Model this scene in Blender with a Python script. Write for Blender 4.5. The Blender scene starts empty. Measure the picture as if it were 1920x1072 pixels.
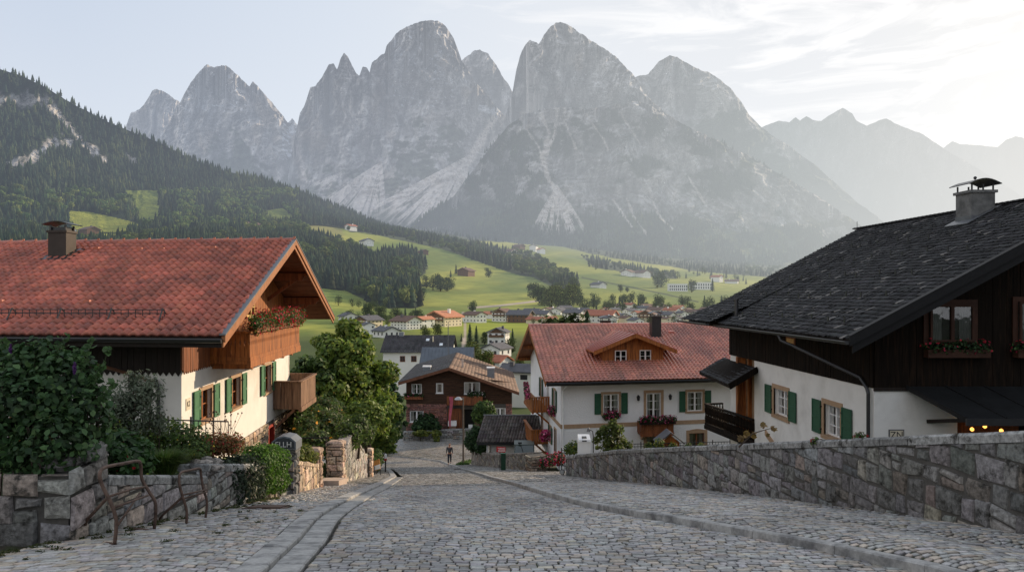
import bpy, math, random
import numpy as np
from mathutils import Vector, Matrix
SC = bpy.context.scene
COL = SC.collection
F = 1493.3; HZ = 552.0
R_ = math.radians
SUN_AZ = 51.0; SUN_EL = 17.0          # azimuth measured from the view axis (+Y) towards +X
def P(px, py, D): return np.array([(px-960)/F*D, D, (HZ-py)/F*D])
def pix(X, Y, Z): return 960+F*X/Y, HZ-F*Z/Y

# ---------- noise ----------
_rs = np.random.RandomState(7); _T = _rs.rand(256, 256)
def vnoise(x, y, s=0):
    x = np.asarray(x, float)+s*17.3; y = np.asarray(y, float)+s*9.1
    xi = np.floor(x).astype(int); yi = np.floor(y).astype(int)
    fx = x-xi; fy = y-yi; fx = fx*fx*(3-2*fx); fy = fy*fy*(3-2*fy)
    a = _T[xi & 255, yi & 255]; b = _T[(xi+1) & 255, yi & 255]
    c = _T[xi & 255, (yi+1) & 255]; d = _T[(xi+1) & 255, (yi+1) & 255]
    return (a*(1-fx)+b*fx)*(1-fy)+(c*(1-fx)+d*fx)*fy
def fbm(x, y, o=5, s=0, g=.5):
    r = 0; a = 1; t = 0
    for k in range(o):
        r = r+a*vnoise(x*2**k, y*2**k, s+k); t += a; a *= g
    return r/t
def ridged(x, y, o=5, s=0, g=.55):
    r = 0; a = 1; t = 0
    for k in range(o):
        r = r+a*(1-np.abs(2*vnoise(x*2**k, y*2**k, s+k)-1)); t += a; a *= g
    return r/t
def sst(a, b, x):
    t = np.clip((x-a)/(b-a), 0, 1); return t*t*(3-2*t)
def inpoly(px, py, poly):
    px = np.asarray(px, float); py = np.asarray(py, float); r = np.zeros(px.shape, bool); n = len(poly)
    for i in range(n):
        x1, y1 = poly[i]; x2, y2 = poly[(i+1) % n]
        if y1 == y2: continue
        c = ((y1 > py) != (y2 > py)) & (px < (x2-x1)*(py-y1)/(y2-y1)+x1)
        r ^= c
    return r
def dline(px, py, pts):
    d = np.full(np.shape(px), 1e9)
    for (x1, y1), (x2, y2) in zip(pts[:-1], pts[1:]):
        L = (x2-x1)**2+(y2-y1)**2
        t = np.clip(((px-x1)*(x2-x1)+(py-y1)*(y2-y1))/L, 0, 1)
        d = np.minimum(d, np.hypot(px-(x1+t*(x2-x1)), py-(y1+t*(y2-y1))))
    return d

# ---------- tagging ----------
def tag(o, label=None, cat=None, group=None, kind=None):
    if label: o['label'] = label
    if cat: o['category'] = cat
    if group: o['group'] = group
    if kind: o['kind'] = kind
    return o
def thing(name, label, cat, loc=(0, 0, 0), rotz=0, group=None):
    o = bpy.data.objects.new(name, None); COL.objects.link(o)
    o.location = [float(v) for v in loc]; o.rotation_euler = (0, 0, rotz); o.empty_display_size = .2
    return tag(o, label, cat, group, 'thing')
def wloc(o):
    v = Vector((0, 0, 0))
    while o is not None: v = v+o.location; o = o.parent
    return v
def npobj(name, V, Fc, m, col=None, parent=None, smooth=False, loc=None, world=True, mats=None, fmat=None):
    """V (n,3), Fc (m,k) int or list of such arrays; col per-vertex (n,3). World coordinates unless world=False."""
    V = np.asarray(V, np.float64)
    Fs = Fc if isinstance(Fc, list) else [np.asarray(Fc)]
    Fs = [np.asarray(f) for f in Fs if len(f)]
    me = bpy.data.meshes.new(name)
    if parent is not None: off = np.array(wloc(parent)) if world else np.zeros(3)
    elif loc is not None: off = np.array(loc, float)
    else: off = np.zeros(3)
    if world: V = V-off
    me.vertices.add(len(V)); me.vertices.foreach_set('co', V.astype(np.float32).ravel())
    nl = sum(f.size for f in Fs); npoly = sum(len(f) for f in Fs)
    me.loops.add(nl); me.polygons.add(npoly)
    me.loops.foreach_set('vertex_index', np.concatenate([f.ravel() for f in Fs]).astype(np.int32))
    st = np.concatenate([np.full(len(f), f.shape[1]) for f in Fs]); starts = np.concatenate([[0], np.cumsum(st)[:-1]])
    me.polygons.foreach_set('loop_start', starts.astype(np.int32))
    try: me.polygons.foreach_set('loop_total', st.astype(np.int32))
    except Exception: pass
    if fmat is not None: me.polygons.foreach_set('material_index', np.asarray(fmat, np.int32))
    me.update(calc_edges=True)
    if smooth: me.polygons.foreach_set('use_smooth', np.ones(npoly, bool))
    if col is not None:
        ca = me.color_attributes.new('Col', 'FLOAT_COLOR', 'POINT')
        c4 = np.ones((len(V), 4), np.float32); c4[:, :3] = col
        ca.data.foreach_set('color', c4.ravel())
    for mm in (mats or [m]): me.materials.append(mm)
    o = bpy.data.objects.new(name, me); COL.objects.link(o)
    if parent is not None: o.parent = parent
    elif loc is not None: o.location = [float(v) for v in loc]
    return o
def grid_faces(h, w):
    i = np.arange(h*w).reshape(h, w)
    return np.stack([i[:-1, :-1], i[:-1, 1:], i[1:, 1:], i[1:, :-1]], -1).reshape(-1, 4)

class MB:
    """collects shapes into one mesh; xf maps (n,3) local points to world"""
    def __init__(s, xf=None): s.v = []; s.f = []; s.n = 0; s.c = []; s.xf = xf; s.col = (1, 1, 1)
    def add(s, V, Fc):
        V = np.asarray(V, float)
        if s.xf is not None: V = s.xf(V)
        s.v.append(V); s.c.append(np.tile(np.array(s.col, float), (len(V), 1)))
        for f in Fc: s.f.append([i+s.n for i in f])
        s.n += len(V); return s
    def hexa(s, p):   # 8 points: bottom 4 ccw, top 4
        return s.add(p, [(3, 2, 1, 0), (4, 5, 6, 7), (0, 1, 5, 4), (1, 2, 6, 5), (2, 3, 7, 6), (3, 0, 4, 7)])
    def box(s, x0, x1, y0, y1, z0, z1):
        return s.hexa([(x0, y0, z0), (x1, y0, z0), (x1, y1, z0), (x0, y1, z0), (x0, y0, z1), (x1, y0, z1), (x1, y1, z1), (x0, y1, z1)])
    def obox(s, c, size, rx=0, ry=0, rz=0):
        M = Matrix.Rotation(rz, 3, 'Z') @ Matrix.Rotation(ry, 3, 'Y') @ Matrix.Rotation(rx, 3, 'X')
        h = [a/2 for a in size]; p = []
        for z in (-1, 1):
            for x, y in ((-1, -1), (1, -1), (1, 1), (-1, 1)):
                q = M @ Vector((x*h[0], y*h[1], z*h[2])); p.append((c[0]+q.x, c[1]+q.y, c[2]+q.z))
        return s.hexa(p)
    def bar(s, a, b, w, h, up=(0, 0, 1)):
        a = Vector(a); b = Vector(b); d = (b-a).normalized(); u = Vector(up); r = d.cross(u)
        if r.length < 1e-4: r = d.cross(Vector((1, 0, 0)))
        r.normalize(); u = r.cross(d).normalized()
        p = []
        for q in (a, b):
            pass
        r = r*w/2; u = u*h/2
        p = [a-r-u, a+r-u, b+r-u, b-r-u, a-r+u, a+r+u, b+r+u, b-r+u]
        return s.hexa([tuple(q) for q in p])
    def tube(s, pts, r, n=8, caps=True):
        pts = [Vector(p) for p in pts]; rr = r if isinstance(r, (list, tuple)) else [r]*len(pts)
        V = []; Fc = []; prev = None
        for i, p in enumerate(pts):
            if i == 0: t = pts[1]-p
            elif i == len(pts)-1: t = p-pts[-2]
            else: t = (pts[i+1]-p).normalized()+(p-pts[i-1]).normalized()
            t.normalize()
            if prev is None:
                a = Vector((0, 0, 1)) if abs(t.z) < .9 else Vector((1, 0, 0))
                u = t.cross(a).normalized()
            else:
                u = (prev-t*prev.dot(t)).normalized()
            prev = u; w = t.cross(u)
            for k in range(n):
                an = 2*math.pi*k/n; q = p+(u*math.cos(an)+w*math.sin(an))*rr[i]; V.append(tuple(q))
        for i in range(len(pts)-1):
            for k in range(n):
                k2 = (k+1) % n; Fc.append((i*n+k, i*n+k2, (i+1)*n+k2, (i+1)*n+k))
        if caps: Fc.append(tuple(range(n))[::-1]); Fc.append(tuple((len(pts)-1)*n+k for k in range(n)))
        return s.add(V, Fc)
    def lathe(s, prof, c=(0, 0, 0), n=16):
        V = []; Fc = []
        for r, z in prof:
            for k in range(n):
                a = 2*math.pi*k/n; V.append((c[0]+r*math.cos(a), c[1]+r*math.sin(a), c[2]+z))
        for i in range(len(prof)-1):
            for k in range(n):
                k2 = (k+1) % n; Fc.append((i*n+k, i*n+k2, (i+1)*n+k2, (i+1)*n+k))
        Fc.append(tuple(range(n))[::-1]); Fc.append(tuple((len(prof)-1)*n+k for k in range(n)))
        return s.add(V, Fc)
    def prism(s, poly, vec):   # polygon of 3D points extruded by vec
        n = len(poly); a = [tuple(p) for p in poly]; b = [tuple(np.array(p)+np.array(vec)) for p in poly]
        return s.add(a+b, [tuple(range(n))[::-1], tuple(range(n, 2*n))]+[(i, (i+1) % n, n+(i+1) % n, n+i) for i in range(n)])
    def quad(s, *p): return s.add(p, [tuple(range(len(p)))])
    def build(s, name, m, parent=None, loc=None, smooth=False, world=True, label=None, bevel=0):
        V = np.concatenate(s.v); off = np.zeros(3)
        if world:
            if parent is not None: off = np.array(wloc(parent))
            elif loc is not None: off = np.array(loc, float)
        V = V-off
        me = bpy.data.meshes.new(name); me.from_pydata([tuple(p) for p in V], [], s.f)
        me.materials.append(m)
        ca = me.color_attributes.new('Col', 'FLOAT_COLOR', 'POINT')
        c4 = np.ones((len(V), 4), np.float32); c4[:, :3] = np.concatenate(s.c); ca.data.foreach_set('color', c4.ravel())
        if smooth: me.polygons.foreach_set('use_smooth', np.ones(len(me.polygons), bool))
        o = bpy.data.objects.new(name, me); COL.objects.link(o)
        if parent is not None: o.parent = parent
        elif loc is not None: o.location = [float(v) for v in loc]
        if bevel:
            b = o.modifiers.new('bevel', 'BEVEL'); b.width = bevel; b.segments = 2; b.limit_method = 'ANGLE'
        if label: o['label'] = label
        return o

# ---------- materials ----------
def haze_group():  # haze is put on the surfaces as a glow growing with distance
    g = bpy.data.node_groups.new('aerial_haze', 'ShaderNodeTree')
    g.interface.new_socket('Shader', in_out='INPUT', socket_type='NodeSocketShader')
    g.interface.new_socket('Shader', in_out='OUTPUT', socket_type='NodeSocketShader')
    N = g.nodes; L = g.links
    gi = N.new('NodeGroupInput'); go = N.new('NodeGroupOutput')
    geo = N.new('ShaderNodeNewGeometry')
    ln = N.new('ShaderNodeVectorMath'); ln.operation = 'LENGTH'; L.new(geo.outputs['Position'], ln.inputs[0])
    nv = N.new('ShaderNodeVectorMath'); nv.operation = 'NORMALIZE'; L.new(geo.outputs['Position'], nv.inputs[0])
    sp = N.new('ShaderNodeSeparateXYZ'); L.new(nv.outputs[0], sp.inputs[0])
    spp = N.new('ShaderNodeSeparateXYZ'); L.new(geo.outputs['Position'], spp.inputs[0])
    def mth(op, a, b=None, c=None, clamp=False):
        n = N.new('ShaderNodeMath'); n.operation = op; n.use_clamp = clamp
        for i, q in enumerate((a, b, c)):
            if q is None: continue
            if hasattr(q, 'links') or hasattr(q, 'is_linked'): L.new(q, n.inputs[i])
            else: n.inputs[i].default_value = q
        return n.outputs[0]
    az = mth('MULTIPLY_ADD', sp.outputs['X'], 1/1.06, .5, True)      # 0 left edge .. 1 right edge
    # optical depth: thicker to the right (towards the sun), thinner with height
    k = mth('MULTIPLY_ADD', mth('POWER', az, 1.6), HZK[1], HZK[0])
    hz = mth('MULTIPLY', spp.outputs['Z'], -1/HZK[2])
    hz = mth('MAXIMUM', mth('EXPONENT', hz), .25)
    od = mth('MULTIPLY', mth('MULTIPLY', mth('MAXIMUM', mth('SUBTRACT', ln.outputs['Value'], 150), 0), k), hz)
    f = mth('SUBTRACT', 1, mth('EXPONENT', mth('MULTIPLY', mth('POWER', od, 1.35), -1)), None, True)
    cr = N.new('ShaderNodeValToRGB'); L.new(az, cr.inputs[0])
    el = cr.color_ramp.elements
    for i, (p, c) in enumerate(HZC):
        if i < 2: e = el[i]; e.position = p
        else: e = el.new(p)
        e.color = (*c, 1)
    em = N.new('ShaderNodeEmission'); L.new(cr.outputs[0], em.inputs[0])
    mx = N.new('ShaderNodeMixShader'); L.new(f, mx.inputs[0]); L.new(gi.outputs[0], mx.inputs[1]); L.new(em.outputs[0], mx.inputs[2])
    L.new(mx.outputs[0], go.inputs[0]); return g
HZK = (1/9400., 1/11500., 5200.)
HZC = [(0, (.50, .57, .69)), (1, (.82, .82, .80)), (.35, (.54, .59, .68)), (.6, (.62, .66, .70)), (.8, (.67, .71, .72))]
_hz = haze_group()
_mc = {}
def mat(name, base=(.5, .5, .5), rough=.85, var=.25, scale=4., bump=.3, bscale=None, bdist=.01, attr=False, haze=False, metal=0,
        trans=0., spec=.3, col2=None, c2scale=.8, c2lo=.45, c2hi=.65, planks=None, stretch=None, coat=0, emit=0, var2=True, wave=None):
    if name in _mc: return _mc[name]
    m = bpy.data.materials.new(name); m.use_nodes = True; N = m.node_tree.nodes; L = m.node_tree.links
    out = N['Material Output']; b = N['Principled BSDF']
    b.inputs['Roughness'].default_value = rough; b.inputs['Metallic'].default_value = metal
    b.inputs['Specular IOR Level'].default_value = spec
    if coat: b.inputs['Coat Weight'].default_value = coat; b.inputs['Coat Roughness'].default_value = .25
    tc = N.new('ShaderNodeTexCoord'); vec = tc.outputs['Object']
    if haze: gp = N.new('ShaderNodeNewGeometry'); vec = gp.outputs['Position']
    if stretch:
        mp = N.new('ShaderNodeMapping'); mp.inputs['Scale'].default_value = stretch; L.new(vec, mp.inputs[0]); vec = mp.outputs[0]
    no = N.new('ShaderNodeTexNoise'); no.inputs['Scale'].default_value = scale; no.inputs['Detail'].default_value = 6; no.inputs['Roughness'].default_value = .6
    L.new(vec, no.inputs[0])
    mr = N.new('ShaderNodeMapRange'); mr.inputs[1].default_value = .25; mr.inputs[2].default_value = .75
    mr.inputs[3].default_value = 1-var; mr.inputs[4].default_value = 1+var; L.new(no.outputs[0], mr.inputs[0])
    if attr:
        at = N.new('ShaderNodeAttribute'); at.attribute_name = 'Col'; csock = at.outputs['Color']
        if base != (1, 1, 1):
            mm = N.new('ShaderNodeMix'); mm.data_type = 'RGBA'; mm.blend_type = 'MULTIPLY'; mm.inputs[0].default_value = 1
            L.new(csock, mm.inputs[6]); mm.inputs[7].default_value = (*base, 1); csock = mm.outputs[2]
    else:
        rg = N.new('ShaderNodeRGB'); rg.outputs[0].default_value = (*base, 1); csock = rg.outputs[0]
    if col2 is not None:
        n2 = N.new('ShaderNodeTexNoise'); n2.inputs['Scale'].default_value = c2scale; n2.inputs['Detail'].default_value = 7; n2.inputs['Roughness'].default_value = .65
        L.new(vec, n2.inputs[0])
        m2 = N.new('ShaderNodeMapRange'); m2.inputs[1].default_value = c2lo; m2.inputs[2].default_value = c2hi; L.new(n2.outputs[0], m2.inputs[0])
        mm = N.new('ShaderNodeMix'); mm.data_type = 'RGBA'; L.new(m2.outputs[0], mm.inputs[0]); L.new(csock, mm.inputs[6]); mm.inputs[7].default_value = (*col2, 1); csock = mm.outputs[2]
    vm = N.new('ShaderNodeVectorMath'); vm.operation = 'SCALE'; L.new(csock, vm.inputs[0]); L.new(mr.outputs[0], vm.inputs['Scale']); csock = vm.outputs[0]
    L.new(csock, b.inputs['Base Color'])
    if bump:
        nb = N.new('ShaderNodeTexNoise'); nb.inputs['Scale'].default_value = bscale or scale*3; nb.inputs['Detail'].default_value = 8; nb.inputs['Roughness'].default_value = .65
        L.new(vec, nb.inputs[0])
        bp = N.new('ShaderNodeBump'); bp.inputs['Strength'].default_value = bump; bp.inputs['Distance'].default_value = bdist
        L.new(nb.outputs[0], bp.inputs['Height']); L.new(bp.outputs[0], b.inputs['Normal'])
    if emit: b.inputs['Emission Color'].default_value = (*base, 1); b.inputs['Emission Strength'].default_value = emit
    sh = b.outputs[0]
    if trans:
        tr = N.new('ShaderNodeBsdfTranslucent'); L.new(csock, tr.inputs[0]); mx = N.new('ShaderNodeMixShader'); mx.inputs[0].default_value = trans
        L.new(sh, mx.inputs[1]); L.new(tr.outputs[0], mx.inputs[2]); sh = mx.outputs[0]
    if haze:
        gr = N.new('ShaderNodeGroup'); gr.node_tree = _hz; L.new(sh, gr.inputs[0]); sh = gr.outputs[0]
    L.new(sh, out.inputs[0])
    try: m.cycles.emission_sampling = 'NONE'
    except Exception: pass
    _mc[name] = m; return m
# ---------- camera, world, sun ----------
cam = bpy.data.cameras.new('camera'); cam.sensor_width = 36; cam.lens = 28.0; cam.clip_start = .1; cam.clip_end = 60000
cam.shift_y = (HZ-536)/1920
co = bpy.data.objects.new('camera', cam); COL.objects.link(co); co.location = (0, 0, 0); co.rotation_euler = (R_(90), 0, 0); SC.camera = co
w = bpy.data.worlds.new('World'); SC.world = w; w.use_nodes = True
N = w.node_tree.nodes; L = w.node_tree.links; bg = N['Background']
sky = N.new('ShaderNodeTexSky'); sky.sky_type = 'NISHITA'; sky.sun_disc = False
sky.sun_elevation = R_(SUN_EL); sky.sun_rotation = R_(SUN_AZ); sky.altitude = 800; sky.air_density = 1.0; sky.dust_density = 2.5; sky.ozone_density = 1.2
tc = N.new('ShaderNodeTexCoord')
# thin veil of high cloud and haze, thicker towards the sun
sv = Vector((math.sin(R_(SUN_AZ))*math.cos(R_(SUN_EL)), math.cos(R_(SUN_AZ))*math.cos(R_(SUN_EL)), math.sin(R_(SUN_EL))))
nv = N.new('ShaderNodeVectorMath'); nv.operation = 'NORMALIZE'; L.new(tc.outputs['Generated'], nv.inputs[0])
dt = N.new('ShaderNodeVectorMath'); dt.operation = 'DOT_PRODUCT'; L.new(nv.outputs[0], dt.inputs[0]); dt.inputs[1].default_value = sv
dmap = N.new('ShaderNodeMapRange'); L.new(dt.outputs['Value'], dmap.inputs[0]); dmap.inputs[1].default_value = -1
glow = N.new('ShaderNodeValToRGB'); L.new(dmap.outputs[0], glow.inputs[0])
e = glow.color_ramp.elements; e[0].position = 0; e[0].color = (.86, .83, .82, 1); e[1].position = 1; e[1].color = (.74, .73, .70, 1)
for p, c in ((.32, (.72, .72, .75)), (.49, (.47, .55, .69)), (.62, (.48, .56, .69)), (.75, (.60, .66, .75)), (.86, (.72, .74, .77)), (.95, (.70, .70, .70))):
    q = e.new(p); q.color = (*c, 1)
sp = N.new('ShaderNodeSeparateXYZ'); L.new(nv.outputs[0], sp.inputs[0])
# whiter towards the horizon
hr = N.new('ShaderNodeMapRange'); L.new(sp.outputs['Z'], hr.inputs[0]); hr.inputs[1].default_value = .45; hr.inputs[2].default_value = .08; hr.inputs[3].default_value = 0; hr.inputs[4].default_value = .68
hm = N.new('ShaderNodeMix'); hm.data_type = 'RGBA'; L.new(hr.outputs[0], hm.inputs[0]); L.new(glow.outputs[0], hm.inputs[6]); hm.inputs[7].default_value = (.80, .81, .83, 1)
# cirrus: stretched noise
mp = N.new('ShaderNodeMapping'); L.new(nv.outputs[0], mp.inputs[0]); mp.inputs['Rotation'].default_value = (0, R_(-22), R_(10)); mp.inputs['Scale'].default_value = (2.2, 2.2, 9)
cn = N.new('ShaderNodeTexNoise'); cn.inputs['Scale'].default_value = 2.6; cn.inputs['Detail'].default_value = 9; cn.inputs['Roughness'].default_value = .6; cn.inputs['Distortion'].default_value = .9
L.new(mp.outputs[0], cn.inputs[0])
cr = N.new('ShaderNodeMapRange'); L.new(cn.outputs[0], cr.inputs[0]); cr.inputs[1].default_value = .46; cr.inputs[2].default_value = .60
sd = N.new('ShaderNodeMapRange'); L.new(dt.outputs['Value'], sd.inputs[0]); sd.inputs[1].default_value = .55; sd.inputs[2].default_value = .85
ml = N.new('ShaderNodeMath'); ml.operation = 'MULTIPLY'; L.new(cr.outputs[0], ml.inputs[0]); L.new(sd.outputs[0], ml.inputs[1])
ml2 = N.new('ShaderNodeMath'); ml2.operation = 'MULTIPLY'; L.new(ml.outputs[0], ml2.inputs[0]); ml2.inputs[1].default_value = .85
cm = N.new('ShaderNodeMix'); cm.data_type = 'RGBA'; L.new(ml2.outputs[0], cm.inputs[0]); L.new(hm.outputs[2], cm.inputs[6]); cm.inputs[7].default_value = (.96, .94, .92, 1)
# the physical sky shows through the veil
sk = N.new('ShaderNodeVectorMath'); sk.operation = 'SCALE'; L.new(sky.outputs[0], sk.inputs[0]); sk.inputs['Scale'].default_value = .10
fm = N.new('ShaderNodeMix'); fm.data_type = 'RGBA'; fm.inputs[0].default_value = .86; L.new(sk.outputs[0], fm.inputs[6]); L.new(cm.outputs[2], fm.inputs[7])
sc = N.new('ShaderNodeVectorMath'); sc.operation = 'SCALE'; L.new(fm.outputs[2], sc.inputs[0]); sc.inputs['Scale'].default_value = 12.2
L.new(sc.outputs[0], bg.inputs[0]); bg.inputs[1].default_value = .1
sl = bpy.data.lights.new('sun', 'SUN'); sl.energy = 5.0; sl.angle = R_(.5); sl.color = (1, .78, .54)
so = bpy.data.objects.new('sun', sl); COL.objects.link(so); so.location = (40, 20, 60)
so.rotation_euler = sv.to_track_quat('Z', 'Y').to_euler()
SC.view_settings.view_transform = 'Standard'; SC.view_settings.look = 'None'; SC.view_settings.exposure = 0
SC.cycles.max_bounces = 5; SC.cycles.diffuse_bounces = 3; SC.cycles.glossy_bounces = 2; SC.cycles.transmission_bounces = 2
SC.cycles.use_denoising = True
SC.cycles.caustics_reflective = False; SC.cycles.caustics_refractive = False
# ---------- the mountains ----------
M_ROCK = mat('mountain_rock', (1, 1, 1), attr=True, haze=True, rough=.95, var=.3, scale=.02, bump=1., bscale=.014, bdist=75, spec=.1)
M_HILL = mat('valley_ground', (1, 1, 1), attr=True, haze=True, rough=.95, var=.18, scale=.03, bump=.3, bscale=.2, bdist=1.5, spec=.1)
ROCK = np.array([.43, .425, .42]); ROCKW = np.array([.50, .43, .36]); SCRUB = np.array([.050, .075, .034]); FOR = np.array([.020, .034, .022])
SCREE = np.array([.88, .80, .73]); SNOW = np.array([.85, .87, .9]); GRASS = np.array([.13, .19, .045])
def mountain(name, crest, Dc, yf, Df, step=1.5, rows=220, amp=.05, seed=1, paint=None, pw=2.2, rib=26., jag=3., tilt=None, label=None):
    cx = np.array([c[0] for c in crest], float); cy = np.array([c[1] for c in crest], float)
    px = np.arange(cx[0], cx[-1]+step, step); w = len(px)
    yc = np.interp(px, cx, cy)+(fbm(px/9., px*0+seed, 4, seed)-.5)*jag*2.2+(ridged(px/4., px*0+3, 3, seed+3)-.5)*jag*.8
    dc = Dc if not callable(Dc) else Dc(px)
    dcol = np.full(w, 1.)*dc; yfc = np.full(w, 1.)*(yf(px) if callable(yf) else yf); dfc = np.full(w, 1.)*(Df(px) if callable(Df) else Df)
    v = np.linspace(0, 1, rows)[:, None]
    X = px[None, :]+0*v; Y = yfc[None, :]+(yc-yfc)[None, :]*v
    D = dfc[None, :]+(dcol-dfc)[None, :]*(1-(1-v)**pw)
    wx = (fbm(X/90., Y/90., 4, seed+11)-.5)*70; wy = (fbm(X/90., Y/90., 4, seed+21)-.5)*50
    tl = 0 if tilt is None else tilt(X, Y)
    U = X+wx+tl; W = Y+wy
    big = ridged(U/110., W/260., 3, seed)-.5
    mid = ridged(U/rib, W/(rib*3.4), 5, seed+5, .6)-.5
    fine = fbm(U/9., W/14., 5, seed+7, .65)-.5
    led = np.abs(np.mod((Y+X*.25+fbm(X/40., Y/40., 3, seed+2)*40)/11., 1)-.5)*2
    env = .15+.85*np.sin(np.clip(v, 0, 1)*math.pi*.5)
    disp = -(big*1.9+mid*1.5+fine*.75+(led-.5)*.16)*amp*env
    D2 = D*(1+disp)
    pts = np.stack([(X-960)/F*D2, D2, (HZ-Y)/F*D2], -1)
    col = paint(X, Y, v+0*X, big, mid, fine)
    # back of the mountain, so that it is a body and not a sheet
    bk = []
    top = pts[-1]
    for k in range(1, 6):
        q = top.copy(); q[:, 1] += 250*k; q[:, 0] *= (q[:, 1]/top[:, 1]); q[:, 2] -= 260*k**1.2; bk.append(q)
    pts = np.concatenate([pts, np.array(bk)]); col = np.concatenate([col, np.repeat(col[-1:], 5, 0)])
    h = rows+5
    o = npobj(name, pts.reshape(-1, 3), grid_faces(h, w), M_ROCK, np.clip(col, 0, 1).reshape(-1, 3), smooth=False)
    tag(o, kind='structure'); return o
def mixc(c, tgt, m): return c*(1-m[..., None])+np.asarray(tgt)*m[..., None]
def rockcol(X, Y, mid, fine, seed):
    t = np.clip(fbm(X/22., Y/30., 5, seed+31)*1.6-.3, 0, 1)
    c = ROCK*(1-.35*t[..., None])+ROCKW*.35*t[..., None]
    c = c*(.62+.8*fbm(X/5., Y/9., 4, seed+33))[..., None]*(1+1.5*mid)[..., None]*(1-.35*sst(.60, .72, ridged(X/16.+Y/60., Y/70., 4, seed+37)))[..., None]  # shade of the crevices painted into the rock colour along the relief
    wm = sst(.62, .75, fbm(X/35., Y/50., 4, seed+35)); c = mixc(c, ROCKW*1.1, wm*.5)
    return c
def fan(X, Y, ap, a, b, seed, strength=1.):
    th = np.arctan2(X-ap[0], Y-ap[1]); r = np.hypot(X-ap[0], Y-ap[1])
    ta = math.atan2(a[0]-ap[0], a[1]-ap[1]); tb = math.atan2(b[0]-ap[0], b[1]-ap[1])
    lo, hi = min(ta, tb), max(ta, tb); ra = math.hypot(a[0]-ap[0], a[1]-ap[1]); rb = math.hypot(b[0]-ap[0], b[1]-ap[1])
    t = np.clip((th-lo)/(hi-lo), 0, 1); rl, rh = (ra, rb) if ta < tb else (rb, ra)
    R = rl+(rh-rl)*t; m = (th > lo-.04) & (th < hi+.04)
    st = vnoise(th*26/(hi-lo)+seed, r/60., seed)*.6+vnoise(th*70/(hi-lo), r/25., seed+1)*.4
    k = sst(0.36, .60, st+.30*(1-r/R)-.02)
    edge = sst(1.05, .8, r/R+(st-.5)*.45)
    return m*k*edge*strength
def forest_mask(X, Y, line, seed, soft=30, amt=60):
    ly = np.interp(X, [p[0] for p in line], [p[1] for p in line])
    return sst(-soft, soft, Y-ly+(fbm(X/30., Y/22., 6, seed, .6)-.5)*amt*3)
def snowspk(X, Y, box, seed, thr=.7):
    m = (X > box[0]) & (X < box[2]) & (Y > box[1]) & (Y < box[3])
    return m*sst(thr, thr+.06, fbm((X+Y*.8)/10., (Y-X*.5)/4., 4, seed, .6))
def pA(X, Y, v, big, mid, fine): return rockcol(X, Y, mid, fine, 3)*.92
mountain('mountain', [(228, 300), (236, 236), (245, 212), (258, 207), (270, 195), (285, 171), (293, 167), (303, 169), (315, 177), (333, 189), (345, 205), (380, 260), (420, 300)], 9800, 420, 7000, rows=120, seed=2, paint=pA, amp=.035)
def pB(X, Y, v, big, mid, fine):
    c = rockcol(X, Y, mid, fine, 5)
    g = forest_mask(X, Y, [(200, 330), (330, 330), (400, 285), (440, 262), (470, 285), (520, 315), (600, 345), (700, 390)], 6, 12, 40)
    g2 = np.where(X > 380, g, g*.6)
    c = mixc(c, SCRUB*.8, g2*.85)
    c = mixc(c, SCREE*.85, np.clip(sst(7, 2, dline(X, Y, [(548, 250), (560, 290), (575, 335), (600, 370)])+fine*9)+fan(X, Y, (552, 262), (560, 345), (600, 350), 3), 0, 1))
    c = mixc(c, SNOW, np.clip(snowspk(X, Y, (530, 215, 560, 300), 4, .52)+snowspk(X, Y, (340, 120, 470, 210), 4, .66), 0, 1)); return c
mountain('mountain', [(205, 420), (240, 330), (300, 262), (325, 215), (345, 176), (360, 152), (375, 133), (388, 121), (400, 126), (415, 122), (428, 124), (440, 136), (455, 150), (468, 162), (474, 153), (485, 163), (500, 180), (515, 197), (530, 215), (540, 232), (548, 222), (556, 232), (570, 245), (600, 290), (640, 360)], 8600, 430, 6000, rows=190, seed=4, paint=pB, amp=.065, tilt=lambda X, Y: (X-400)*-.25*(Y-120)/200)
def pD(X, Y, v, big, mid, fine): return rockcol(X, Y, mid, fine, 9)*.95
mountain('mountain', [(820, 200), (850, 140), (866, 114), (875, 105), (890, 96), (900, 93), (915, 102), (930, 122), (940, 140), (953, 158), (975, 200), (1000, 250)], 9300, 380, 7600, rows=110, seed=8, paint=pD, amp=.035)
def pC(X, Y, v, big, mid, fine):
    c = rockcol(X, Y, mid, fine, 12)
    g = forest_mask(X, Y, [(540, 330), (600, 345), (690, 310), (740, 270), (790, 235), (850, 245), (880, 300), (960, 330)], 7, 12, 55)
    g = g*sst(.40, .55, fbm(X/26., Y/20., 5, 17, .65)); c = mixc(c, SCRUB, g*.8)
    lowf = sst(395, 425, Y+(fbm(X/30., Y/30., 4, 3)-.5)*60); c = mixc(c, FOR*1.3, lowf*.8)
    s = fan(X, Y, (716, 302), (596, 384), (722, 400), 5)*.95+fan(X, Y, (640, 322), (585, 345), (612, 362), 15, .7)
    s = s+fan(X, Y, (880, 290), (690, 402), (862, 430), 8)+sst(10, 4, dline(X, Y, [(938, 205), (915, 240), (890, 285), (865, 325)])+fine*10)
    s = s+sst(7, 1, dline(X, Y, [(560, 240), (562, 290), (572, 340)])+fine*12)
    c = mixc(c, SCREE, np.clip(s, 0, 1)*.95)
    sn = snowspk(X, Y, (735, 60, 850, 200), 6, .655)+sst(9, 4, dline(X, Y, [(900, 203), (925, 210), (945, 196)])+fine*9)
    c = mixc(c, SNOW, np.clip(sn, 0, 1)); return c
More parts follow.
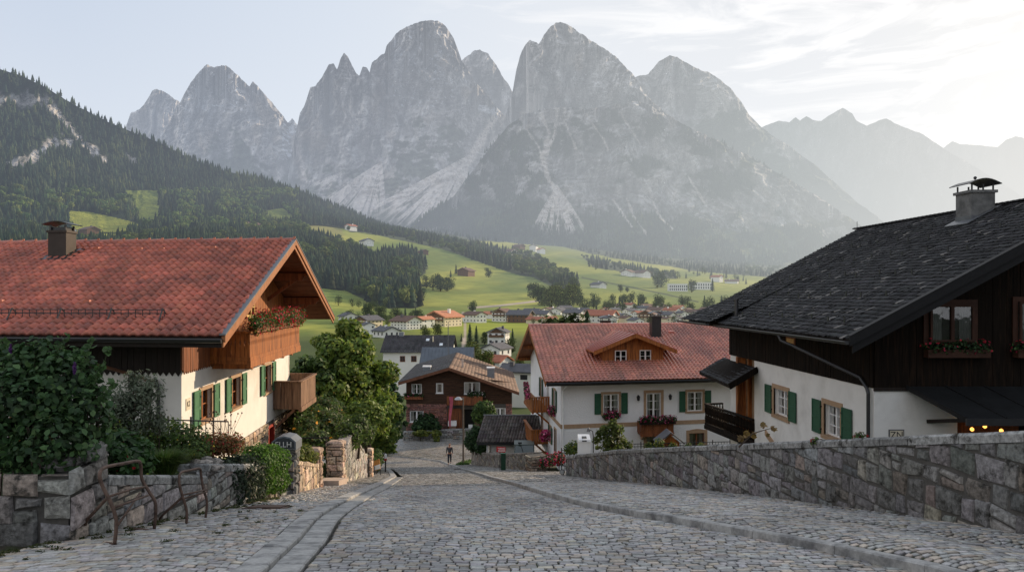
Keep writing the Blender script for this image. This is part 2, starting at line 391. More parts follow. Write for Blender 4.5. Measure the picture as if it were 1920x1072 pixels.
mountain('mountain', [(540, 330), (552, 260), (562, 215), (575, 186), (582, 163), (592, 160), (605, 141), (617, 121), (625, 118), (632, 129), (638, 111), (645, 100), (652, 105), (660, 122), (668, 136), (674, 142), (680, 126), (688, 128), (693, 136), (697, 117), (712, 105), (722, 99), (724, 86), (745, 62), (765, 48), (785, 40), (805, 37), (822, 40), (838, 52), (850, 70), (858, 92), (866, 114), (876, 128), (890, 150), (910, 175), (935, 205), (960, 235), (1000, 300)], 7900, 450, 5200, rows=300, seed=12, paint=pC, amp=.075, tilt=lambda X, Y: (X-780)*-.22*(Y-40)/200, pw=2.4)
def pF(X, Y, v, big, mid, fine):
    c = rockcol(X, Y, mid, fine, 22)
    g = forest_mask(X, Y, [(1180, 280), (1250, 260), (1330, 190), (1400, 235), (1460, 265), (1600, 330), (1800, 400)], 9, 14, 60)
    return mixc(c, SCRUB, g*.85)
mountain('mountain', [(1150, 180), (1180, 150), (1200, 142), (1215, 140), (1235, 116), (1255, 103), (1270, 108), (1300, 125), (1312, 131), (1330, 136), (1350, 149), (1370, 166), (1390, 191), (1405, 216), (1425, 236), (1450, 255), (1490, 281), (1530, 311), (1570, 346), (1610, 381), (1640, 402), (1662, 420), (1720, 470), (1790, 520)], 8400, 540, 5600, rows=230, seed=22, paint=pF, amp=.065, jag=1.8, tilt=lambda X, Y: (X-1260)*-.4*(Y-100)/200)
def pE(X, Y, v, big, mid, fine):
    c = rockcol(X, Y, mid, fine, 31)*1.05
    g = forest_mask(X, Y, [(930, 260), (1000, 230), (1190, 200), (1300, 260)], 9, 14, 30)
    c = mixc(c, SCRUB*1.1, g*.6); return c
mountain('mountain', [(925, 300), (945, 230), (955, 192), (962, 165), (968, 131), (975, 106), (985, 85), (994, 73), (1003, 80), (1010, 82), (1020, 65), (1035, 48), (1050, 40), (1065, 46), (1085, 60), (1110, 76), (1140, 95), (1165, 116), (1185, 136), (1195, 150), (1204, 168), (1225, 190), (1260, 225), (1330, 300)], 7500, 420, 5600, rows=220, seed=31, paint=pE, amp=.08, pw=2.6, tilt=lambda X, Y: (X-1050)*-.3*(Y-40)/200)
def pE2(X, Y, v, big, mid, fine):
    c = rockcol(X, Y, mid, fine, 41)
    g = forest_mask(X, Y, [(700, 300), (940, 225), (1000, 220), (1100, 235), (1190, 215), (1300, 250), (1700, 330)], 10, 10, 45)
    # pale cliff band through the green
    cl = sst(.43, .56, fbm(X/75., Y/42., 5, 45, .6))*sst(250, 280, Y)*sst(400, 350, Y-(X-1100)*.12)*sst(940, 1010, X)
    g = g*(1-.85*cl)*(1-.85*sst(.50, .62, fbm(X/30.+3, Y/24., 5, 48, .65)))
    c = mixc(c, SCRUB*.85, g*.88)
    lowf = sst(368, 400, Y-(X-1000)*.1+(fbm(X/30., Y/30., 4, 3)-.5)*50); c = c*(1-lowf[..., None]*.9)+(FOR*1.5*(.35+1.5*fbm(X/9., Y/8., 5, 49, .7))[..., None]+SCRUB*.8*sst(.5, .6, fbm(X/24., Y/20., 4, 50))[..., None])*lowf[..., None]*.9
    s = sst(6, 1, dline(X, Y, [(1015, 215), (1030, 250), (1018, 290), (1026, 330), (1046, 366)])+fine*9)+sst(4, 1, dline(X, Y, [(1045, 205), (1040, 250), (1024, 290)])+fine*9)
    s = s+sst(4, 0, dline(X, Y, [(985, 240), (1010, 275), (1020, 310)])+fine*9)+fan(X, Y, (1044, 345), (1000, 428), (1100, 436), 18)
    for ln in ([(1150, 375), (1170, 405), (1185, 425)], [(1175, 372), (1190, 410), (1215, 440)], [(1225, 380), (1240, 410), (1262, 430)], [(1100, 215), (1130, 260), (1140, 280)], [(1165, 215), (1200, 270)], [(1060, 230), (1080, 280)], [(1290, 330), (1320, 380)]):
        s = s+sst(3.2, .6, dline(X, Y, ln)+fine*8)*.8
    c = mixc(c, SCREE, np.clip(s, 0, 1)*.9)
    # grassy spurs on the right flank, sunlight painted in as a yellower green
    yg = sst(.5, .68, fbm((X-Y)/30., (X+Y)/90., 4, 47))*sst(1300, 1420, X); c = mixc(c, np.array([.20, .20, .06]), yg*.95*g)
    return c
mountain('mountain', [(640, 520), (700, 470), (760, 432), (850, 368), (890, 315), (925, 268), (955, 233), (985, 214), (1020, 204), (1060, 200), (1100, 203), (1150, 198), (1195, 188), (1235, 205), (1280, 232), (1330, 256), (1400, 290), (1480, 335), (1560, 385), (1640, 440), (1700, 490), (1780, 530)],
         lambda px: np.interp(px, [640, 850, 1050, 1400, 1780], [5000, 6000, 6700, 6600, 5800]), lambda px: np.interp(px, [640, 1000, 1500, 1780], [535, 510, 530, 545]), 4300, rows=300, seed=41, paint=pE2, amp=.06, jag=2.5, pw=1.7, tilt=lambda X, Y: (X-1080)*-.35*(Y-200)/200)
def pG(X, Y, v, big, mid, fine):
    c = rockcol(X, Y, mid, fine, 52)*.7; return mixc(c, SCRUB, sst(.3, .6, fbm(X/40., Y/40., 4, 5)+v*-.5+.3)*.6)
mountain('mountain', [(1330, 300), (1400, 250), (1435, 236), (1460, 226), (1480, 229), (1492, 220), (1500, 226), (1512, 218), (1525, 226), (1540, 227), (1560, 213), (1580, 203), (1598, 213), (1605, 225), (1625, 236), (1650, 225), (1662, 222), (1690, 237), (1730, 251), (1770, 279), (1810, 301), (1850, 326), (1890, 350), (1960, 400), (2100, 480)], 12500, 560, 8000, step=2., rows=110, seed=52, paint=pG, amp=.04, jag=1.2)
mountain('mountain', [(1700, 330), (1770, 276), (1785, 264), (1800, 270), (1840, 273), (1870, 276), (1885, 263), (1905, 255), (1930, 262), (1990, 240), (2100, 280), (2300, 400)], 17500, 560, 13000, step=3., rows=60, seed=57, paint=pG, amp=.04, jag=1.2)

# ---------- valley floor and meadows: a heightfield in polar form ----------
VX = np.array([-900, 0, 240, 450, 600, 750, 900, 1100, 1300, 1500, 1900, 2800], float)
VT = [
 (92,   [830.]*12), (130, [757]*12), (200, [716]*12), (320, [669]*12), (450, [636]*12),
 (620,  [600, 600, 603, 606, 610, 612, 613, 613, 613, 613, 613, 613]),
 (800,  [540, 545, 556, 575, 590, 598, 598, 598, 598, 598, 598, 598]),
 (1050, [490, 497, 518, 545, 565, 580, 583, 584, 584, 584, 584, 584]),
 (1400, [450, 460, 475, 495, 522, 550, 556, 562, 566, 567, 568, 568]),
 (2000, [415, 425, 434, 437, 453, 490, 514, 533, 545, 550, 552, 552]),
 (2800, [395, 405, 410, 409, 418, 440, 470, 500, 520, 531, 538, 538]),
 (3600, [385, 398, 402, 405, 413, 433, 459, 482, 505, 518, 528, 528]),
 (5200, [380, 390, 396, 401, 410, 428, 448, 466, 485, 500, 512, 512])]
VD = np.array([t[0] for t in VT], float); VY = np.array([t[1] for t in VT], float)
_vpx = np.arange(-900, 2801, 4.); _vlD = np.linspace(math.log(92), math.log(5200), 420)
_tab = np.empty((len(VD), len(_vpx)))
for i in range(len(VD)):
    r = np.interp(_vpx, VX, VY[i]); k = np.exp(-.5*(np.arange(-40, 41)/14.)**2); k /= k.sum()
    _tab[i] = np.convolve(np.pad(r, 40, 'edge'), k, 'valid')
_zt = (HZ-_tab)*VD[:, None]/F
_VZ = np.empty((len(_vlD), len(_vpx)))
for j in range(len(_vpx)): _VZ[:, j] = np.interp(_vlD, np.log(VD), _zt[:, j])
k = np.exp(-.5*(np.arange(-14, 15)/5.)**2); k /= k.sum()
for j in range(len(_vpx)): _VZ[:, j] = np.convolve(np.pad(_VZ[:, j], 14, 'edge'), k, 'valid')
_X, _L = np.meshgrid(_vpx, _vlD); _DD = np.exp(_L)
_VZ = _VZ+(fbm(_X/120., _L*9, 4, 60)-.5)*.006*_DD*sst(5.8, 7, _L)
_VYp = HZ-_VZ*F/_DD
def valley_D(px, py):
    """depth at which the meadow surface appears at (px,py)"""
    j = int(np.clip((px+900)/4, 0, len(_vpx)-1)); col = _VYp[:, j]
    m = np.nonzero(col <= py)[0]
    if len(m) == 0: return 5200.
    i = m[0]
    if i == 0: return 92.
    t = (col[i-1]-py)/(col[i-1]-col[i]+1e-9); return math.exp(_vlD[i-1]+t*(_vlD[i]-_vlD[i-1]))
def valley_z(X, Y):
    px = 960+F*X/Y; j = int(np.clip((px+900)/4, 0, len(_vpx)-1)); return float(np.interp(math.log(Y), _vlD, _VZ[:, j]))
def vpt(px, py):
    D = valley_D(px, py); return P(px, py, D)
# forest areas in the landscape (outlines as seen; trees are then planted on the ground there)
FOREST = [
 [(-200, 350), (0, 358), (70, 372), (130, 396), (137, 458), (200, 452), (265, 425), (300, 420), (420, 402), (560, 415), (600, 440), (650, 462), (655, 425), (690, 410), (800, 440), (900, 458), (1000, 478), (1040, 505), (1085, 535), (1055, 548), (1000, 520), (960, 512), (900, 492), (840, 470), (760, 452), (700, 440), (660, 436), (672, 462), (700, 492), (720, 480), (745, 470), (790, 480), (800, 505), (782, 520), (790, 575), (735, 580), (700, 570), (650, 545), (600, 540), (560, 520), (500, 500), (-200, 500)],
 [(760, 425), (1000, 445), (1200, 465), (1400, 480), (1550, 490), (1550, 520), (1450, 520), (1330, 512), (1240, 497), (1150, 484), (1050, 462), (960, 455), (860, 450)],
 [(1090, 480), (1180, 500), (1260, 515), (1275, 524), (1200, 516), (1110, 500)]]
MEADOW = [[(125, 396), (160, 396), (200, 404), (240, 414), (268, 424), (262, 436), (215, 458), (137, 460)], [(255, 428), (310, 432), (370, 436), (420, 428), (425, 436), (350, 446), (270, 440)], [(236, 357), (296, 357), (300, 415), (262, 416), (250, 385)], [(568, 426), (640, 430), (668, 438), (710, 446), (770, 461), (840, 478), (905, 499), (1000, 530), (1012, 546), (960, 542), (860, 506), (800, 492), (772, 474), (722, 477), (700, 489), (665, 468), (640, 458), (600, 448)], [(500, 395), (530, 390), (560, 412), (530, 420), (495, 415)], [(415, 390), (460, 392), (470, 402), (420, 400)]]
def forest_at(X, Y):
    f = np.zeros(np.shape(X), bool)
    for p in FOREST: f |= inpoly(X, Y, p)
    for p in MEADOW: f &= ~inpoly(X, Y, p)
    return f
wig = (fbm(_X/20., _VYp/20., 3, 61)-.5)*14
fm_ = forest_at(_X+wig, _VYp+wig*.5).astype(float)
t1 = fbm(_X/60., _VYp/14., 4, 62); t2 = fbm(_X/200.+_VYp/60., _VYp/30., 3, 63)
G1 = np.array([.13, .18, .038]); G2 = np.array([.34, .34, .065]); G3 = np.array([.075, .13, .035])
vc = G1+(G2-G1)*np.clip(t1*1.4-.2, 0, 1)[..., None]; vc = mixc(vc, G3, sst(.45, .65, t2)*.6)
strp = np.clip(np.sin((_VYp+_X*.12)*1.9+t1*14), -1, 1)*.07; vc = vc*(1+strp[..., None])
vc = mixc(vc, np.array([.24, .28, .035]), sst(595, 603, _VYp)*sst(650, 625, _VYp)*sst(770, 800, _X)*sst(1000, 985, _X))
vc = mixc(vc, np.array([.34, .36, .06]), (inpoly(_X, _VYp, MEADOW[0]) | inpoly(_X, _VYp, MEADOW[1])).astype(float)*.9)
vc = mixc(vc, np.array([.21, .17, .08]), sst(455, 430, _VYp)*inpoly(_X, _VYp, [(500, 360), (640, 430), (660, 470), (560, 430)])*.5)
vc = mixc(vc, FOR*1.1, fm_*.9)
vill = sst(560, 640, _DD)*sst(1250, 900, _DD)*sst(1000, 1100, _X); vc = mixc(vc, np.array([.06, .08, .035]), vill*.4)
vc = mixc(vc, np.array([.06, .085, .03]), sst(600, 400, _DD))
for ln, wd in (([(880, 577), (935, 573), (985, 567), (1025, 562)], 1.4), ([(1090, 520), (1170, 536), (1250, 552), (1310, 566)], .8), ([(868, 588), (872, 604), (872, 630), (868, 650)], 3.), ([(560, 530), (680, 545)], .8)):
    m = sst(wd+1, wd-.3, dline(_X, _VYp, ln)); vc = mixc(vc, np.array([.38, .32, .26]) if wd > 1 else np.array([.03, .05, .02]), m)
vp = np.stack([(_X-960)/F*_DD, _DD, _VZ], -1)
valley = tag(npobj('valley_meadows', vp.reshape(-1, 3), grid_faces(*_X.shape), M_HILL, np.clip(vc, 0, 1).reshape(-1, 3), smooth=True), kind='structure')

# forested slope on the left
def pL(X, Y, v, big, mid, fine):
    c = FOR*np.ones(X.shape+(3,))*(.8+.6*fbm(X/6., Y/6., 3, 70))[..., None]
    c = mixc(c, SCRUB*1.1, sst(.5, .7, fbm(X/50., Y/30., 5, 71))*.6)
    r = rockcol(X, Y, mid, fine, 72)*1.1
    cl = sst(18, 4, dline(X, Y, [(-80, 175), (0, 188), (50, 186), (95, 190), (110, 215)])+(fine+mid)*34)
    cl = cl+sst(9, 2, dline(X, Y, [(95, 200), (125, 235), (150, 262), (195, 300)])+fine*22)+sst(11, 2, dline(X, Y, [(20, 310), (60, 300), (95, 270), (150, 262)])+fine*34)+sst(7, 1, dline(X, Y, [(240, 290), (250, 302)])+fine*20)
    cl = np.clip(cl, 0, 1)
    global _clL
    c = mixc(c, r, cl)
    for i, p in enumerate(MEADOW): c = mixc(c, np.array([.30, .33, .06] if i == 0 else [.17, .22, .05]), inpoly(X, Y, p).astype(float))
    return c
LC = [(-500, 0), (-200, 70), (0, 130), (45, 144), (90, 167), (140, 197), (200, 227), (250, 249), (300, 268), (350, 294), (400, 314), (440, 325), (480, 333), (520, 345), (560, 358), (600, 378), (640, 392), (680, 410), (720, 428), (800, 447), (900, 467), (1000, 482)]
LHILL_Dc = lambda px: np.interp(px, [-500, 0, 300, 600, 1000], [2900, 3000, 3300, 3500, 3600])
LHILL_yf = lambda px: np.interp(px, [-500, 0, 240, 450, 600, 750, 900, 1000], [430, 430, 436, 425, 420, 440, 468, 485])
lh = mountain('forested_hill', LC, LHILL_Dc, LHILL_yf, lambda px: np.clip([valley_D(float(p), float(LHILL_yf(p))+3) for p in px], 1500, 3050), step=2.5, rows=150, seed=61, paint=pL, amp=.025, pw=1.5, jag=1.0)
# ---------- far woods (uncountable masses) ----------
rs = np.random.RandomState(11)
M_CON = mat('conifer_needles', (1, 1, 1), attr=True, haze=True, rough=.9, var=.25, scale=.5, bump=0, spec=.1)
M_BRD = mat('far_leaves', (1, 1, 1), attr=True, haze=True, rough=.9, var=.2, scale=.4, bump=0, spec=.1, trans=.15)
def conifer_tpl(seed, tiers=4, seg=7):
    r = np.random.RandomState(seed); V = []; Fc = []
    for t in range(tiers):
        z0 = .04+.8*t/tiers; z1 = min(1., z0+.52-.05*t); R = (.19*(1-t/tiers)**.85+.035)
        b = len(V); 
        for k in range(seg):
            a = 2*math.pi*(k+.5*(t % 2))/seg+r.uniform(-.2, .2); q = R*r.uniform(.75, 1.2)
            V.append((q*math.cos(a), q*math.sin(a), z0+r.uniform(-.03, .02)))
        V.append((r.uniform(-.01, .01), r.uniform(-.01, .01), 1. if t == tiers-1 else z1))
        for k in range(seg): Fc.append((b+k, b+(k+1) % seg, b+seg))
    return np.array(V), np.array(Fc)
def broad_tpl(seed, n=110):
    r = np.random.RandomState(seed); V = []; Fc = []
    cl = [(r.uniform(-.22, .22), r.uniform(-.22, .22), r.uniform(.38, .78), r.uniform(.18, .30)) for _ in range(8)]+[(0, 0, .5, .33)]
    for i in range(n):
        c = cl[r.randint(len(cl))]; d = r.normal(size=3); d /= np.linalg.norm(d); d[2] = abs(d[2]) if r.rand() < .7 else d[2]
        p = np.array(c[:3])+d*c[3]*r.uniform(.8, 1.08); t1 = np.cross(d, r.normal(size=3)); t1 /= np.linalg.norm(t1); t2 = np.cross(d, t1)+d*r.uniform(-.4, .4)
        s = r.uniform(.06, .12); b = len(V)
        V += [p+t1*s, p-t1*s*.6+t2*s*.8, p-t1*s*.6-t2*s*.8]; Fc.append((b, b+1, b+2))
    for c in cl:   # dark inner mass
        b = len(V)
        for z, rr, m in ((-.8, .5, 5), (.1, .92, 5), (.8, .45, 5)):
            for k in range(m): a = 2*math.pi*k/m+z; V.append((c[0]+rr*c[3]*.88*math.cos(a), c[1]+rr*c[3]*.88*math.sin(a), c[2]+z*c[3]*.85))
        V.append((c[0], c[1], c[2]+c[3]*.9))
        for q in (0, 5):
            for k in range(5): Fc += [(b+q+k, b+q+(k+1) % 5, b+q+5+(k+1) % 5), (b+q+k, b+q+5+(k+1) % 5, b+q+5+k)]
        for k in range(5): Fc.append((b+10+k, b+10+(k+1) % 5, b+15))
    return np.array([tuple(v) for v in V]), np.array(Fc)
CT = [conifer_tpl(i) for i in range(5)]; BT = [broad_tpl(20+i) for i in range(4)]
def plant(name, pts, hts, kinds, colors, tpl, m, label, cat='forest', widths=None):
    Vs = []; Fs = []; Cs = []; n = 0
    pts = np.asarray(pts)
    for ti, (TV, TF) in enumerate(tpl):
        idx = np.nonzero(kinds % len(tpl) == ti)[0]
        if len(idx) == 0: continue
        a = rs.uniform(0, 6.28, len(idx)); ca, sa = np.cos(a), np.sin(a); h = hts[idx]; wd = h*(1 if widths is None else widths[idx])
        x = (TV[None, :, 0]*ca[:, None]-TV[None, :, 1]*sa[:, None])*wd[:, None]+pts[idx, 0][:, None]
        y = (TV[None, :, 0]*sa[:, None]+TV[None, :, 1]*ca[:, None])*wd[:, None]+pts[idx, 1][:, None]
        z = TV[None, :, 2]*h[:, None]+pts[idx, 2][:, None]
        V = np.stack([x, y, z], -1).reshape(-1, 3); k = TV.shape[0]
        Fc = (TF[None]+(np.arange(len(idx))*k)[:, None, None]).reshape(-1, TF.shape[1])+n; n += len(V)
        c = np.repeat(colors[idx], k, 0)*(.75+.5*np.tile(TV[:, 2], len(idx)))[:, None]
        Vs.append(V); Fs.append(Fc); Cs.append(c)
    o = npobj(name, np.concatenate(Vs), np.concatenate(Fs), m, np.clip(np.concatenate(Cs), 0, 1))
    return tag(o, label, cat, kind='stuff')
CONC = np.array([[.016, .030, .018], [.022, .038, .020], [.013, .025, .018], [.032, .044, .022]])
BRC = np.array([[.055, .085, .025], [.075, .105, .030], [.095, .115, .035], [.045, .075, .028]])
# conifers on the valley slopes
def scatter_px(polys, step, jit=.8):
    out = []
    allp = [p for q in polys for p in q]; x0 = min(p[0] for p in allp); x1 = max(p[0] for p in allp); y0 = min(p[1] for p in allp); y1 = max(p[1] for p in allp)
    y = y0
    while y < y1:
        x = np.arange(x0, x1, step)+rs.uniform(-step, step, len(np.arange(x0, x1, step)))*jit
        out.append(np.stack([x, np.full(len(x), y)+rs.uniform(-1, 1, len(x))*step*.5], -1)); y += step*(.42+.0*y)
    return np.concatenate(out)
c = scatter_px(FOREST, 4.6); c = c[forest_at(c[:, 0], c[:, 1]) & (c[:, 0] > -120) & (c[:, 1] < 600)]
pts = np.array([vpt(x, y) for x, y in c]); n = len(c)
br = (fbm(c[:, 0]/45., c[:, 1]/22., 4, 81) > .52) | ((c[:, 1] > 560) & (rs.rand(n) < .6))
h = (12+24*rs.rand(n)**.8)*np.where(pts[:, 1] > 2500, .8, 1)
ct = CONC[rs.randint(0, 4, n)]*rs.uniform(.6, 1.6, (n, 1))
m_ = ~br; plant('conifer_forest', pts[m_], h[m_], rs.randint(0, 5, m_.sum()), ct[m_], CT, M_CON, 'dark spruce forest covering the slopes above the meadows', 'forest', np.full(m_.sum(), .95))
cb = BRC[rs.randint(0, 4, n)]*rs.uniform(.6, 1.25, (n, 1))
m_ = br & (rs.rand(n) < .42); plant('broadleaf_wood', pts[m_], h[m_]*.8, rs.randint(0, 4, m_.sum()), cb[m_], BT, M_BRD, 'lighter green broadleaf wood mixed between the spruces below the meadows', 'wood', np.full(m_.sum(), 1.1))
# conifers on the left hill
def meshverts(o, rows, w):
    a = np.empty(len(o.data.vertices)*3, np.float32); o.data.vertices.foreach_get('co', a); a = a.reshape(-1, 3)
    b = np.empty(len(o.data.vertices)*4, np.float32); o.data.color_attributes['Col'].data.foreach_get('color', b); b = b.reshape(-1, 4)
    return a, b
def hill_trees(o, n, hmin, hmax, test, name, label, lum=.13):
    a, b = meshverts(o, 0, 0); x, y = pix(a[:, 0], a[:, 1], a[:, 2])
    ok = np.nonzero((b[:, :3].sum(1) < lum*3) & (b[:, 1] < .13) & test(x, y) & (x > -60) & (x < 1980))[0]
    # weight by the area seen
    i = rs.choice(ok, n); p = a[i]+rs.uniform(-1, 1, (n, 3))*np.array([1, 1, 0])*a[i, 1:2]*.0025
    h = hmin*.6+(hmax-hmin*.6)*rs.rand(n); c = CONC[rs.randint(0, 4, n)]*rs.uniform(.6, 1.7, (n, 1)); pp_ = fbm(x[i]/50., y[i]/25., 4, 83)[:, None]; c = c*(.7+.7*pp_)+np.array([.05, .05, .012])*sst(.55, .68, pp_)*rs.rand(n, 1)
    return plant(name, p-np.array([0, 0, 2]), h, rs.randint(0, 5, n), c, [CT[0], CT[2]] if False else CT, M_CON, label, 'forest', np.full(n, .95))
hill_trees(lh, 9000, 18, 34, lambda x, y: y < 470, 'conifer_forest', 'spruce forest clothing the steep left hillside up to its skyline')
e2 = bpy.data.objects['mountain.005'] if False else None
for ob in list(COL.objects):
    if ob.name.startswith('mountain'):
        a = ob.data.vertices[0].co
        x, y = pix(a.x, a.y, a.z)
        if abs(x-640) < 3 and a.y < 5200: e2 = ob
a, b = meshverts(lh, 0, 0); x, y = pix(a[:, 0], a[:, 1], a[:, 2]); ok = np.nonzero((x > -40) & (x < 560) & (y > 360) & (y < 440) & (b[:, 1] < .13) & (fbm(x/40., y/16., 4, 84) > .53))[0]; i = rs.choice(ok, 900)
plant('broadleaf_wood', a[i], rs.uniform(14, 26, 900), rs.randint(0, 4, 900), BRC[rs.randint(0, 4, 900)]*rs.uniform(.9, 1.9, (900, 1)), BT, M_BRD, 'light green broadleaf trees mixed into the spruces low on the left hillside', 'wood', np.full(900, 1.15))
if e2: hill_trees(e2, 15000, 22, 42, lambda x, y: (y > 250) & (y < 520), 'conifer_forest', 'hazy spruce forest around the foot of the big rock massif')
# ---------- near ground, road, pavements ----------
_gd = np.arange(-10, 130, .25)
_gz = np.interp(_gd, [-10, 0, 7.4, 9, 12, 17, 33, 50, 69, 76, 82, 95, 130], [-.9, -1.7, -2.58, -2.80, -3.34, -4.32, -7.58, -11.0, -14.75, -15.7, -16.0, -16.2, -16.3])
_k = np.exp(-.5*(np.arange(-8, 9)/3.)**2); _k /= _k.sum(); _gz = np.convolve(np.pad(_gz, 8, 'edge'), _k, 'valid')
def gz(D): return np.interp(D, _gd, _gz)
def ip(pts):
    a = np.array(pts, float); return lambda D: np.interp(D, a[:, 0], a[:, 1])
XL = ip([(0, -2.15), (7.4, -2.3), (9.2, -2.46), (11.5, -2.83), (13.5, -3.05), (17, -3.36), (21.5, -3.72), (28, -4.35), (34.5, -5.0), (43, -6.4), (50, -7.6), (60, -9.8), (65, -12), (67, -30), (79, -40)])
XR = ip([(0, 5.6), (7.4, 3.78), (8.1, 3.48), (9.2, 2.95), (10.6, 2.4), (12.6, 1.66), (14.5, 1.2), (17, .82), (24, 0.05), (30, -.72), (37, -1.5), (50, -3.1), (60, -4.3), (69, -5.5), (73, -6.6), (76, -8.5), (78, -12), (79, -40)])
XWL = ip([(0, -6.2), (9, -5.15), (12.5, -4.85), (17.5, -4.95), (21.5, -5.3), (27, -5.8), (33, -6.0), (36, -6.3), (44, -7.9), (50, -8.9), (60, -11), (65, -13.5), (67, -30), (90, -45)])
XWR = ip([(0, 7.25), (9.1, 5.88), (33, 2.25), (34, 3.1), (41, 3.1), (42, 1.2), (52, -.9), (62, -2.6), (70, -3.7), (72, -2), (88, 8)])
M_SETT = mat('granite_setts', (1, 1, 1), attr=True, rough=.42, var=.35, scale=30, bump=.6, bscale=60, bdist=.006, spec=.6)
M_JOINT = mat('joint_soil', (.022, .020, .017), var=.4, scale=9, bump=.6, bscale=60, bdist=.01, col2=(.05, .065, .02), c2scale=1.1, c2lo=.5, c2hi=.62)
M_GRAN = mat('granite_kerb', (.37, .365, .35), rough=.7, var=.25, scale=25, bump=.5, bscale=90, bdist=.004, col2=(.14, .14, .14), c2scale=3)
def sett_sheet(name, d0, d1, xl, xr, dz, rowh=.092, mw=.125, near=24., bow=None, tint=(.31, .325, .345), seed=1, lvl=None, xclip=None):
    r = np.random.RandomState(seed); QN = []; QF = []; CN = []; CF = []
    D = d0
    while D < d1:
        rh = rowh*r.uniform(.85, 1.15)*(1 if D < 40 else 1.35)
        a = float(xl(D)); b = float(xr(D))
        if b-a < .1: D += rh; continue
        n = int((b-a)/(mw*(1 if D < 40 else 1.35)))+1
        wd = r.uniform(.6, 1.4, n); xs = a+np.concatenate([[0], np.cumsum(wd)])*(b-a)/wd.sum()
        x0 = xs[:-1]; x1 = xs[1:]; g = .011
        def by(x, base):
            y = base+(vnoise(x*1.3, x*0+base*.7, seed)-.5)*.10+(0 if bow is None else bow(x, base, a, b)); return y
        j = lambda: r.uniform(-.009, .009, n)
        q = np.stack([np.stack([x0+g/2+j(), by(x0, D)+g/2+j()], -1), np.stack([x1-g/2+j(), by(x1, D)+g/2+j()], -1),
                      np.stack([x1-g/2+j(), by(x1, D+rh)-g/2+j()], -1), np.stack([x0+g/2+j(), by(x0, D+rh)-g/2+j()], -1)], 1)
        off = r.normal(0, .0035, (n, 1))+r.normal(0, .002, (n, 4))
        z = gz(q[..., 1])+dz+off
        if lvl is not None: z = z+lvl(q[..., 0], q[..., 1])
        t = np.array(tint)*(r.uniform(.66, 1.28, (n, 1)))*(1+r.normal(0, .02, (n, 3)))
        warm = r.rand(n) < .3; t[warm] *= np.array([1.16, 1.02, .86])
        c = np.concatenate([q, z[..., None]], -1)
        t *= (.72+.55*fbm((x0+x1)/2/1.1, np.full(n, D/2.6), 4, seed+5))[:, None]; t *= (1-.22*sst(.58, .68, fbm(x0/.9, np.full(n, D/1.3), 4, seed+9)))[:, None]
        if D < near: QN.append(c); CN.append(t)
        else: QF.append(c); CF.append(t)
        D += rh
    V = []; C = []; Fc = []; n0 = 0
    if QN:
        q = np.concatenate(QN); t = np.concatenate(CN); m = q.mean(1, keepdims=True); top = m+(q-m)*.89; top[..., 2] = q[..., 2]+.004*0
        low = q.copy(); low[..., 2] -= .008; bot = q.copy(); bot[..., 2] -= .05
        k = len(q); V.append(np.concatenate([top, low, bot], 1).reshape(-1, 3)); C.append(np.repeat(t, 12, 0)*np.tile(np.array([1]*4+[.6]*4+[.35]*4), k)[:, None])  # shade in the gaps painted in: stone sides darken downwards
        base = (np.arange(k)*12)[:, None]
        f = [np.array([0, 1, 2, 3])]
        for i in range(4): f.append(np.array([4+i, 4+(i+1) % 4, (i+1) % 4, i])); f.append(np.array([8+i, 8+(i+1) % 4, 4+(i+1) % 4, 4+i]))
        Fc.append(np.concatenate([base+ff[None] for ff in f])); n0 = k*12
    if QF:
        q = np.concatenate(QF); t = np.concatenate(CF); k = len(q); V.append(q.reshape(-1, 3)); C.append(np.repeat(t*.9, 4, 0)); Fc.append(n0+np.arange(k*4).reshape(-1, 4)); n0 += 4*k
    # bed between the stones
    dd = np.arange(d0-.1, d1+.2, .5); xx = np.linspace(0, 1, 9)
    DD, UU = np.meshgrid(dd, xx, indexing='ij'); a = xl(DD); b = xr(DD); XX = a+(b-a)*UU
    z = gz(DD)+dz-.016
    if lvl is not None: z = z+lvl(XX, DD)
    V.append(np.stack([XX, DD, z], -1).reshape(-1, 3)); C.append(np.full((XX.size, 3), .1)); gf = grid_faces(*XX.shape)+n0; nf = sum(len(f) for f in Fc); Fc.append(gf)
    o = npobj(name, np.concatenate(V), Fc, None, np.clip(np.concatenate(C), 0, 1), mats=[M_SETT, M_JOINT], fmat=np.concatenate([np.zeros(nf), np.ones(len(gf))]))
    return tag(o, kind='structure')
GUT = .34
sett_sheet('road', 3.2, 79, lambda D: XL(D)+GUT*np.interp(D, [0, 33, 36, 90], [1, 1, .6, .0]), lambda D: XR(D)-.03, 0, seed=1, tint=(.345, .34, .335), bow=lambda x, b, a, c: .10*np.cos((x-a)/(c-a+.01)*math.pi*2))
def arcs(x, base, a, b): u = ((x-a) % 1.5)/1.5; return .36*(1-(2*u-1)**2)
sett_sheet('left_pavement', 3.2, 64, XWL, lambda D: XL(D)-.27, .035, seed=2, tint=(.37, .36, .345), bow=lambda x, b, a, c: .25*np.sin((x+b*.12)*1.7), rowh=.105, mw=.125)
sett_sheet('right_pavement', 3.2, 88, lambda D: XR(D)+.18, XWR, .095, seed=3, tint=(.35, .345, .335), bow=arcs, rowh=.10, mw=.12)
